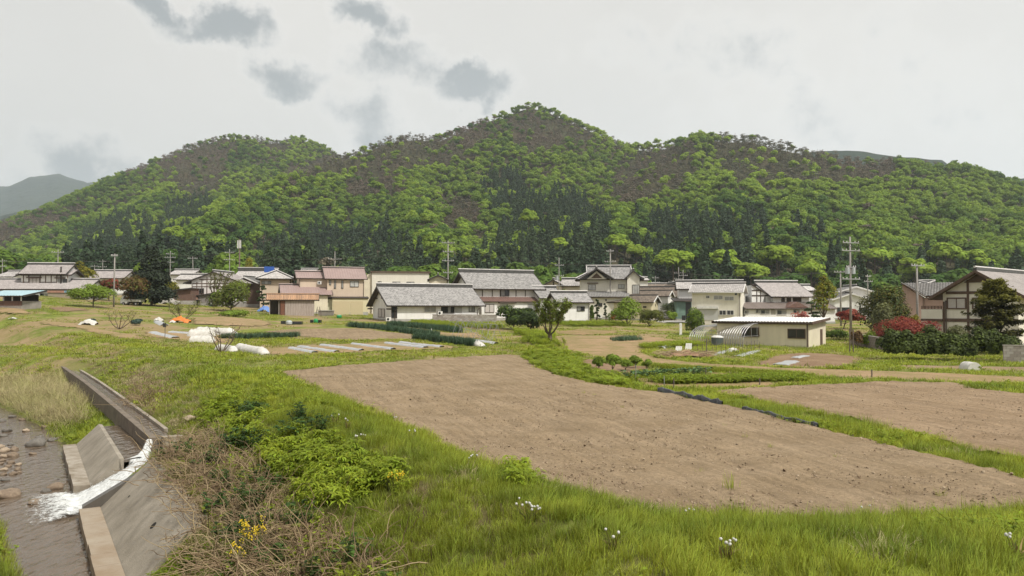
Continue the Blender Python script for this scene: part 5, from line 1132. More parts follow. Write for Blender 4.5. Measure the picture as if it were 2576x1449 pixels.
# garage wing under it
zg = b.sz(0, -1.5, zo(3, 0, 880)[1]); b.block(b.sx(zo(3, 1700)[0], -1.5), L + .5, -1.5, -.02, zg, zg + .25, roof='sf', ov=.2, og=.1, wall=W_yel, style='seam', rmat=R_dkmetal, ridge=False)
b.panel('roller_door', 'F', -1.5, (3, 1720, 950, 2055, 1258), M('shutter_tan', (.52, .44, .28), (.48, .40, .26), scale=3, stretch=(1, 1, 12), rough=.6), .05); b.panel('roller_door', 'F', -1.5, (3, 2068, 950, 2330, 1258), MATS['shutter_tan'], .05)
x0 = b.sx(zo(3, 1395)[0], -.6); x1 = b.sx(zo(3, 1695)[0], -.6); b.block(x0, x1, -.6, 1.5, zg - .1, zg + .35, roof='sf', ov=.2, og=.1, wall=M('plaster_greenish', (.60, .59, .44), rough=.85), style='seam', rmat=R_dkmetal, ridge=False); b.win('F', -.6, (3, 1488, 982, 1580, 1103), 1, X_bronze, [G_mid])
# middle and lower steps
xa = b.sx(zo(3, 1010)[0], 1.2); zm = b.sz(xa, 1.2, zo(3, 0, 475)[1]); zmr = b.sz(xa, 4.0, zo(3, 0, 340)[1]); b.block(xa, -.02, 1.2, 6.6, zm, zmr, ov=.4, og=.6, wall=W_tan, style='seam', rmat=R_mauve, ridgemat=R_mauve, cap=.1); guards(b, xa, 0, .8, zm - .4 * (zmr - zm) / 2.7, (zmr - zm) / 2.7)
b.pipe([(xa + .1, 1.1, zm - .2), (xa + .1, 1.1, 3.2)]); b.win('L', xa, (3, 868, 530, 922, 612), 1, X_bronze, G_dark); b.panel('louvre', 'L', xa, (3.7, 4.1, zmr - 1.2, zmr - .5), R_dkmetal, .04)
xb = b.sx(zo(3, 725)[0], -1.2); zl = b.sz(xb, -1.2, zo(3, 0, 815)[1]); zlr = b.sz(xb, 2.0, zo(3, 0, 612)[1]); b.block(xb, -.03, -1.2, 5.2, zl, zlr, ov=.45, og=.9, wall=W_cream, style='seam', rmat=R_mauve, ridgemat=R_mauve, cap=.1); guards(b, xb, 0, -1.65, zl - .45 * (zlr - zl) / 3.2, (zlr - zl) / 3.2)
b.panel('louvre', 'L', xb, (1.85, 2.2, zlr - 1.5, zlr - .7), R_dkmetal, .04); b.aircon('F', 1.2, -1.7, zlr + .1)
TAN = b
# rusty shed
b = Bld('rusty_shed', 'open shed with rusty corrugated roof and weathered board wall', corner(*zo(3, 722, 1242)), R(14), 'shed'); L = b.sx(zo(3, 1325)[0]); zs = b.sz(0, 0, zo(3, 0, 925)[1]); x0 = b.sx(zo(3, 440)[0]); print('shed', L, zs, b.O)
b.block(-2.6, L + .3, 0, 3.0, zs, zs + .95, ov=.35, og=.5, style='corr', rmat=R_rust, ridgemat=R_rust, cap=.06)
for i in range(11):     # board wall, one sheet after another
    w = L / 11; MB().box(i * w + .01, (i + 1) * w - .01, -.02 - .012 * (i % 2), .03, -.2, zs - .05).obj('wall_board', W_wood, b.t)
b.box('back_wall', -2.6, L, 2.9, 3.0, -.2, zs, W_dkwood); b.box('side_wall', L - .06, L, 0, 3, -.2, zs + .3, W_wood)
b.box('rusty_sheet', -.75, -.05, -.02, .03, -.1, zs - .05, M('rust_sheet', (.20, .085, .05), (.14, .07, .05), scale=3, rough=.9))
for x in (-2.5, -1.0): b.box('post', x - .06, x + .06, -.03, .09, -.2, zs, W_wood)
b.prism_x('gable_board', [(0, zs), (3, zs), (1.5, zs + .85)], -2.62, -2.58, W_dkwood)
o = Bld('tarpaulin', 'crumpled blue tarpaulin at the mouth of the rusty shed', hit(*zo(3, 310, 1175)), 0, 'tarpaulin')
m_tarp = M('blue_tarp', (.10, .20, .50), (.16, .28, .58), scale=4, rough=.5)
def crumple(parent, nm, w, d, h, mat, seed, dome=1.0, n=14, org=(0, 0)):
    xs_ = np.linspace(-1, 1, n); Xc, Yc = np.meshgrid(xs_, xs_); rr = np.clip(1 - np.sqrt(Xc ** 2 + Yc ** 2) / 1.2, 0, 1) ** .6 * dome
    Zc = h * rr * (1 + .5 * vnoise(Xc * 3, Yc * 3, 1, seed, 3)) + h * .12 * vnoise(Xc * 9, Yc * 9, 1, seed + 1, 2) - .03; wob = 1 + .18 * vnoise(Xc * 2 + 9, Yc * 2, 1, seed + 5, 2)
    V = np.stack([Xc * w / 2 * wob + org[0], Yc * d / 2 * wob + org[1], Zc], -1).reshape(-1, 3); return link(nm, npmesh(nm, V, gridfaces(n, n), mat, smooth=True), parent)
crumple(o.t, 'sheet', 2.4, 1.6, 1.3, m_tarp, 3)
# flat-roofed beige building
b = Bld('beige_hall', 'plain beige two-storey building with flat roof behind the farm wing', atY(zo(4, 375)[0], 158), R(10), 'building'); L = b.sx(zo(4, 1358)[0]); ze = b.sz(0, 0, zo(4, 0, 300)[1])
b.box('wall', 0, L, 0, 7, -1, ze, W_ivory); b.prism_y('side_wall', [(-2.4, -1), (-.01, -1), (-.01, ze - .05), (-2.4, ze - 1)], .5, 7, W_cream); b.box('flat_roof', -.3, L + .3, -.3, 7.3, ze, ze + .28, W_brown)
for r in ((475, 452, 540, 484), (728, 458, 862, 490), (970, 460, 1104, 494)): a0, a1, z0, z1 = b.rect('F', 0, 4, *r); b.win('F', 0, (a0, a1, z1 - 1.1, z1), 2, X_bronze, [G_mid, G_pale])
# small gabled house between hall and farmhouse
b = Bld('small_gable_house', 'small cream gable end with dark tiled roof between hall and farmhouse', atY(zo(4, 1362)[0], 150), R(6)); w = b.sx(zo(4, 1660)[0]); ze = b.sz(0, 0, zo(4, 0, 425)[1])
b.block(0, w, 0, 8, ze, b.sz(w / 2, 0, zo(4, 0, 345)[1]), roof='gy', ov=.4, og=.5, wall=W_cream, rmat=T_mauve, style='tile_far'); b.panel('band', 'F', 0, (.1, w - .1, ze - .1, ze), F_conc, .02)

# ------------------------------------------------------------ two-storey house with hip-and-gable roofs
b = Bld('hipped_house', 'ivory two-storey house with hip-and-gable tile roofs behind the utility pole', atY(zo('B', 370)[0], 152), R(-4)); x1 = b.sx(zo('B', 1010)[0]); x2 = b.sx(zo('B', 1325)[0], -1.0); x3 = b.sx(zo('B', 1590)[0], -1.0); ze = b.sz(0, 0, zo('B', 0, 400)[1]); zr = b.sz(x1, 4.0, zo('B', 0, 150)[1]); print('hip', x1, x2, x3, ze, zr)
b.block(0, x3, 0, 8, ze, zr, roof='iri', ov=.9, wall=W_ivory, rmat=T_silver, found=.3)
b.block(.6, x1 - .4, -1.2, 4, ze - .02, zr - .5, roof='gy', ov=.9, og=.7, wall=None, rmat=T_silver); b.prism_y('gable_panel', [(1.2, ze), (x1 - 1, ze), ((x1 + .2) / 2, zr - .95)], -.9, -.75, W_ivory); b.prism_y('gable_brown_board', [(2.0, ze + .2), (x1 - 1.8, ze + .2), ((x1 + .2) / 2, zr - 1.35)], -.93, -.9, W_brown)  # smaller dark brown triangle on the face of the ivory gable panel
b.block(x2 + .1, x3, -1.0, 3, ze - .01, zr - .9, roof='gy', ov=.6, og=.5, wall=W_ivory, rmat=T_silver); 
b.block(-.3, x2 - .02, -2.6, -.02, b.sz(0, -2.6, zo('B', 0, 765)[1]), b.sz(0, 0, zo('B', 0, 655)[1]), roof='sf', ov=.6, og=.4, wall=W_ivory, rmat=T_dark)
b.win('F', 0, ('B', 530, 505, 685, 622), 2, X_bronze, G_pale); b.panel('window_hood', 'F', 0, ('B', 510, 468, 735, 486), W_brown, .3); b.win('F', 0, ('B', 1145, 500, 1278, 590), 2, X_bronze, G_pale); b.win('F', -1.0, ('B', 1440, 508, 1588, 700), 4, X_bronze, G_pale); b.win('F', -2.6, ('B', 735, 888, 820, 960), 2, X_bronze, G_dark); b.win('F', -2.6, ('B', 878, 808, 912, 842), 1, X_bronze, G_dark)
b.pipe([(x2, -1.1, ze - .1), (x2, -1.1, 3.2)]); b.aircon('F', -2.6, b.sx(zo('B', 730)[0], -2.6), .1)
# brown roofs to its right
def gable_bld(nm, label, n, xl, xr, ybase, yeave, yapex, Y, ang, D, wall, rmat, style='tile', ov=.5, og=.6, rl=0, cap=.25, cat='house', soff=None):
    b = Bld(nm, label, atY(zo(n, xl)[0], Y), ang, cat); w = b.sx(zo(n, xr)[0]); b.block(0, w, 0, D, b.sz(0, 0, zo(n, 0, yeave)[1]), b.sz(w / 2, 0, zo(n, 0, yapex)[1]), roof='gy', ov=ov, og=og, wall=wall, rmat=rmat, style=style, cap=cap, soffit=soff or W_white, rim=X_white); b.w = w; return b
def long_bld(nm, label, n, xl, xr, yeave, yridge, Y, ang, D, wall, rmat, style='tile', ov=.5, og=.5, cap=.3, cat='house', roof='gx'):
    b = Bld(nm, label, atY(zo(n, xl)[0], Y), ang, cat); w = b.sx(zo(n, xr)[0]); b.block(0, w, 0, D, b.sz(0, 0, zo(n, 0, yeave)[1]), b.sz(0, D / 2, zo(n, 0, yridge)[1]), roof=roof, ov=ov, og=og, wall=wall, rmat=rmat, style=style, cap=cap); b.w = w; return b
b = Bld('brown_roof_house', 'low yellowish house with brown tile roof and white-edged gable', atY(zo('B', 1830)[0], 146), R(-24)); w = b.sx(zo('B', 1565)[0]); dp = b.sy(zo('B', 2095)[0]); dp = min(max(dp, 4), 7); ze = b.sz(0, 0, zo('B', 0, 868)[1]); b.block(-9.5, 0, 0, 5.4, ze, b.sz(0, 2.7, zo('B', 0, 735)[1]), ov=.5, og=.6, wall=W_yel, rmat=T_brown, rim=X_white, cap=.2, ridgemat=T_brown); b.panel('louvre', 'R', 0, (2.4, 2.9, ze + .2, ze + .6), G_dark, .04); b.panel('louvre', 'R', 0, (3.0, 3.4, ze - .8, ze - .3), G_dark, .04); b.win('F', 0, ('B', 1660, 950, 1730, 985), 2, X_bronze, G_dark)
b = Bld('brown_roof_house', 'white gable end with brown roof just behind the yellowish one', atY(zo('B', 2160)[0], 158), R(-22)); ze = b.sz(0, 0, zo('B', 0, 745)[1]); b.block(-10, 0, 0, 5.6, ze, b.sz(0, 2.8, zo('B', 0, 635)[1]), ov=.5, og=.5, wall=W_white, rmat=T_brown, rim=X_white, cap=.2, ridgemat=T_brown); b.panel('louvre', 'R', 0, (2.6, 3.2, ze - .6, ze + .4), F_conc, .03)
b = Bld('brown_roof_house', 'large brown roofed house whose white gable rises behind the other two', atY(zo('B', 2360)[0], 168), R(-22)); ze = b.sz(0, 0, zo('B', 0, 760)[1]); b.block(-17, 0, 0, 8.0, ze, b.sz(0, 4, zo('B', 0, 560)[1]), ov=.5, og=.6, wall=W_white, rmat=T_brown, rim=R_dkmetal, cap=.25, ridgemat=T_brown)
b = Bld('dark_gable_house', 'dark brown gable of a house beside the pale roof', atY(zo('B', 2200)[0], 182), R(0)); w = b.sx(zo('B', 2480)[0]); b.block(0, w, 0, 9, b.sz(0, 0, zo('B', 0, 550)[1]), b.sz(w / 2, 0, zo('B', 0, 480)[1]), roof='gy', wall=W_brown, rmat=T_brown, style='tile_far')
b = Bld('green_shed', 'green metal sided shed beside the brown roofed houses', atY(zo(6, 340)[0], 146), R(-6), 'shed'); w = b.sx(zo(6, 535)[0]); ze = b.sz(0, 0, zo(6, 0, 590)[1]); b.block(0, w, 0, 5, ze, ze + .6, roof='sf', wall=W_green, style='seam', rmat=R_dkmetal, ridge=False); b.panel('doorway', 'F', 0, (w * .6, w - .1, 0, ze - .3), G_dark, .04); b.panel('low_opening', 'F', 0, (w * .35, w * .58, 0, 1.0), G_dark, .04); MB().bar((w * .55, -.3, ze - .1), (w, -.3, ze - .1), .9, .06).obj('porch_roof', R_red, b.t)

# ------------------------------------------------------------ beige house with the roller shutter
b = Bld('shutter_house', 'beige two-storey house with grey roller shutter and pale tile roof', atY(zo(6, 1165)[0], 126), R(-22)); x0 = b.sx(zo(6, 540)[0]); D = min(max(b.sy(zo(6, 1308)[0]), 4.5), 7); ze = b.sz(0, 0, zo(6, 0, 480)[1]); zr = b.sz(0, D / 2, zo(6, 0, 372)[1]); print('shutter', x0, D, ze, zr, b.O)
b.block(x0, 0, 0, D, ze, zr, ov=.55, og=.5, wall=W_ivory, rmat=T_light, rim=X_white, soffit=W_white, found=0, cap=.22)
b.win('F', 0, (6, 720, 523, 770, 560), 2, X_white, G_dark); b.win('F', 0, (6, 820, 522, 940, 576), 2, X_white, G_mid); b.win('F', 0, (6, 958, 533, 1082, 588), 2, X_white, G_mid); b.win('F', 0, (6, 888, 710, 980, 774), 2, X_white, G_dark); b.win('F', 0, (6, 988, 710, 1080, 774), 2, X_white, G_dark); b.panel('vent', 'F', 0, (6, 1092, 487, 1120, 516), G_dark, .05); b.win('R', 0, (6, 1215, 527, 1258, 615), 1, X_white, G_mid)
b.panel('roller_shutter', 'F', 0, (6, 615, 690, 878, 840), M('shutter_grey', (.50, .50, .49), (.45, .45, .44), scale=2, stretch=(1, 1, 14), rough=.5), .05); b.panel('shutter_box', 'F', 0, (6, 606, 660, 880, 692), X_white, .35); b.pipe([(-.15, -.1, ze - .1), (-.15, -.1, .2)])
b = Bld('pale_roof_house', 'pale roof of a house showing behind the shutter house', atY(zo(6, 370)[0], 150), R(-10)); b.block(0, 12, 0, 7, b.sz(0, 0, zo(6, 0, 440)[1]), b.sz(0, 3.5, zo(6, 0, 350)[1]), wall=W_white, rmat=T_light, style='tile_far')
# timbered house
b = Bld('timbered_house', 'white house with black timber framing and large pale tile roof', atY(zo(6, 1590)[0], 133), R(8)); L = b.sx(zo(6, 2050)[0]); ze = b.sz(0, 0, zo(6, 0, 540)[1]); D = 11; zr = b.sz(0, D / 2, zo(6, 0, 358)[1]); print('timb', L, ze, zr)
b.block(0, L, 0, D, ze, zr, ov=.8, og=.8, wall=W_white, rmat=T_mauve, cap=.35)
# gable wall with framing seen between the two houses
b2w = b.sx(zo(6, 1310)[0], 1.0); b.box('gable_wall', b2w, -.02, 1.0, 9, -.5, ze + .3, W_white); b.prism_y('gable_top', [(b2w, ze + .3), (-.02, ze + .3), (b2w, zr - .6)], 1.0, 9, W_white)
for yy in (455, 522): z_ = b.sz(b2w / 2, 1.0, zo(6, 0, yy)[1]); b.panel('timber_beam', 'F', 1.0, (b2w + .05, -.05 if yy > 500 else b2w * .55, z_ - .1, z_ + .1), W_dkwood, .07)
for xx in (1375, 1425, 1478): a = b.sx(zo(6, xx)[0], 1.0); b.panel('timber_post', 'F', 1.0, (a - .07, a + .07, b.sz(a, 1, zo(6, 0, 625)[1]), b.sz(a, 1, zo(6, 0, 440 if xx < 1450 else 525)[1])), W_dkwood, .05)
MB().bar((b2w - .2, .9, zr - .35), (0.3, .9, ze - .15), .12, .3, up=(0, 1, 0)).obj('barge_beam', W_dkwood, b.t)
b.panel('dark_band', 'F', 0, (6, 1690, 545, 1990, 605), W_dkwood, .04); 
for r in ((1735, 548, 1755, 600), (1815, 548, 1835, 600)): b.panel('plaster_strip', 'F', 0, (6, *r), W_white, .03, .05)
b.panel('plaster_end', 'F', 0, (6, 1948, 545, 1995, 602), W_white, .03, .05)
zl = b.sz(2, -3, zo(6, 0, 690)[1]); zh = b.sz(2, 0, zo(6, 0, 612)[1]); xl = b.sx(zo(6, 1225)[0], -3)
b.block(xl, L + 3.0, -3, -.03, zl, zh, roof='sf', ov=.5, og=.2, wall=W_white, style='seam', rmat=M('metal_roof_greybrown', (.20, .165, .15), (.15, .12, .105), scale=1, rough=.5), ridge=False); b.prism_y('porch_roof', [(.6, zl + .15), (4.6, zl + .15), (2.6, zl + 1.15)], -3.4, -.2, R_red)
for r in ((1215, 712, 1268, 762), (1360, 698, 1415, 748), (1420, 704, 1536, 762), (1630, 708, 1756, 770), (1840, 704, 1925, 750)): b.win('F', -3, (6, *r), 2, X_silver, [G_dark, G_mid])
b.panel('patterned_panel', 'F', -3, (6, 1558, 705, 1615, 768), F_conc, .03)
b = Bld('tiled_roof_house', 'dark ridged roof of a house beyond the timbered one', atY(zo(6, 1840)[0], 160), R(4)); w = b.sx(zo(6, 2140)[0]); b.block(0, w, 0, 8, b.sz(0, 0, zo(6, 0, 462)[1]), b.sz(0, 4, zo(6, 0, 400)[1]), wall=W_white, rmat=T_light, style='tile_far')

# ------------------------------------------------------------ low garage with white corrugated roof
b = Bld('low_garage', 'low cream garage with white corrugated roof and dark windows', corner(*zo(6, 2045, 1198)), R(-36), 'garage'); x0 = b.sx(zo(6, 862)[0]); D = 5.2; ze = b.sz(0, 0, zo(6, 0, 868)[1]); dpt = b.sy(zo(6, 2258)[0]); D = min(max(dpt, 3.6), 6.5); print('garage', x0, D, ze, b.O)
b.block(x0, 0, 0, D, ze, ze + .32, roof='sf', ov=.35, og=.4, wall=W_cream, style='corr', rmat=R_white, ridge=False, found=0, rim=W_brown)
b.box('fascia', x0 - .4, .4, -.30, -.26, ze - .2, ze - .06, W_brown)
for r in ((1770, 950, 2000, 1076), (1182, 932, 1402, 1055)): b.win('F', 0, (6, *r), 2, W_brown, G_dark)
b.panel('door', 'R', 0, (6, 2186, 955, 2212, 1175), W_brown, .05); b.pipe([(-.1, -.08, ze - .1), (-.1, -.08, .1)], .06)
GAR = b

# ------------------------------------------------------------ right-hand half-timbered house
b = Bld('half_timbered_house', 'cream half-timbered house with broad gable and balcony behind the hedge', atY(zo(7, 1532)[0], 76), R(-50)); w = b.sx(2640); ze = b.sz(0, 0, zo(7, 0, 560)[1]); apx = b.sx(zo(7, 2000)[0]); w = 2 * apx; zr = b.sz(apx, 0, zo(7, 0, 205)[1]); print('right', w, ze, zr, b.O)
b.block(0, w, 0, 13, ze, zr, roof='gy', ov=1.0, og=1.0, wall=W_ivory, rmat=T_mauve, soffit=W_brown, rim=W_brown, cap=.3)
for yy, hh in ((483, .13), (842, .16)): z_ = b.sz(apx, 0, zo(7, 0, yy)[1]); b.panel('timber_beam', 'F', 0, (.02 if yy > 500 else .3, w - .02, z_ - hh, z_ + hh), W_brown, .08)
a = b.sx(zo(7, 1855)[0]); b.panel('timber_post', 'F', 0, (a - .1, a + .1, .2, b.sz(a, 0, zo(7, 0, 320)[1])), W_brown, .07); b.panel('timber_post', 'F', 0, (.0, .16, .2, ze - .3), W_brown, .07)
b.prism_y('gable_fill', [(apx - 1.3, zr - 1.1), (apx + 1.3, zr - 1.1), (apx, zr - .2)], -.12, -.02, W_brown)
b.win('F', 0, (7, 1582, 548, 1835, 698), 2, W_brown, G_shut, fw=.12); b.win('F', 0, (7, 1908, 548, 2110, 698), 2, W_brown, G_shut, fw=.12)
zb0 = b.sz(-1, -.4, zo(7, 0, 822)[1]); zb1 = b.sz(-1, -.4, zo(7, 0, 700)[1]); zb2 = b.sz(-1, -.4, zo(7, 0, 655)[1]); xl = b.sx(zo(7, 1250)[0], -.2); b.box('balcony', xl, .0 - .02, -.2, 2.2, zb0, zb1, W_ivory); b.box('balcony_floor', xl - .05, -.03, -.25, 2.2, zb0 - .22, zb0 - .003, W_brown)
mb = MB(); mb.box(xl, -.03, -.18, -.1, zb2 - .07, zb2).box(xl, -.03, -.18, -.1, zb1 + .003, zb1 + .06).box(xl, -.03, -.17, -.12, (zb1 + zb2) / 2 - .03, (zb1 + zb2) / 2 + .03)
for x in np.linspace(xl + .03, -.1, 7): mb.box(x - .03, x + .03, -.16, -.11, zb1 + .06, zb2 - .07)
mb.obj('balcony_rail', W_brown, b.t); b.box('lower_wall', xl + .4, -.03, .4, 6, -.6, zb0 - .24, W_ivory); b.pipe([(.3, -.12, ze - .2), (.3, -.12, .3)], .06)
b = Bld('pinkish_house', 'pinkish corrugated house with dark tile roof behind the round conifer', atY(zo(7, 1270)[0], 92), R(-30)); ze = b.sz(0, 0, zo(7, 0, 540)[1]); x0 = b.sx(zo(7, 1010)[0]); b.prism_y('wall', [(x0, -.5), (0, -.5), (0, ze), (x0, ze + 1.5)], 0, 6, W_pinkb); b.box('side_wing', .02, 4.4, .3, 6, -.5, ze - .1, W_pinkb)
nb = NB(); A, B_, C_, D_ = (x0 - .1, 6.2, ze + 1.75), (x0 - .1, -.4, ze + 1.7), (.3, -.5, ze + .15), (.3, 6.2, ze + .2); slope_geo(nb, (.35, -.5, ze + .05), (.35, 6.3, ze + .05), (x0 - .1, 6.3, ze + 1.72), (x0 - .1, -.5, ze + 1.72), 'tile', b.rg); slab_geo(nb, (.35, -.5, ze + .05), (.35, 6.3, ze + .05), (x0 - .1, 6.3, ze + 1.72), (x0 - .1, -.5, ze + 1.72)); slope_geo(nb, (.36, -.2, ze + .1), (5.0, -.2, ze + .1), (5.0, 5, ze + 1.8), (-2.2, 5, ze + 1.8), 'tile', b.rg); slab_geo(nb, (.36, -.2, ze + .1), (5.0, -.2, ze + .1), (5.0, 5, ze + 1.8), (-2.2, 5, ze + 1.8)); link('roof', nb.mesh('roof', [T_dark, W_brown]), b.t); b.win('F', .3, (1.2, 1.9, 2.2, 3.0), 1, X_bronze, G_mid)
b = Bld('white_roof_house', 'house with stepped pale roof beyond the pinkish house', atY(zo(7, 1215)[0], 150), R(-14)); b.block(0, b.sx(zo(7, 1590)[0]), 0, 8, b.sz(0, 0, zo(7, 0, 420)[1]), b.sz(0, 4, zo(7, 0, 350)[1]), wall=W_white, rmat=R_white, style='seam', roof='hip', ov=.4)
b = Bld('white_gable_house', 'white double-gabled house with pale tile roofs behind the utility poles', atY(zo(7, 135)[0], 150), R(-6)); w = b.sx(zo(7, 560)[0]); ze = b.sz(0, 0, zo(7, 0, 575)[1]); b.block(0, w, 0, 7, ze, b.sz(w / 2, 0, zo(7, 0, 495)[1]), roof='gy', wall=W_white, rmat=T_light, style='tile_far', soffit=W_white, rim=X_white); b.block(w * .35, w * 1.25, 3, 10, ze + 1.6, b.sz(w / 2, 3, zo(7, 0, 405)[1]), roof='gy', wall=W_white, rmat=T_light, style='tile_far', soffit=W_white, rim=X_white)
for xx in (168, 225, 448): a = b.sx(zo(7, xx)[0]); b.win('F', 0, (a, a + 1.6, ze - 2.6, ze - 1.5), 1, X_bronze, G_dark)

# ------------------------------------------------------------ left: farmhouse and sheds
b = Bld('left_farmhouse', 'farmhouse with narrow raised upper storey and grey tiled skirt roof', atY(zo(1, 325)[0], 139), R(6)); x1 = b.sx(zo(1, 1000)[0]); print('left', x1, b.O)
zs = b.sz(3, -3, zo(1, 0, 652)[1]); zsr = b.sz(3, 1.2, zo(1, 0, 512)[1]); b.block(b.sx(zo(1, -260)[0], -3), b.sx(zo(1, 1280)[0], -3), -3, 5.4, zs, zsr, wall=W_white, rmat=T_mauve, ov=.6, og=.3, cap=.2)
ze = b.sz(3, -.6, zo(1, 0, 430)[1]); zr = b.sz(3, 2, zo(1, 0, 292)[1]); b.block(.1, x1, -.6, 4.6, ze, zr, wall=W_white, rmat=T_mauve, ov=.8, og=.2, z0=2.5, found=0, cap=.3); b.block(-.7, x1 + .7, -.2, 4.2, ze - .1, ze + .9, roof='gx', wall=None, rmat=T_mauve, ov=.5, og=.1, ridge=False)
for xx in (342, 420, 588, 668, 750, 832, 990): a = b.sx(zo(1, xx)[0], -.6); b.panel('timber_post', 'F', -.6, (a - .07, a + .07, b.sz(a, -.6, zo(1, 0, 562)[1]), ze - .1), W_brown, .05)
b.win('F', -.6, (1, 425, 482, 585, 562), 3, X_bronze, G_shut); b.win('F', -.6, (1, 838, 490, 1000, 562), 2, X_silver, [G_mid, G_dark]); b.panel('window_hood', 'F', -.6, (1, 395, 470, 610, 486), W_brown, .35); b.panel('window_hood', 'F', -.6, (1, 808, 478, 960, 492), W_brown, .35); b.panel('stove_pipe', 'F', -.75, (1, 888, 320, 904, 570), R_dkmetal, .2)
b.win('F', -3, (1, 420, 708, 655, 775), 4, X_silver, [G_dark, G_mid, G_dark, G_dark]); b.panel('dark_door', 'F', -3, (1, 525, 780, 700, 875), W_brown, .05); b.panel('brick_pillar', 'F', -3, (1, 330, 735, 412, 868), M('faded_brick', (.42, .27, .21), rough=.9), .2)
Pw = b.W(b.sx(zo(1, 705)[0], -3.4), -3.5, 0)
b2 = Bld('storage_wall', 'grey board wall with red and blue coping beside the left farmhouse', Pw, R(6), 'wall'); w2 = b2.sx(zo(1, 1250)[0]); zt = b2.sz(0, 0, zo(1, 0, 702)[1]); b2.box('wall', 0, w2, 0, .3, -.5, zt, M('dusty_board', (.33, .28, .215), (.27, .23, .18), scale=.8, rough=.9, streak=.25)); b2.box('red_coping', -.1, w2 * .45, -.15, .5, zt + .003, zt + .38, M('faded_red', (.36, .20, .15), rough=.8)); b2.box('blue_coping', w2 * .451, w2 * .64, -.15, .5, zt + .003, zt + .36, M('light_blue', (.25, .42, .58), rough=.7))
b = Bld('chest_freezer', 'white box standing against the left farmhouse', b.W(b.sx(zo(1, 365)[0], -4.2), -4.2, 0), R(6), 'box'); b.O.z = gz1(b.O.x, b.O.y); b.t.location.z = b.O.z; w = 2.1; MB().box(0, w, 0, .7, 0, .78).obj('body', X_white, b.t); MB().box(-.03, w + .03, -.03, .73, .783, .86).obj('lid', X_silver, b.t)
b = Bld('blue_roof_shed', 'low block shed with pale blue metal roof at the left edge', hit(*zo(1, 312, 952)), R(-8), 'shed'); x0 = b.sx(-40); zt = b.sz(0, 0, zo(1, 0, 745)[1]); b.block(x0, .2, 0, 3.6, zt, zt + .75, roof='sf', style='seam', rmat=R_blue, ov=.5, og=.5, ridge=False); zm = zt * .62; b.box('block_wall', x0, 0, 0, .2, -.5, zm * .45, W_grey); b.box('rusty_panel', x0, -.05, -.02, .18, zm * .45 + .003, zm, M('rust_dark', (.17, .10, .08), (.12, .075, .06), scale=2, rough=.9)); b.box('side_wall', -.2, 0, .21, 3.6, -.5, zm, W_grey)
for xx in np.linspace(x0 + .2, -.1, 5): b.box('post', xx - .06, xx + .06, .02, .14, zm, zt, X_white)
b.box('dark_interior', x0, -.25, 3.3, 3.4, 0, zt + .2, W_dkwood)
long_bld('distant_house', 'distant tiled roof behind the left farmhouse yard', 1, 1300, 1800, 490, 385, 175, R(4), 8, W_white, T_mauve, 'tile_far', cap=.25)
long_bld('distant_house', 'distant grey roof at the far left edge behind the farmhouse', 1, -60, 180, 470, 392, 180, R(-10), 8, W_white, T_light, 'tile_far', cap=.25)
# houses between conifer and tan house (frame A)
b = Bld('half_timbered_barn', 'white half-timbered barn with wide grey gable roof behind small trees', atY(zo('A', 650)[0], 158), R(-4), 'barn'); w = b.sx(zo('A', 1560)[0]); ze = b.sz(0, 0, zo('A', 0, 375)[1]); zr = b.sz(w / 2, 0, zo('A', 0, 140)[1]); b.block(0, w, 0, 9, ze, zr, roof='gy', ov=1.6, og=.5, wall=W_white, rmat=T_mauve, style='tile_far')
for yy in (300, 380, 445): z_ = b.sz(w / 2, 0, zo('A', 0, yy)[1]); ins = max(0, (z_ - ze) / (zr - ze) * w / 2); b.panel('timber_beam', 'F', 0, (ins + .15, w - ins - .15, z_ - .08, z_ + .08), W_brown, .05)
for xx in (660, 758, 862, 966, 1345, 1445): a = b.sx(zo('A', xx)[0]); zt = ze + (zr - ze) * min(a, w - a) / (w / 2) - .3; b.panel('timber_post', 'F', 0, (a - .07, a + .07, 0, max(zt, 3)), W_brown, .06)
b.win('F', 0, ('A', 810, 480, 905, 590), 2, X_bronze, G_dark)
b = Bld('lean_to', 'low brown lean-to with grey roof left of the half-timbered barn', atY(zo('A', 50)[0], 152), R(2), 'shed'); w = b.sx(zo('A', 645)[0]); b.block(0, w, 0, 4, b.sz(0, 0, zo('A', 0, 545)[1]), b.sz(0, 4, zo('A', 0, 485)[1]), roof='sl', wall=M('brown_siding', (.16, .10, .08), rough=.9), style='seam', rmat=M('metal_roof_grey', (.38, .35, .33), rough=.5), ridge=False)
b = Bld('grey_shed', 'grey windowless shed with rusty red roof beside the big bush', hit(*zo('A', 790, 825)), R(4), 'shed'); w = b.sx(zo('A', 1290)[0]); z0_ = b.sz(0, 0, zo('A', 0, 632)[1]); z1_ = b.sz(w, 0, zo('A', 0, 545)[1]); b.block(0, w, 0, 4, z0_, z1_, roof='sl', ov=.5, og=.3, wall=M('mortar_grey', (.26, .235, .225), rough=.95, streak=.1), style='seam', rmat=M('faded_red_roof', (.34, .17, .13), rough=.7), ridge=False)
long_bld('distant_house', 'pale tiled house beyond the dark conifer', 'A', 200, 640, 200, 112, 205, R(2), 9, W_white, T_light, 'tile_far'); long_bld('distant_house', 'house with long pale grey roof beside the half-timbered barn', 'A', 330, 900, 305, 205, 185, R(2), 8, W_white, T_light, 'tile_far')
long_bld('thick_ridge_house', 'old house with heavy layered ridge and dappled tiles', 'A', 1530, 2180, 290, 130, 172, R(3), 9, W_white, T_light, 'tile', cap=.8)
gable_bld('dark_roof_house', 'small dark roofed gable house behind the big bush', 'A', 1480, 2020, 500, 385, 245, 163, R(-8), 7, W_brown, T_dark, 'tile_far')
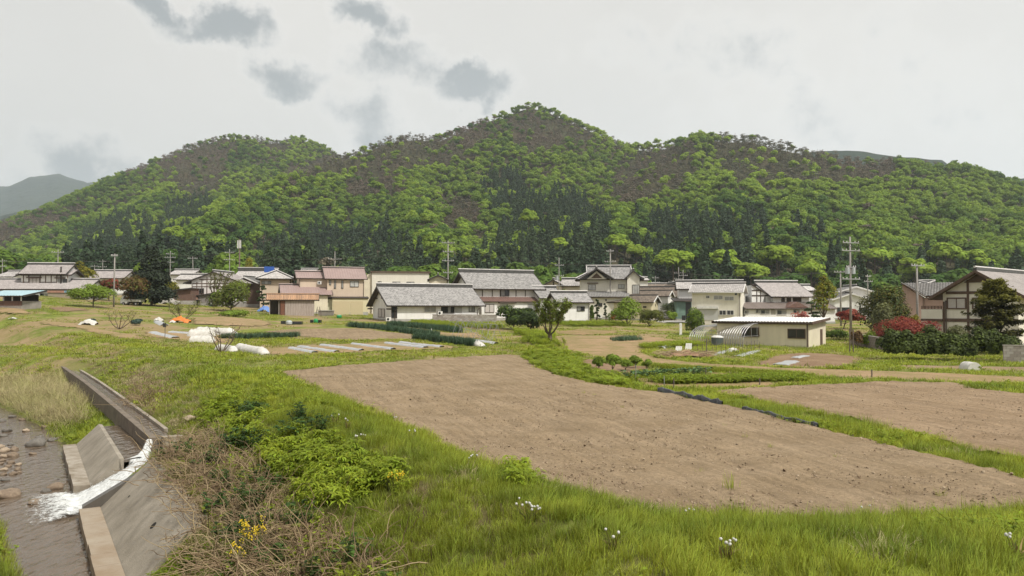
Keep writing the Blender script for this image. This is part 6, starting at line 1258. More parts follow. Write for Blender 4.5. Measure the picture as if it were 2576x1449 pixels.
b = Bld('pale_hip_house', 'tan house with pale hipped tile roof behind the stepped mauve roofs', atY(zo('A', 2060)[0], 156), R(12)); w = b.sx(zo(3, 820)[0]); b.block(0, w, 0, 6.5, b.sz(0, 0, zo('A', 0, 285)[1]), b.sz(w / 2, 3.2, zo('A', 0, 110)[1]), roof='hip', ov=.8, wall=W_tan, rmat=T_light); b.win('F', 0, ('A', 2090, 330, 2290, 400), 3, X_bronze, [G_mid, G_pale])
o = MB().box(-1.0, 1.0, 0, .8, 0, 1.25).obj('water_tank', M('blue_plastic', (.04, .12, .45), rough=.5)); o.location = at(*zo('A', 2240, 150), 168); tag(o, 'square blue rooftop tank among the grey roofs', 'tank')
long_bld('distant_house', 'narrow pale roof between the mauve roofs of the tan house', 3, 1020, 1290, 345, 305, 185, R(3), 8, W_white, T_light, 'tile_far')
long_bld('distant_house', 'low pinkish house between gabled house and hipped house', 'B', 190, 365, 640, 580, 175, R(0), 6, W_pinkb, T_mauve, 'tile_far')
long_bld('distant_house', 'distant brown roofs right of the hipped house', 'B', 1600, 2170, 545, 500, 215, R(-4), 8, W_cream, T_brown, 'tile_far'); long_bld('distant_house', 'far house with white wall just right of the hipped roof', 'B', 1600, 1760, 420, 370, 205, R(0), 7, W_white, T_light, 'tile_far')

# ------------------------------------------------------------ concrete block walls
m_blk = [M('block_a', (.33, .30, .275), (.25, .225, .205), scale=2, rough=.95, streak=.2), M('block_b', (.38, .355, .33), (.30, .275, .25), scale=2, rough=.95, streak=.2), M('block_c', (.28, .245, .225), (.21, .185, .165), scale=2, rough=.95, streak=.2)]
def block_wall(name, label, A, B, courses, L_=.45, hb=.225, brick_mats=None):
    A = Vector(A); B = Vector(B); d = B - A; n = max(1, int(round(Vector((d.x, d.y)).length / L_))); ang = math.atan2(d.y, d.x); t = thing(name, label, 'wall', A, ang); LL = Vector((d.x, d.y)).length / n
    ms = [MB().box(.008, LL - .008, 0, .14, .008, hb - .006).mesh('block', m) for m in (brick_mats or m_blk)]; mh = MB().box(.008, LL / 2 - .008, 0, .14, .008, hb - .006).mesh('block', m_blk[0])
    tot = Vector((d.x, d.y)).length; core = MB().hexa([(0, .02, -.5), (tot, .02, d.z - .5), (tot, .12, d.z - .5), (0, .12, -.5), (0, .02, hb * courses - .02), (tot, .02, d.z + hb * courses - .02), (tot, .12, d.z + hb * courses - .02), (0, .12, hb * courses - .02)]).obj('mortar_core', W_grey, t)
    for j in range(courses):
        off = (j % 2) * LL / 2
        for i in range(n - (j % 2)):
            o = link('block', ms[int(rng.integers(0, len(ms)))], t, (off + i * LL, rng.uniform(-.006, .006), j * hb + d.z * (off / tot + i / n)))
        if j % 2:
            for xx in (0, tot - LL / 2): link('block', mh, t, (xx, 0, j * hb + d.z * xx / tot))
    o = MB().hexa([(-.02, -.02, hb * courses), (tot + .02, -.02, d.z + hb * courses), (tot + .02, .16, d.z + hb * courses), (-.02, .16, hb * courses), (-.02, -.02, hb * courses + .07), (tot + .02, -.02, d.z + hb * courses + .07), (tot + .02, .16, d.z + hb * courses + .07), (-.02, .16, hb * courses + .07)]).obj('coping', m_blk[1], t); return t
A = hit(*zo(4, 1132, 1140)); Bp = WING.W(WING.sx(zo(4, 2520)[0], -2.5), -2.5); A.z -= .05; Bp.z = gz1(Bp.x, Bp.y) - .05
block_wall('block_wall', 'grey concrete block wall in front of the white farm wing', A, Bp, 5)
A = hit(*zo('B', 215, 1210)); Bp = hit(*zo('B', 690, 1195)); block_wall('block_wall', 'short block wall with pale end post before the white outbuilding', A, Bp, 5)
p = hit(*zo('B', 708, 1196)); o = MB().box(-.35, .35, -.25, .25, -.2, 1.35).box(-.4, .4, -.3, .3, 1.353, 1.45).obj('gate_post', m_blk[1]); o.location = p; tag(o, 'pale concrete gate post at the end of the short block wall', 'post')
A = hit(*zo('B', 740, 1192)); Bp = hit(*zo('B', 1180, 1200)); block_wall('block_wall', 'brownish block wall behind the utility pole with striped guard', A, Bp, 5, .9, .24, [M('brown_block', (.29, .235, .175), (.23, .185, .14), scale=1.5, rough=.95, streak=.25)])
A = hit(*zo(7, 335, 1160)); Bp = hit(*zo(7, 850, 1255)); block_wall('stone_wall', 'weathered low garden wall left of the dark hedge', A, Bp, 5, .5, .22, [M('old_wall', (.25, .21, .19), (.18, .15, .135), scale=2, rough=.95, streak=.4)])
A = hit(*zo(7, 2310, 1385)); Bp = A + Vector((math.cos(R(-20)), math.sin(R(-20)), 0)) * 7; block_wall('block_wall', 'grey block wall at the right end of the hedge', A, Bp, 6, .45, .2)
# ------------------------------------------------------------ trees and shrubs of the village
def ML(nm, a, b, trans=.3, vamt=.35): return MLEAF(nm, a, b, trans=trans, vamt=vamt, inst=False)
C_bright = ML('leaf_bright', (.11, .17, .02), (.20, .28, .03)); C_olive = ML('leaf_olive', (.07, .085, .02), (.15, .17, .03)); C_yel = ML('leaf_yellow', (.16, .16, .02), (.28, .25, .03)); C_dark = ML('leaf_dark', (.02, .035, .012), (.055, .085, .02), .2); C_dcon = ML('needle_dark', (.012, .02, .013), (.03, .04, .02), .1)
C_red = ML('leaf_red', (.15, .03, .022), (.30, .075, .05)); C_brn = ML('leaf_bronze', (.09, .055, .025), (.17, .10, .035)); C_gold = ML('needle_gold', (.024, .034, .012), (.15, .14, .025), .2); C_sage = ML('leaf_sage', (.09, .10, .045), (.18, .19, .08)); C_pale = ML('leaf_grey_green', (.14, .18, .10), (.28, .32, .20)); C_blue = ML('leaf_blue_green', (.03, .06, .05), (.06, .10, .08), .2)
C_hedge = ML('leaf_hedge', (.02, .036, .011), (.10, .13, .025), .15); C_mid = ML('leaf_mid', (.06, .10, .018), (.13, .19, .03)); C_pink = ML('flower_pink', (.40, .10, .09), (.5, .2, .15))
def spot(n, bx, by, Y=None):
    px, py = q(n, bx, by)
    if Y: return atY(px, Y)
    return hit(px, py)
def dims(n, p, x0, x1, yt):
    (a, t), (b, _) = q(n, x0, yt), q(n, x1, yt); return (b - a) / F * p.y, at((a + b) / 2, t, p.y).z - p.z, ((a + b) / 2 - proj(p)[0]) / F * p.y
def tree(nm, label, n, base, x0, x1, yt, mat, kind='tree', Y=None, leaves=2600, leaf=None, blobs=12, cat='tree', group=None, z0=.3, seed=None, bmat=None, mat2=None):
    p = spot(n, *base, Y); w, h, off = dims(n, p, x0, x1, yt); rg = np.random.default_rng(seed if seed is not None else int(abs(p.x * 100)) + int(p.y * 10)); t = thing(nm, label, cat, p - Vector((0, 0, .05)), 0, group)
    r = w / 2 * 1.12; leaf = (leaf or max(.10, p.y * .0017)) * {'tree': 1.5, 'bush': 1.6, 'conifer': 2.0, 'yew': 3.0, 'pads': 1.6, 'bare': 1.2, 'fruit': 1.9}[kind]; cb = NB(); tb = NB(); bm_ = bmat or bark
    if kind == 'tree':
        tb.tubes([(0, 0, -.2), (off * .3, 0, h * .25), (off * .7, 0, h * .55), (off, 0, h * .8)], [h * .03, h * .024, h * .016, h * .006], 7)
        for l in limb_paths(rg, h * .95, r * .8, 6, .18): tb.tubes([(x + off * z / h, y, z) for x, y, z in l], [h * .014, h * .011, h * .008, h * .005, h * .002], 5)
        broad_crown(cb, rg, leaves, (off, 0, h * (z0 + (1 - z0) * .48)), r, r * .9, h * (1 - z0) * .62, leaf, blobs)
    elif kind == 'bush':
        for l in limb_paths(rg, h * .9, r * .7, 7, .02): tb.tubes([(0, 0, -.1)] + l, [h * .02, h * .018, h * .014, h * .01, h * .006, h * .003], 5)
        broad_crown(cb, rg, leaves, (off, 0, h * .46), r, r * .9, h * .64, leaf, blobs, br=.5)
    elif kind == 'conifer':
        tb.tubes([(0, 0, -.2), (0, 0, h * .95)], [h * .022, .02], 6); cedar_crown(cb, rg, leaves, h, r * 1.05, leaf * 1.1, z0=z0, power=.62)
    elif kind == 'yew':       # tiered sprays, wide in the middle
        tb.tubes([(0, 0, -.2), (0, 0, h * .9)], [h * .03, .03], 6)
        for k in range(120):
            tt = rg.uniform(z0, .97); a = rg.uniform(0, 6.28); rr = r * np.interp(tt, [z0, .38, .62, .85, 1], [.55, 1.0, .95, .55, .12]) * rg.uniform(.72, 1.05); rr = rr * rg.uniform(.55, 1.0); c = np.array([off + rr * .62 * math.cos(a), rr * .62 * math.sin(a), h * tt])
            tb.tubes([(0, 0, h * tt * .92), tuple(c)], [h * .008, h * .003], 4); m = leaves // 120
            u_ = rg.uniform(0, 1, m); dr = np.stack([np.cos(a) * np.ones(m), np.sin(a) * np.ones(m), .18 - .1 * u_], 1); sd = np.stack([-np.sin(a) * np.ones(m), np.cos(a) * np.ones(m), np.zeros(m)], 1)
            P = c - dr * rr * .35 + dr * (u_ * rr * .8)[:, None] + sd * (rg.normal(size=m) * r * .16 * (1.1 - u_))[:, None] + np.stack([np.zeros(m), np.zeros(m), rg.normal(size=m) * h * .015], 1); V, Fq = quads(P, np.array([0, 0, 1.]) + dr * .4 + rg.normal(size=(m, 3)) * .35, leaf * rg.uniform(.6, 1.2, m), rg, .5); cb.add(V, Fq, np.clip(rg.uniform(0, .6, m) + .45 * (tt > .7) + .25 * u_ - .1, 0, 1))  # top tiers shifted to gold: sunlight put into the leaf colour
    elif kind == 'pads':      # clipped garden pine with flat pads
        tb.tubes([(0, 0, -.1), (r * .2, 0, h * .3), (-r * .1, 0, h * .65), (off, 0, h * .95)], [h * .035, h * .03, h * .02, h * .01], 6)
        for k in range(7):
            tt = .3 + .7 * k / 6; a = k * 2.4; rr = r * (1.05 - .55 * tt); c = (off * tt + rr * .5 * math.cos(a), rr * .5 * math.sin(a), h * tt - .1); tb.tubes([(off * tt * .7, 0, h * tt - .25), c], [h * .012, h * .006], 4); broad_crown(cb, rg, leaves // 7, c, rr * .75, rr * .75, h * .07, leaf, 5)
    elif kind in ('bare', 'fruit'):
        st = .12 if kind == 'bare' else .2; nl = 5 if kind == 'bare' else 7; tips = []
        if kind == 'fruit': tb.tubes([(0, 0, -.2), (.03, 0, h * .1), (0, 0, h * st)], [h * .055, h * .045, h * .04], 8)
        for i in range(nl):
            a = 6.28 * (i + rg.uniform(-.25, .25)) / nl; pts = []; rr = r * rg.uniform(.5, .9)
            for tt in np.linspace(0, 1, 7): pts.append((rr * tt ** .75 * math.cos(a) + rg.normal() * r * .05 * tt + off * tt, rr * tt ** .75 * math.sin(a) + rg.normal() * r * .05 * tt, h * (st * (.2 if kind == 'bare' else .9) + (.78 - st) * tt ** 1.15)))
            tb.tubes(pts, list(np.linspace(h * .02, h * .006, 7)), 5); tips += pts[3:]
        for c in tips:
            for _ in range(3 if kind == 'bare' else 4):
                d = np.array([rg.normal() * .5, rg.normal() * .5, .45 if kind == 'bare' else 1.0]); d = d / np.linalg.norm(d) * r * rg.uniform(.18, .48) * (1 if kind == 'bare' else .9); c = np.array(c); e = c + d; e[2] = min(e[2], h); mdl = (c + e) / 2 + rg.normal(size=3) * .04
                tb.tubes([tuple(c), tuple(mdl), tuple(e)], [h * .006, h * .004, h * .002], 4); m = max(2, int(leaves / (len(tips) * 4))); u_ = rg.uniform(.1, 1.05, m); P = c + d * u_[:, None] + rg.normal(size=(m, 3)) * r * (.05 if kind == 'fruit' else .06); V, Fq = quads(P, rg.normal(size=(m, 3)) + np.array([0, 0, .6]), leaf * rg.uniform(.5, 1.1, m), rg, .6); cb.add(V, Fq, rg.uniform(0, 1, m))
    if mat2:
        me = cb.mesh('crown', [mat, mat2]); nf = len(me.polygons); me.polygons.foreach_set('material_index', (rg.uniform(0, 1, nf) < .3).astype(np.int32)); link('crown', me, t)
    else: link('crown', cb.mesh('crown', [mat]), t)
    if tb.V:
        for m_ in tb.m: m_[:] = 0
        link('trunk', tb.mesh('trunk', [bm_]), t)
    return t
tree('small_tree', 'spreading bright green tree before the grey board wall', 1, (1370, 918), 1050, 1695, 575, C_bright, z0=.12, leaves=4200, blobs=16)
tree('bronze_tree', 'large bronze-brown leaved tree beside the dark conifer', 1, (1960, 890), 1740, 2210, 440, C_brn, 'bush', leaves=5200, mat2=C_olive)
tree('red_maple', 'small red maple behind the grey utility pole', 1, (1600, 885), 1430, 1760, 495, C_red, z0=.3, mat2=C_mid, Y=140)
tree('dark_conifer', 'tall dark conifer rising among the roofs', 1, (2230, 860), 1900, 2540, -25, C_dcon, 'conifer', leaves=6000, z0=.14, Y=136)
tree('yellow_tree', 'yellowish leafy tree behind the left farmhouse', 1, (1180, 640), 960, 1450, 265, C_yel, z0=.2, Y=152, mat2=C_olive)
tree('bare_fruit_tree', 'nearly leafless little fruit tree beside the bank path', 1, (1755, 1242), 1545, 2030, 885, C_yel, 'bare', leaves=240, leaf=.14)
tree('orchard_tree', 'thin leaved orchard tree behind the orange cover', 2, (470, 1120), 230, 720, 770, C_olive, 'bare', leaves=1800, leaf=.16)
tree('round_bush', 'big spreading olive green bush between barn and tan house', 2, (1190, 975), 950, 1560, 545, C_olive, 'bush', leaves=5200, mat2=C_bright)
tree('layered_pine', 'dark layered garden pine at the corner of the tan house', 2, (1650, 900), 1540, 1760, 600, C_dark, 'pads', leaves=1500, Y=150)
tree('slim_tree', 'slim sparse tree in front of the half-timbered barn', 2, (950, 690), 850, 1180, 310, C_olive, 'fruit', leaves=1100, Y=150, leaf=.2)
tree('yellow_tree', 'yellow-green tree standing behind the heavy ridged roof', 2, (1445, 400), 1325, 1568, 230, C_yel, z0=.1, Y=196)
tree('bare_fruit_tree', 'leafless fruit tree among the white row tunnels', 8, (915, 742), 730, 1150, 285, C_yel, 'bare', leaves=260, leaf=.11)
tree('dark_bush', 'dense dark green round bush beside the block wall', 5, (500, 962), 275, 760, 640, C_dark, 'bush', leaves=5200, mat2=C_mid, leaf=.18)
tree('dark_bush', 'lower dark bush tucked between round bush and fruit tree', 5, (720, 980), 560, 860, 720, C_dark, 'bush', leaves=2400, leaf=.16, cat='bush')
tree('fruit_tree', 'vase-shaped fruit tree with dark trunk and upright leafy shoots', 5, (965, 1140), 800, 1285, 520, C_olive, 'fruit', leaves=7000, leaf=.13, mat2=C_bright)
tree('green_shrub', 'bright green shrub hiding the red cabinet', 5, (1960, 912), 1730, 2115, 570, C_bright, 'bush', leaves=3600, leaf=.17, cat='shrub')
tree('green_shrub', 'olive shrub with dark base beside the bright one', 5, (2240, 925), 2080, 2430, 690, C_olive, 'bush', leaves=3200, leaf=.16, cat='shrub')
tree('pointed_shrub', 'upright green shrub beside the grass lane and white marker post', 6, (575, 1030), 415, 720, 700, C_mid, 'bush', leaves=3400, leaf=.13, cat='shrub', mat2=C_bright)
tree('flowering_shrub', 'grey-green flowering shrub before the green shed', 6, (280, 838), 130, 440, 585, C_pale, 'bush', leaves=2600, leaf=.2, cat='shrub', mat2=C_mid); tree('low_shrub', 'small bright shrub under the flowering one', 6, (275, 850), 205, 345, 725, C_bright, 'bush', leaves=900, cat='shrub')
tree('garden_tree', 'tall yellow-green garden tree beyond the low garage', 6, (2230, 760), 2075, 2405, 290, C_yel, 'tree', leaves=2600, Y=112, mat2=C_bright, z0=.2)
tree('clipped_pine', 'flat clipped dark pine before the timbered house', 6, (2095, 790), 1925, 2245, 605, C_dark, 'pads', leaves=2200, Y=106)
tree('azalea', 'pinkish red azalea before the low annex windows', 6, (1950, 790), 1815, 2085, 735, C_pink, 'bush', leaves=900, Y=108, cat='shrub')
tree('red_maple', 'dark red maple below the tall utility pole', 7, (245, 955), 115, 515, 695, C_red, 'tree', leaves=3200, z0=.25)
tree('red_maple', 'broad rusty red maple above the hedge and garden wall', 7, (1080, 1150), 725, 1435, 785, C_red, 'bush', leaves=5200, Y=70)
tree('round_conifer', 'large rounded dark conifer with golden tips', 7, (790, 1030), 495, 1085, 365, C_gold, 'bush', leaves=8000, Y=80, mat2=C_dark, blobs=26)
tree('sage_shrub', 'grey-green shrub in front of the rounded conifer', 7, (730, 1000), 605, 950, 630, C_sage, 'bush', leaves=2400, Y=74, cat='shrub')
tree('yew_tree', 'tall tiered conifer with sunlit gold painted into its top by the half-timbered house', 7, (2215, 1200), 1830, 2620, 300, C_gold, 'yew', leaves=24000, z0=.08, Y=64)
for k, (a, b_, x0, x1, yt, m_, lb) in enumerate([(170, 1085, 15, 320, 955, C_mid, 'low spreading green shrub near the garden wall end'), (425, 1040, 335, 515, 958, C_brn, 'small reddish shrub above the garden wall'), (620, 1040, 500, 725, 968, C_bright, 'low yellow-green shrub with white flowers above the garden wall'), (1740, 1090, 1580, 1895, 930, C_sage, 'pale green shrub against the half-timbered wall'), (1170, 850, 1080, 1245, 750, C_yel, 'yellowish shrub under the balcony')]): tree('garden_shrub', lb, 7, (a, b_), x0, x1, yt, m_, 'bush', leaves=1500, cat='shrub', Y=(None if k == 0 else 71))
tree('dark_shrub', 'dark shrub beside the parked white truck', 2, (70, 885), 0, 150, 770, C_dark, 'bush', leaves=900, cat='shrub')
tree('low_shrub', 'leafy weeds under the big olive bush', 2, (1250, 1055), 830, 1440, 965, C_bright, 'bush', leaves=1600, cat='shrub')
tree('garden_pine', 'small clipped pine beside the hipped house wall', 'B', (700, 1075), 650, 780, 825, C_dark, 'pads', leaves=1200, Y=138); tree('garden_bush', 'bright bush beside the white outbuilding wall', 'B', (590, 1075), 550, 650, 930, C_mid, 'bush', leaves=700, Y=137, cat='bush')
tree('garden_pine', 'crooked thin garden pine by the brownish wall', 'B', (890, 1070), 830, 920, 900, C_dark, 'pads', leaves=400, Y=138)
tree('small_tree', 'rounded shrub on the roofline of the small annex', 5, (1130, 480), 1070, 1190, 415, C_olive, 'bush', leaves=800, Y=150)
tree('yellow_shrub', 'yellowish shrub left of the lean-to under the conifer', 'A', (270, 520), 90, 430, 290, C_yel, 'bush', leaves=1500, Y=160, cat='shrub', mat2=C_olive)
for a, b_, x0, x1, yt, lb in ((1355, 1135, 1270, 1430, 1078, 'blue-green clump behind the white cover'), (2010, 1185, 1935, 2090, 1080, 'blue-green clump right of the leafless tree')): tree('netted_clump', lb, 1, (a, b_), x0, x1, yt, C_blue, 'bush', leaves=900, cat='clump')
for a, b_, x0, x1, yt, k in ((455, 442, 400, 520, 288, 0), (585, 440, 512, 668, 252, 1), (700, 432, 662, 795, 318, 2), (800, 412, 738, 862, 282, 3), (905, 425, 855, 962, 312, 4)):
    tree('berry_bush', ('end bush of the leafy row nearest the earth mound', 'tallest leafy bush of the row on bare earth', 'middle bush of the leafy row on bare earth', 'leafy bush set slightly behind the row', 'end bush of the leafy row nearest the vegetables')[k], 16, (a, b_), x0, x1, yt, C_bright, 'tree', leaves=1700, leaf=.085, cat='bush', z0=.22, group='row of leafy bushes')
# hedge: a row of clipped dark bushes grown together
hx = np.linspace(850, 2360, 9); p0 = spot(7, 830, 1345); t = thing('hedge', 'thick dark green hedge in front of the half-timbered house', 'hedge', p0)
for k, xx in enumerate(hx):
    p = spot(7, xx, 1352 + 3 * k); w, h, off = dims(7, p, xx - 150, xx + 150, 985 + (k % 3) * 18 + (20 if k > 4 else 0)); rg = np.random.default_rng(900 + k); cb = NB()
    broad_crown(cb, rg, 3600, (0, 0, h * .52), w * .62, w * .5, h * .66, .2, 14, br=.5); o = link('hedge_bush', cb.mesh('hedge_bush', [C_hedge]), t, p - p0)

# ------------------------------------------------------------ crops and covers
def row_pts(n, pts, k, w):
    P = [hit(*q(n, *p)) for p in pts]; out = []
    cum = [0];
    for a, b in zip(P[:-1], P[1:]): cum.append(cum[-1] + (b - a).length)
    s_ = rng.uniform(0, cum[-1], k); x = np.interp(s_, cum, [p.x for p in P]); y = np.interp(s_, cum, [p.y for p in P]); x += rng.uniform(-w, w, k) * .4; y += rng.uniform(-w, w, k); return x, y
L_onion = MLEAF('onion_leaves', (.05, .10, .06), (.10, .165, .085), trans=.2, vamt=.35)
ON = [tuft(500 + i, 16, .5, .03, .16, L_onion, .35, seg=3, droop=.25) for i in range(3)]
def crop(name, label, n, pts, k, w, protos, s0, s1, tn=.5, cat='crop row'):
    x, y = row_pts(n, pts, k, w); s_ = rng.uniform(s0, s1, k)
    scatter(name, protos, np.stack([x, y, gz(x, y) + .04], 1), np.stack([x * 0, x * 0, rng.uniform(0, 6.28, k)], 1), np.stack([s_, s_, s_], 1), rng.integers(0, len(protos), k), np.clip(rng.normal(size=k) * .2 + tn, 0, 1), label, cat)
crop('onion_row', 'long row of blue-green onions along the brown plot', 4, [(0, 1225), (500, 1270), (1000, 1340), (1480, 1395)], 900, 1.3, ON, .8, 1.2)
crop('onion_row', 'second onion row beyond the sandy path', 4, [(690, 1200), (1200, 1250), (1880, 1330)], 800, 1.4, ON, .8, 1.2)
crop('onion_row', 'short dense onion bed beside the white cover', 15, [(1085, 135), (1300, 160), (1620, 195)], 700, .8, ON, .9, 1.3)
crop('garlic_row', 'row of upright garlic leaves near the white tunnels', 8, [(930, 560), (1250, 565), (1880, 545)], 500, 1.0, ON, .7, 1.1, .8); crop('leek_patch', 'small green leek patch alone on the dirt track', 16, [(620, 150), (820, 140)], 170, 1.5, ON, .6, .9, .9)
crop('lush_weeds', 'lush bright weeds in front of the block wall', 4, [(1200, 1170), (1800, 1220), (2500, 1260)], 900, 4, G_LEAF, .6, 1.1, .7, 'weeds'); crop('lush_weeds', 'lush weeds between fruit tree and utility pole', 5, [(1080, 900), (1400, 900), (1850, 900)], 800, 6, G_LEAF, .6, 1.1, .6, 'weeds'); crop('lush_weeds', 'bright weeds around the foot of the fruit tree', 5, [(600, 1010), (900, 1060), (760, 1130), (1040, 1150)], 500, 3, G_LEAF, .8, 1.3, .8, 'weeds')
crop('garden_greens', 'green rows inside the straw coloured plot', 16, [(1000, 545), (1500, 535), (2300, 520)], 420, 1.2, G_LOW, 1.2, 2.2, .4); crop('garden_greens', 'green strip along the far side of the straw plot', 16, [(980, 395), (1500, 430), (2350, 480)], 700, 1.0, G_FAR, .8, 1.3, .4, 'weeds'); crop('garden_greens', 'leafy greens between the mulch strips by the trellis', 16, [(900, 215), (1250, 190), (1400, 200)], 260, 1.5, G_LOW, 1.4, 2.4, .8)
# distant grass in the farther plots
n = 16000; x = rng.uniform(-110, 75, n); y = rng.uniform(60, 150, n); px, py = projn(x, y, gz(x, y)); k = (px > -30) & (px < 2610) & (vnoise(x, y, 7, 71, 3) + .5 * vnoise(x, y, 2, 72) > -.05) & (toe_s(x, y) - np.interp(y, SCY, SCS) > 1)
for Wp in SOIL: k &= ~inpoly(x, y, Wp)
x, y = x[k], y[k]; s_ = rng.uniform(.5, 1.5, len(x)); scatter('meadow_grass', G_FAR, np.stack([x, y, gz(x, y)], 1), np.stack([x * 0, x * 0, rng.uniform(0, 6.28, len(x))], 1), np.stack([s_ * 1.4, s_ * 1.4, s_ * .7], 1), rng.integers(0, 4, len(x)), np.clip(.45 + .5 * vnoise(x, y, 9, 73) + rng.normal(size=len(x)) * .15, 0, 1), 'patchy grass between the plots and the houses', 'grass')
# big-leaved vegetables
L_veg = MLEAF('vegetable_leaves', (.05, .10, .035), (.11, .18, .07), trans=.2, vamt=.4, inst=False)
def rosette(seed):
    rg = np.random.default_rng(seed); nb = NB()
    for i in range(16):
        a = rg.uniform(0, 6.28); l = rg.uniform(.25, .55); hgt = rg.uniform(.15, .45); D = np.array([math.cos(a), math.sin(a), 0]); T = np.array([-D[1], D[0], 0]); w = rg.uniform(.22, .36); c = D * l + np.array([0, 0, hgt]); tl = rg.uniform(-.25, .5)
        V = np.array([c - D * .16, c - T * w * .5 + [0, 0, .05], c + D * .2 - [0, 0, tl * .2], c + T * w * .5 + [0, 0, .05]]); nb.add(V, np.array([[0, 1, 2, 3]]), rg.uniform()); nb.tubes([(0, 0, 0), tuple(c - D * .15)], [.014, .008], 4, mi=0, c=.6)
    return nb.mesh('rosette', [L_veg])
RS = [rosette(i) for i in range(4)]
for k, t_ in enumerate(np.linspace(0, 1, 13)):
    p = hit(*q(16, 745 + 700 * t_, 496 - 38 * t_ + 6 * math.sin(k * 2))); o = thing('leafy_vegetable', 'large-leaved vegetable plant in the row below the leafy bushes', 'vegetable', p, k, 'row of large-leaved vegetables'); link('leaves', RS[k % 4], o); o.scale = (.85, .85, .9)
# plastic mulch strips
m_mulch = M('mulch_film', (.42, .43, .44), (.30, .31, .32), scale=3, rough=.35, spec=.5, bump=.02, bscale=8); m_white = M('row_cover', (.60, .585, .55), (.46, .445, .41), scale=2.5, rough=.7, bump=.03, bscale=7); m_film = M('clear_film', (.55, .53, .50), rough=.4)
def strip(label, n, a, b_, w=.75, h=.12, mat=None, group=None):
    A, B_ = hit(*q(n, *a)), hit(*q(n, *b_)); ns = 26; V = []
    d = (B_ - A).normalized(); nn = Vector((-d.y, d.x, 0)).normalized()
    for i in range(ns):
        t_ = i / (ns - 1); c = A.lerp(B_, t_); g = gz1(c.x, c.y) + .08; ww = w * (1 + .12 * math.sin(i * 1.7))
        for u_ in np.linspace(-1, 1, 7): V.append((c.x + nn.x * u_ * ww / 2, c.y + nn.y * u_ * ww / 2, g + h * (1 - u_ ** 4) - .06 * abs(u_) ** 6 + rng.normal() * .012))
    o = link('mulch_strip', npmesh('mulch_strip', V, gridfaces(7, ns), mat or m_mulch, smooth=True)); tag(o, label, 'mulch', group)
MG = 'silver mulch strips on the sandy plot'
for a, b_ in (((-80, 225), (140, 268)), ((0, 212), (345, 260)), ((210, 197), (575, 248)), ((500, 185), (875, 238)), ((815, 176), (1180, 222)), ((945, 172), (1330, 216))): strip('silver plastic mulch strip running across the sandy plot', 15, a, b_, group=MG)
strip('silver mulch strip before the pipe trellis', 15, (1620, 152), (1840, 182)); strip('mulch strip left of the white tunnels', 8, (40, 495), (330, 562), 1.1); strip('short mulch strip beside the white tunnels', 8, (270, 488), (520, 505), 1.0); strip('pale sheet in front of the white dome', 8, (100, 352), (190, 398), 1.0)
strip('mulch strip under the net stakes', 16, (1480, 295), (1700, 240), h=.03); strip('mulch strip beside the dry grass edge', 16, (1750, 300), (1950, 245), h=.03); strip('crumpled plastic sheet on the turned plot', 16, (2160, 382), (2270, 345), 1.2, .02); strip('small plastic sheet behind the crumpled one', 16, (2290, 318), (2400, 295), .8, .02); strip('pale plastic strip in the green plot', 16, (1030, 222), (1190, 192), .8)
def tunnel(label, n, a, b_, w, h, mat=None, cat='row cover', name='row_tunnel', group=None, ns=26):
    A, B_ = hit(*q(n, *a)), hit(*q(n, *b_)); d = (B_ - A).normalized(); nn = Vector((-d.y, d.x, 0)).normalized(); V = []; nc = 13
    for i in range(ns):
        t_ = i / (ns - 1); c = A.lerp(B_, t_); g = gz1(c.x, c.y); e = min(1, (min(t_, 1 - t_) * ns / 3.2 + .02)) ** .5; hh = h * e * (1 - .10 * abs(math.sin(i * math.pi / 3.5))) ; ww = w * (.55 + .45 * e)
        for k in range(nc): th = math.pi * k / (nc - 1); V.append((c.x + nn.x * math.cos(th) * ww / 2, c.y + nn.y * math.cos(th) * ww / 2, g + math.sin(th) ** .85 * hh * (1 + rng.normal() * .03)))
    o = link(name, npmesh(name, V, gridfaces(nc, ns), mat or m_white, smooth=True)); tag(o, label, cat, group); return o
tunnel('long white row tunnel at the back of the three', 8, (580, 500), (1110, 530), 1.4, .8); tunnel('white row tunnel in the middle of the three', 8, (480, 540), (850, 535), 1.4, .8); tunnel('white row tunnel nearest the stream bank', 8, (500, 610), (840, 612), 1.3, .7); tunnel('low white cover at the foot of the leafless tree', 8, (870, 712), (1095, 738), .9, .55); tunnel('white row tunnel at the corner of the mulched plot', 8, (1115, 700), (1500, 772), 1.0, .6)
tunnel('white plastic cover at the end of the onion bed', 15, (1370, 140), (1720, 205), 1.0, .45)
def heap(nm, label, n, base, w, d, h, mat, cat, seed=1, Y=None):
    p = spot(n, *base, Y); w, h = w * ZF[n][2] / F * p.y, h * ZF[n][2] / F * p.y; d = d * w; t = thing(nm, label, cat, p); crumple(t, 'sheet', w, d, h, mat, seed); return t
heap('white_cover', 'white sheet heaped over something in the left field', 1, (1310, 1172), 230, .7, 90, m_white, 'cover', 5); heap('white_dome', 'white dome cover behind the mulch strips', 8, (112, 342), 115, .8, 60, m_white, 'cover', 7); heap('white_cover', 'tiny white sheet lying near the far left shed', 1, (200, 1090), 120, .7, 20, m_white, 'cover', 9)
heap('orange_cover', 'bright orange tarpaulin over a heap under the orchard tree', 2, (450, 1142), 270, .6, 95, M('orange_tarp', (.65, .21, .04), (.55, .17, .04), scale=2, rough=.6), 'tarpaulin', 11); heap('white_cover', 'pale sheet at the end of the orange tarpaulin', 2, (335, 1148), 90, .9, 40, m_white, 'cover', 13)
heap('white_sheet', 'white sheet rumpled on the strip beside the greenhouse', 6, (1065, 1240), 130, .6, 55, m_white, 'cover', 15)
p = spot(11, 2335, 228); w, h, off = dims(11, p, 2300, 2370, 183); t = thing('cloche', 'small translucent white hoop tunnel end on the bare strip', 'cloche', p); nc = 12; V = []
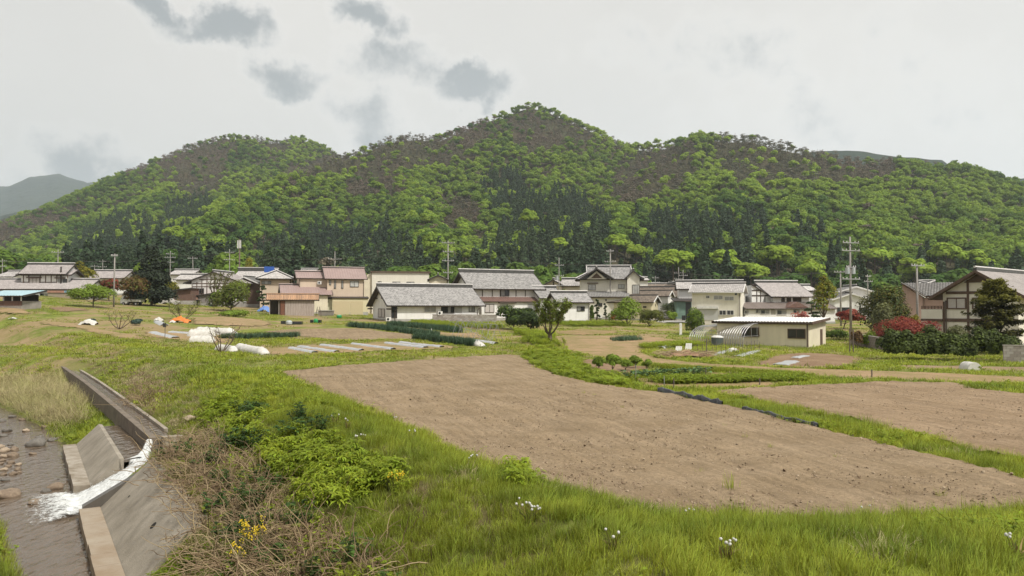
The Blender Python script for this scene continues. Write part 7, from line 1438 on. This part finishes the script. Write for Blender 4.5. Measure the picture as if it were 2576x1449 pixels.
for i in range(4):
    for k in range(nc): th = math.pi * k / (nc - 1); r_ = w / 2 * (1 - .04 * (i % 2)); V.append((math.cos(th) * r_, i * .35, math.sin(th) * h * (1 - .03 * (i % 2))))
link('film', npmesh('film', V, gridfaces(nc, 4), m_white, smooth=True), t); mb = MB(); mb.add([V[k] for k in range(nc)], [tuple(range(nc))]); mb.obj('end_sheet', m_white, t)

# ------------------------------------------------------------ black plastic edging between the two fields
m_blk_film = M('black_film', (.022, .022, .025), (.05, .05, .055), scale=6, rough=.3, spec=.5)
def edging(label, n, pts, h=.26):
    P = [hit(*q(n, *p)) for p in pts]; cum = np.linspace(0, 1, len(P)); ns = 50; V = []
    for i, t_ in enumerate(np.linspace(0, 1, ns)):
        x, y = np.interp(t_, cum, [p.x for p in P]), np.interp(t_, cum, [p.y for p in P]); x += .05 * math.sin(i * .9); g = gz1(x, y); hh = h * (.72 + .16 * math.sin(i * .45) + .05 * rng.normal())
        V += [(x, y, g - .05), (x - .02, y - .03, g + max(hh, .08)), (x + .05, y + .05, g + max(hh, .08) + .02), (x + .12, y + .2, g + .02)]
    o = link('plastic_edging', npmesh('plastic_edging', V, gridfaces(4, ns), m_blk_film)); tag(o, label, 'edging')
edging('black plastic edging sheet at the head of the field strip', 11, [(775, 332), (900, 360), (1000, 383), (1090, 403)], .32); edging('second length of black plastic edging farther along the strip', 11, [(1190, 422), (1280, 440), (1400, 472), (1500, 495), (1560, 508)], .2)
# stakes
m_stake = M('stake_wood', (.15, .12, .10), rough=.9); m_pipe = M('galvanised_pipe', (.36, .36, .37), (.28, .28, .28), scale=3, rough=.45, metal=.5)
for n, x, yb, yt, r_, lb, m_ in ((16, 1155, 610, 500, .03, 'dark stake at the near edge of the straw plot', m_stake), (16, 1960, 570, 498, .035, 'dark stake at the far edge of the straw plot', m_stake), (16, 800, 512, 372, .02, 'thin pole with string beside the leafy bushes', m_pipe), (16, 1065, 600, 480, .02, 'thin pole in front of the vegetables', m_pipe), (16, 1455, 480, 395, .025, 'mossy stake at the end of the vegetable row', m_stake), (11, 1826, 262, 218, .035, 'lone stake beside the dirt track', m_stake), (8, 190, 570, 400, .03, 'leaning stake with black cap on the bank', m_stake), (15, 1230, 98, 32, .04, 'white stake at the end of the onion row', X_white), (7, 330, 1265, 945, .05, 'pair of dark posts at the garden wall end', m_stake)):
    p = spot(n, x, yb); h = at(*q(n, x, yt), p.y).z - p.z; t = thing('stake', lb, 'stake', p); MB().tube([(0, 0, -.2), (.03, 0, h * .5), (.02, 0, h)], r_, 6).obj('pole', m_, t)
    if n == 8: MB().box(-.16, .1, -.1, .1, h - .1, h + .3).obj('cap', G_dark, t)
    if n == 7: MB().tube([(.35, .1, -.2), (.36, .1, h * .95)], .05, 6).obj('pole', m_, t)
p = spot(6, 395, 1035); h = at(*q(6, 395, 880), p.y).z - p.z; o = MB().box(-.14, .14, -.1, .1, -.2, h - .05).box(-.11, .11, -.08, .08, h - .047, h + .05).obj('marker_post', X_white); o.location = p; tag(o, 'square white marker post standing in the grass', 'post')

# ------------------------------------------------------------ greenhouse frame
F0, F1, B0, B1 = hit(*q(6, 505, 1118)), hit(*q(6, 1195, 1188)), hit(*q(6, 905, 1088)), hit(*q(6, 1560, 1165))
t = thing('greenhouse_frame', 'bare steel hoop greenhouse frame without film before the garage', 'greenhouse', F0)
NH = 24; hh = at(*q(6, 1290, 882), (F1.y + B1.y) / 2).z - F1.z; hh = min(max(hh, 1.6), 2.6); print('greenhouse', F0, F1, B0, B1, hh)
for i in range(NH):
    a = F0.lerp(F1, i / (NH - 1)); b_ = B0.lerp(B1, i / (NH - 1)); pts = []
    for k in range(13): th = math.pi * k / 12; c = (a + b_) / 2 + (b_ - a) / 2 * -math.cos(th); hk = hh * (.74 + .26 * i / (NH - 1)); pts.append(Vector((c.x, c.y, c.z + hk * math.sin(th) ** .8)) - F0)
    MB().tube(pts, .032, 5, cap=False).obj('hoop', m_pipe, t)
for a, b_, za, zb in ((F0, F1, .9, 1.0), ((F0 + B0) / 2, (F1 + B1) / 2, hh * .74, hh), (B0, B1, .9, 1.0)): MB().tube([a - F0 + Vector((0, 0, za)), b_ - F0 + Vector((0, 0, zb))], .022, 5).obj('purlin', m_pipe, t)
for a, b_, k in ((F0, B0, .74), (F1, B1, 1)):
    for u_ in (.3, .5, .7): c = a.lerp(b_, u_) - F0; MB().tube([c, c + Vector((0, 0, hh * k * math.sin(math.pi * u_) ** .8))], .02, 5).obj('end_post', m_pipe, t)
    MB().tube([a - F0 + Vector((0, 0, 1.0)), b_ - F0 + Vector((0, 0, 1.0))], .02, 5).obj('end_rail', m_pipe, t)
# net stakes in front of it
A, B_ = hit(*q(16, 1340, 300)), hit(*q(16, 1960, 245)); t = thing('net_fence', 'low fence of thin net stakes in front of the greenhouse frame', 'fence', A)
for i in range(16): c = A.lerp(B_, i / 15) - A; MB().tube([c, c + Vector((rng.normal() * .03, 0, .95 + rng.normal() * .08))], .016, 5).obj('stake', m_stake, t)
for z_ in (.3, .6, .9): MB().tube([Vector((0, 0, z_)), B_ - A + Vector((0, 0, z_))], .008, 4).obj('string', m_stake, t)
p = spot(16, 1465, 300); h = at(*q(16, 1465, 125), p.y).z - p.z; t = thing('trellis_post', 'tall thin post at the corner of the net fence', 'post', p); MB().tube([(0, 0, -.2), (0, 0, h)], .03, 6).obj('pole', m_stake, t)
# pipe trellis near the onion bed
A, B_ = hit(*q(15, 1420, 112)), hit(*q(15, 1790, 160)); t = thing('pipe_trellis', 'slanting steel pipe trellis behind the onion bed', 'trellis', A); d = (B_ - A); nn = Vector((-d.y, d.x, 0)).normalized()
for i in range(8):
    c = A.lerp(B_, i / 7) - A; top = c + nn * .7 + Vector((0, 0, 1.7)); MB().tube([c, top], .02, 5).obj('leg', m_pipe, t); MB().tube([c + nn * 1.4, top], .02, 5).obj('leg', m_pipe, t)
MB().tube([nn * .7 + Vector((0, 0, 1.7)), B_ - A + nn * .7 + Vector((0, 0, 1.7))], .022, 5).obj('top_rail', m_pipe, t); MB().tube([Vector((0, 0, 1.6)), B_ - A + Vector((0, 0, .1))], .022, 5).obj('brace', m_pipe, t)
A, B_ = hit(*q(4, 1830, 1290)), hit(*q(4, 2480, 1300)); t = thing('hoop_row', 'row of low wire hoops over the lush weeds', 'hoops', A)
for i in range(7):
    c = A.lerp(B_, i / 6) - A; MB().tube([c + Vector((math.cos(th) * -1.1, 0, math.sin(th) * 1.5)) for th in np.linspace(0, math.pi, 9)], .018, 4, cap=False).obj('hoop', m_pipe, t)
# white boards and stick pile
for k, (x, yb, yt, lb) in enumerate(((1200, 255, 200, 'shorter white board leaning at the stick pile'), (1293, 240, 172, 'taller white board leaning at the stick pile'))):
    p = spot(16, x, yb); h = at(*q(16, x, yt), p.y).z - p.z; t = thing('white_board', lb, 'board', p, R(-20)); mb = MB()
    for i in range(4): mb.hexa([(-.3 + .15 * i + .01, 0, -.1), (-.3 + .15 * (i + 1) - .01, 0, -.1), (-.3 + .15 * (i + 1) - .01, .03, -.1), (-.3 + .15 * i + .01, .03, -.1), (-.22 + .13 * i + .01, .3, h), (-.22 + .13 * (i + 1) - .01, .3, h), (-.22 + .13 * (i + 1) - .01, .33, h), (-.22 + .13 * i + .01, .33, h)])
    mb.obj('sheet', X_white, t)
p = spot(16, 1275, 300); t = thing('stick_pile', 'pile of brown sticks and straw at the edge of the green plot', 'pile', p); crumple(t, 'straw', 4.2, 1.6, .5, M('straw_brown', (.20, .12, .075), (.30, .20, .12), scale=6, rough=.95), 21); mb = MB()
for i in range(90): a = rng.uniform(-.7, .7); c = Vector((rng.uniform(-2.2, 2.2), rng.uniform(-.7, .7), rng.uniform(.05, .5))); d = Vector((math.cos(a), math.sin(a), rng.normal() * .2)) * rng.uniform(.3, .8); mb.tube([c - d, c + d], .02, 4, c=rng.uniform())
o = mb.obj('sticks', L_dry, t); o['kind'] = 'stuff'
p = spot(6, 865, 1165); t = thing('water_tub', 'dark water tub with white lid inside the greenhouse frame', 'tub', p); MB().tube([(0, 0, 0), (0, 0, .75)], [.5, .55], 14).obj('tub', M('tub_dark', (.10, .12, .12), rough=.5), t); MB().tube([(0, 0, .752), (0, 0, .85), (0, 0, .95)], [.58, .56, .3], 14).obj('lid', X_white, t)

# ------------------------------------------------------------ yard clutter
def barrel(label, n, base, x0, x1, yt, mat, lidm):
    p = spot(n, *base); w, h, _ = dims(n, p, x0, x1, yt); t = thing('barrel', label, 'barrel', p); r_ = w / 2; MB().tube([(0, 0, 0), (0, 0, h * .25), (0, 0, h * .6), (0, 0, h * .9)], [r_ * .85, r_, r_, r_ * .85], 14).obj('drum', mat, t, True); MB().tube([(0, 0, h * .903), (0, 0, h)], [r_ * .7, r_ * .6], 14).obj('lid', lidm, t)
    for z_ in (.3, .62): MB().tube([(0, 0, h * z_ - .02), (0, 0, h * z_ + .02)], r_ * 1.03, 14).obj('hoop_ring', mat, t)
m_gr = M('green_plastic', (.03, .28, .09), rough=.4); m_gy = M('grey_plastic', (.33, .37, .38), (.45, .47, .47), scale=3, rough=.5)
barrel('grey drum standing in the yard before the tan house', 3, (805, 1440), 742, 868, 1348, m_gy, m_gy); barrel('bright green drum among black trays in the yard', 3, (1355, 1405), 1310, 1402, 1312, m_gr, m_gr); barrel('low green drum before the roller doors', 3, (1838, 1305), 1785, 1892, 1230, m_gr, m_gy)
for k, (x0, x1, yb, lb) in enumerate(((875, 1080, 1432, 'long black tray beside the grey drum'), (650, 745, 1425, 'small black tray left of the grey drum'), (1250, 1310, 1395, 'black tray left of the green drum'), (1410, 1470, 1400, 'black crate right of the green drum'))):
    p = spot(3, (x0 + x1) / 2, yb); w = dims(3, p, x0, x1, yb)[0]; t = thing('black_tray', lb, 'tray', p); MB().box(-w / 2, w / 2, -.35, .35, 0, .05).box(-w / 2, w / 2, -.35, -.3, .052, .4).box(-w / 2, w / 2, .3, .35, .052, .4).box(-w / 2, -w / 2 + .05, -.298, .298, .052, .4).box(w / 2 - .05, w / 2, -.298, .298, .052, .4).obj('tray', G_dark, t); MB().box(-w / 2 + .06, w / 2 - .06, -.29, .29, .06, .3).obj('soil', m_dark, t)
p = spot(3, 1410, 1275); t = thing('step_ladder', 'old step ladder beside the rusty shed', 'ladder', p)
for s_ in (-1, 1):
    for y_ in (0, .5): MB().bar((s_ * .5, y_ * 1.6 - .4, 0), (s_ * .15, 0, 1.7), .05, .05).obj('rail', m_stake, t)
for z_ in (.4, .8, 1.2): w_ = .5 - .35 * z_ / 1.7; MB().box(-w_, w_, -.3 * (1 - z_ / 1.7) - .04, -.3 * (1 - z_ / 1.7) + .04, z_, z_ + .04).obj('rung', m_stake, t)
p = spot(3, 1210, 1248); t = thing('plank_stack', 'few weathered planks lying along the shed wall', 'planks', p)
for i in range(4): MB().box(-1.0 + .1 * i, 1.0 - .1 * i, -.25 + .03 * i, .15, .05 * i, .05 * i + .045).obj('plank', W_wood, t)
p = spot(3, 1570, 1255); t = thing('stone_trough', 'grey mortared bench before the greenish wall', 'bench', p); MB().box(-1.3, 1.3, -.4, .4, 0, .85).obj('base', W_grey, t); MB().box(-1.4, 1.4, -.5, .5, .853, 1.0).obj('top', F_conc, t)
p = spot('B', 1040, 1238); h = at(*q('B', 1040, 1110), p.y).z - p.z; t = thing('hose_cabinet', 'red fire hose cabinet beside the utility pole', 'cabinet', p); MB().box(-.42, .42, -.2, .2, .1, h - .04).obj('body', M('cabinet_red', (.42, .05, .035), rough=.5), t); MB().box(-.46, .46, -.24, .24, h - .037, h + .04).obj('cap', MATS['cabinet_red'], t); MB().box(-.36, -.3, -.15, .15, 0, .1).box(.3, .36, -.15, .15, 0, .1).obj('foot', R_dkmetal, t); MB().box(-.03, .03, -.225, -.202, .5, .75).obj('handle', X_silver, t)
# light truck under the bronze tree
p = spot(1, 2030, 885); t = thing('light_truck', 'small white flatbed truck parked under the bronze tree', 'truck', p - Vector((0, 2, 0)), R(-4)); t.location.z = gz1(t.location.x, t.location.y)
m_car = M('car_white', (.68, .68, .66), rough=.35, spec=.5); m_ty = M('tyre', (.02, .02, .02), rough=.9); m_rim = M('rim', (.4, .4, .4), rough=.4)
MB().prism([(-1.75, .35), (-.55, .35), (-.5, .95), (-.52, 1.75), (-1.25, 1.78), (-1.7, 1.05), (-1.78, .7)], -.72, .72).obj('cab', m_car, t); MB().box(-.45, 1.75, -.72, .72, .62, .72).obj('bed_floor', m_car, t); MB().box(-.45, 1.75, -.74, -.70, .722, 1.02).obj('side_board', m_car, t); MB().box(-.45, 1.75, .70, .74, .722, 1.02).obj('side_board', m_car, t); MB().box(1.752, 1.79, -.7, .7, .66, 1.0).obj('tail_board', m_car, t); MB().box(-.5, 1.7, -.3, .3, .4, .6).obj('chassis', m_ty, t)
w_ = MB(); w_.prism([(-1.25, 1.1), (-.66, 1.1), (-.66, 1.62), (-1.12, 1.62)], -.735, -.722).obj('side_window', G_dark, t); w_ = MB().hexa([(-1.70, -.6, 1.1), (-1.70, .6, 1.1), (-1.66, .6, 1.1), (-1.66, -.6, 1.1), (-1.33, -.6, 1.66), (-1.33, .6, 1.66), (-1.29, .6, 1.66), (-1.29, -.6, 1.66)]).obj('windscreen', G_dark, t)
for x in (-1.2, 1.0):
    for y_ in (-.66, .66): o = MB().tube([(x, y_ - .07, .28), (x, y_ + .07, .28)], .28, 16).obj('wheel', m_ty, t); MB().tube([(x, y_ - .08 * np.sign(y_) * -1 - .0, .28), (x, y_ + .075 * np.sign(y_), .28)], .15, 10).obj('rim', m_rim, o)
for y_ in (-.5, .5): MB().box(-1.80, -1.77, y_ - .12, y_ + .12, .72, .88).obj('headlight', G_pale, t)
# junk by the grey shed
heap('covered_heap', 'grey tarpaulin covered heap left of the grey shed', 2, (290, 872), 290, .5, 100, M('grey_tarp', (.38, .36, .33), (.28, .265, .24), scale=1.5, rough=.8), 'heap', 31)
p = spot(2, 497, 835); t = thing('orange_bucket', 'orange plastic drum standing on the covered heap', 'drum', p + Vector((0, -.5, 1.4))); MB().tube([(0, 0, 0), (0, 0, .9)], [.45, .55], 14).obj('drum', M('orange_plastic', (.55, .22, .05), rough=.5), t)
for k, (x, yb, w, h, m_, lb) in enumerate(((560, 875, 1.1, 1.5, m_gy, 'grey crate stack beside the covered heap'), (620, 878, .9, 1.2, F_conc, 'pale box between crate stack and work table'), (655, 875, .8, 1.5, G_dark, 'dark box left of the work table'))):
    p = spot(2, x, yb); t = thing('storage_box', lb, 'box', p, R(5 * k)); MB().box(-w / 2, w / 2, -.4, .4, 0, h * .5 - .01).obj('lower_box', m_, t); MB().box(-w / 2 + .05, w / 2 - .03, -.38, .4, h * .5, h).obj('upper_box', m_, t)
p = spot(2, 690, 880); t = thing('work_table', 'small work table with clutter beside the grey shed', 'table', p); MB().box(-.9, .9, -.4, .4, 1.0, 1.07).obj('top', W_wood, t)
for x in (-.8, .8):
    for y_ in (-.33, .33): MB().box(x - .04, x + .04, y_ - .04, y_ + .04, 0, 1.0).obj('leg', W_wood, t)
MB().box(-.5, .2, -.25, .25, 1.073, 1.45).obj('clutter', MATS['faded_brick'], t)
p = spot(2, 912, 905); t = thing('pump_cover', 'small white domed pump cover near the grey shed', 'cover', p); MB().tube([(0, 0, 0), (0, 0, .45)], .5, 12).obj('base', M('dusty_blue', (.12, .16, .19), rough=.7), t); MB().tube([(0, 0, .453), (0, 0, .62), (0, 0, .72)], [.55, .45, .15], 12).obj('dome', X_white, t)

# ------------------------------------------------------------ utility poles
m_pole = M('pole_concrete', (.30, .285, .265), (.24, .225, .21), scale=3, stretch=(1, 1, .2), rough=.9); m_polew = M('pole_brown', (.16, .115, .10), rough=.9); m_ins = M('insulator', (.75, .74, .72), rough=.3, spec=.6); m_met = M('galvanised_arm', (.36, .36, .36), rough=.5)
POLES = {}
def pole(key, label, n, x, yt, yb, Y=None, arms=((.06, 1.8),), trans=0, lean=0, mat=None, r=.115, stripe=False, group=None, lamp=False, antenna=False):
    px, pyb = q(n, x, yb); p = hit(px, pyb) if Y is None else atY(px, Y); H = at(*q(n, x, yt), p.y).z - p.z; t = thing('utility_pole', label, 'utility pole', p, rng.uniform(-.4, .4), group); lx = lean * H; top = Vector((lx, 0, H))
    MB().tube([(0, 0, -.5), (lx * .5, 0, H * .5), (lx, 0, H)], [r, r * .85, r * .65], 10).obj('shaft', mat or m_pole, t, True); ends = []
    for dz, w in arms:
        z_ = H - dz * H - .15; xx = lx * z_ / H; ar = MB().box(xx - w / 2, xx + w / 2, -.2, -.12, z_ - .05, z_ + .05).obj('cross_arm', m_met, t)
        for u_ in (-.92, -.5, .5, .92): MB().tube([(xx + u_ * w / 2, -.16, z_ + .05), (xx + u_ * w / 2, -.16, z_ + .13), (xx + u_ * w / 2, -.16, z_ + .22)], [.03, .055, .035], 7).obj('insulator', m_ins, ar)
        ends.append(p + Vector((xx, -.16, z_ + .2)))
    for k in range(trans):
        z_ = H * .62; o = MB().tube([(lx * .6 + (.42 if k else -.42), 0, z_), (lx * .6 + (.42 if k else -.42), 0, z_ + .75)], .26, 12).obj('transformer', m_gy, t); MB().tube([(lx * .6 + (.42 if k else -.42), 0, z_ + .752), (lx * .6 + (.42 if k else -.42), 0, z_ + .95)], [.06, .03], 6).obj('bushing', m_ins, o)
    if stripe: MB().tube([(0, 0, .45), (0, 0, 1.75)], r * 1.1, 12).obj('guard_sleeve', M('guard_stripes', (.03, .03, .03), (.55, .45, .08), scale=1.0, detail=0, rough=.6, stretch=(2, 2, 5), contrast=(.49, .51)), t)
    if lamp: MB().tube([(0, 0, H - .2), (.6, 0, H), (1.1, 0, H + .02)], .04, 6).obj('lamp_arm', m_met, t); MB().box(.9, 1.5, -.1, .1, H - .06, H + .04).obj('lamp_head', m_ins, t)
    if antenna: 
        for a in (-.35, 0, .35): MB().box(a - .1, a + .1, -.3, -.2, H - 2.2, H - .3).obj('antenna_panel', m_ins, t)
    for k in range(3): z_ = H * (.3 + .17 * k); MB().tube([(0 + lx * z_ / H, 0, z_), (lx * z_ / H, 0, z_ + .06)], r * .98, 10).obj('band', m_met, t)
    POLES[key] = (ends or [p + top], p); return t
pole('a', 'pole with one cross-arm behind the left farmhouse roof', 1, 845, 65, 290, 160, ((.05, 2.4),)); pole('b', 'bare grey concrete pole beside the bright green tree', 1, 1672, 130, 915, None, ((.02, 1.0),), r=.14, lean=.008)
pole('c', 'far pole with stacked arms behind the distant tiled roof', 1, 1505, 215, 400, 225, ((.04, 2), (.2, 2.4), (.5, 2.4))); pole('d', 'short far pole left of the stacked-arm pole', 1, 1385, 290, 400, 230, ((.04, 2.0),)); pole('s', 'faint pole at the far left edge of the village', 1, 28, 205, 430, 190, ((.05, 2), (.2, 2)))
pole('e', 'pole with double arms beside the dark conifer', 2, 293, 90, 400, 195, ((.05, 2), (.13, 2.6), (.24, 2))); pole('f', 'leaning pole behind the half-timbered barn', 2, 640, 172, 400, 210, ((.03, 2.6),), lean=-.03); pole('g', 'pole with insulators behind the barn ridge', 2, 1165, 58, 400, 190, ((.06, 2.2), (.2, 2.6))); pole('h', 'tall brown mast with antenna panels', 2, 1312, -85, 400, 185, (), mat=m_polew, r=.2, antenna=True)
pole('i', 'pole with transformers behind the tan house', 3, 1745, -75, 300, 172, ((.12, 3.0),), trans=2); pole('j', 'tall pole with three arms between hall and farmhouse', 4, 1682, -245, 420, 158, ((.02, 2.6), (.14, 2.2), (.26, 2.4), (.42, 2)), r=.16); pole('k', 'pole with transformer behind the white outbuilding', 5, 1083, 32, 470, 160, ((.12, 2), (.3, 2), (.46, 2)), trans=1)
pole('l', 'tall concrete pole with striped guard before the hipped house', 'B', 990, -225, 1230, None, ((.02, 1.4), (.17, 2.2)), r=.16, stripe=True); pole('m', 'left pole of a transformer pair behind the pale roofs', 6, 370, 155, 400, 205, ((.12, 2.4), (.24, 2.4), (.5, 2)), trans=1); pole('n', 'right pole of a transformer pair behind the pale roofs', 6, 428, 190, 400, 205, ((.12, 2.4), (.4, 2.2))); pole('o', 'pole with two arms above the brown roofs', 6, 70, 270, 420, 210, ((.04, 2), (.16, 2.4)), ); pole('p', 'pole with street lamp above the brown roofs', 6, 240, 335, 420, 205, (), lamp=True)
pole('q', 'slim pole with flat arm left of the tallest pole', 7, 215, 205, 690, 122, ((.005, 2.0),), r=.15); pole('r', 'tallest pole with transformers above the red maple', 7, 342, -235, 760, 94, ((.05, 2.4), (.13, 2.6), (.30, 1.4), (.42, 2.6)), trans=2, r=.16); pole('t', 'pole with bent bracket above the white double-gabled house', 7, 565, 250, 600, 148, ((.03, 1.2), (.14, 2.0))); pole('u', 'bare pole beside the balcony of the half-timbered house', 7, 1200, 122, 760, 86, ((.0, 1.8),), r=.14)
def wire(label, a, b, sag=1.2, off=0):
    A, B_ = a + Vector((off, 0, 0)), b + Vector((off, 0, 0)); o = MB().tube([A.lerp(B_, t_) - Vector((0, 0, sag * 4 * t_ * (1 - t_))) for t_ in np.linspace(0, 1, 14)], .026, 4, cap=False).obj('power_line', R_dkmetal); tag(o, label, 'wire', 'power lines between the poles')
for a, b_ in (('a', 'c'), ('c', 'e'), ('e', 'g'), ('g', 'i'), ('i', 'j'), ('j', 'k'), ('k', 'l'), ('l', 'm'), ('m', 'q'), ('q', 'r'), ('r', 't'), ('r', 'u'), ('s', 'a'), ('o', 'n')):
    for off in (-.8, .8): wire('thin dark power line strung between utility poles', POLES[a][0][0], POLES[b_][0][0], 1.0, off)

# ------------------------------------------------------------ dandelions, yellow flowers, lone weeds
m_puff = M('dandelion_puff', (.55, .55, .52), rough=1.0); m_yf = M('yellow_petals', (.70, .48, .02), (.8, .62, .05), scale=20, rough=.8); L_stem = MLEAF('flower_stems', (.12, .16, .04), (.25, .16, .08), trans=.2, inst=False)
def ball(mb, c, r_, n=7, m=5, mi=0):
    V = []; fs = []
    for i in range(m + 1):
        ph = math.pi * i / m
        for k in range(n): V.append((c[0] + r_ * math.sin(ph) * math.cos(6.283 * k / n), c[1] + r_ * math.sin(ph) * math.sin(6.283 * k / n), c[2] + r_ * math.cos(ph)))
    for i in range(m):
        for k in range(n): a = i * n + k; b = i * n + (k + 1) % n; fs.append((a, b, b + n, a + n))
    mb.add(V, fs, mi)
def dandelion(n, x, y, k, label, h=.26, spread=.16, group=None):
    p = hit(*q(n, x, y)); t = thing('dandelion_clump', label, 'flowers', p, 0, group); rg = np.random.default_rng(int(x)); st = NB()
    for i in range(k):
        a = rg.uniform(0, 6.28); e = np.array([spread * rg.uniform(.2, 1) * math.cos(a), spread * rg.uniform(.2, 1) * math.sin(a), h * rg.uniform(.75, 1.1)]); st.tubes([(e[0] * .1, e[1] * .1, 0), tuple(e * [.6, .6, .5]), tuple(e)], [.006, .005, .004], 4, mi=0, c=rg.uniform()); mb = MB(); ball(mb, e, rg.uniform(.018, .025)); mb.obj('seed_head', m_puff, t, True)
    blades(st, rg, 16, .2, .03, .08, .9); link('stems', st.mesh('stems', [L_stem]), t)
for n, x, y, k, lb in ((11, 150, 985, 7, 'dandelion clump with many seed heads where the bank meets the field'), (11, 562, 1115, 4, 'four dandelion seed heads on brown stalks in the near grass'), (11, 1115, 1170, 7, 'tall dandelion clump in the near grass below the lone field weed'), (11, 945, 975, 3, 'dandelions at the very edge of the bare field'), (10, 1250, 390, 3, 'dandelions above the bright weed patch'), (10, 1340, 500, 6, 'dandelion group on the slope beside the bright weeds'), (10, 1590, 360, 2, 'dandelions against the soil edge half way up the field'), (10, 1700, 470, 3, 'dandelions right of the slope group'), (10, 2140, 670, 5, 'dandelions beside the tall grass stalks at the field edge'), (10, 2520, 1030, 6, 'dandelion clump with drooping heads lower on the bank'), (11, 1800, 960, 2, 'pair of dandelions at the right part of the field edge'), (11, 2550, 1150, 3, 'dandelions in the dark weeds at the right'), (10, 1160, 360, 2, 'pale dandelions beside the dark weed clump'), (8, 1030, 880, 4, 'white flowers in the grass below the row tunnels')): dandelion(n, x, y, k, lb)
def yellow(n, x, y, k, w, h, label):
    p = hit(*q(n, x, y)); t = thing('mustard_plant', label, 'flowers', p); rg = np.random.default_rng(k); st = NB(); mb = MB()
    for i in range(k):
        a = rg.uniform(0, 6.28); e = np.array([w * math.sqrt(rg.uniform()) * math.cos(a), w * math.sqrt(rg.uniform()) * math.sin(a), h * rg.uniform(.5, 1)]); st.tubes([(e[0] * .3, e[1] * .3, 0), tuple(e)], [.006, .003], 4, mi=0, c=.2)
        for j in range(7): ball(mb, e + rg.normal(size=3) * np.array([.022, .022, .03]), .011, 5, 3)
    blades(st, rg, 50, h * .6, .02, w, .6, c=.1); link('stems', st.mesh('stems', [L_stem]), t); mb.obj('blossoms', m_yf, t)
yellow(10, 560, 1340, 26, .28, .7, 'clump of yellow mustard flowers in the dead brambles'); yellow(10, 455, 1400, 7, .12, .5, 'few yellow flowers lower than the mustard clump'); yellow(10, 1590, 850, 9, .2, .4, 'yellow flowers at the edge of the bright weed patch')
for x, y, s_, lb in ((1135, 828, 1.35, 'largest lone tuft of weed standing in the bare field'), (1203, 572, .75, 'dark weed tuft in the middle of the bare field'), (1330, 622, .6, 'small weed near the middle of the bare field'), (980, 747, .55, 'small weed left of the large field tuft'), (2170, 868, .8, 'low weed near the right part of the bare field'), (412, 345, .6, 'left one of two weeds near the leafy edge'), (462, 356, .6, 'right one of two weeds near the leafy edge'), (600, 415, .5, 'weed below the leafy edge of the bare field'), (1655, 668, .5, 'pale weed towards the black edging'), (1105, 512, .5, 'weed below the head of the black edging')):
    p = hit(*q(11, x, y)); t = thing('field_weed', lb, 'weed', p + Vector((0, 0, .05)), x); o = link('leaves', G_FINE[5 + int(x) % 3], t); o['tint'] = .55; t.scale = (s_, s_, s_)
# ------------------------------------------------------------ haze
hz = MB().box(-6000, 6000, -80, 7200, -4, 1200).obj('haze', [])
hm = bpy.data.materials.new('haze'); hm.use_nodes = True; nt = hm.node_tree; nt.nodes.clear()
pv = nd(nt, 'ShaderNodeVolumePrincipled'); pv.inputs['Color'].default_value = (.82, .91, 1, 1); pv.inputs['Density'].default_value = 0.00014; pv.inputs['Anisotropy'].default_value = .2
ou = nd(nt, 'ShaderNodeOutputMaterial'); nt.links.new(pv.outputs[0], ou.inputs['Volume']); hz.data.materials.append(hm)
hz.display_type = 'WIRE'; tag(hz, 'thin pale valley haze softening the far hills', 'haze', kind='stuff')
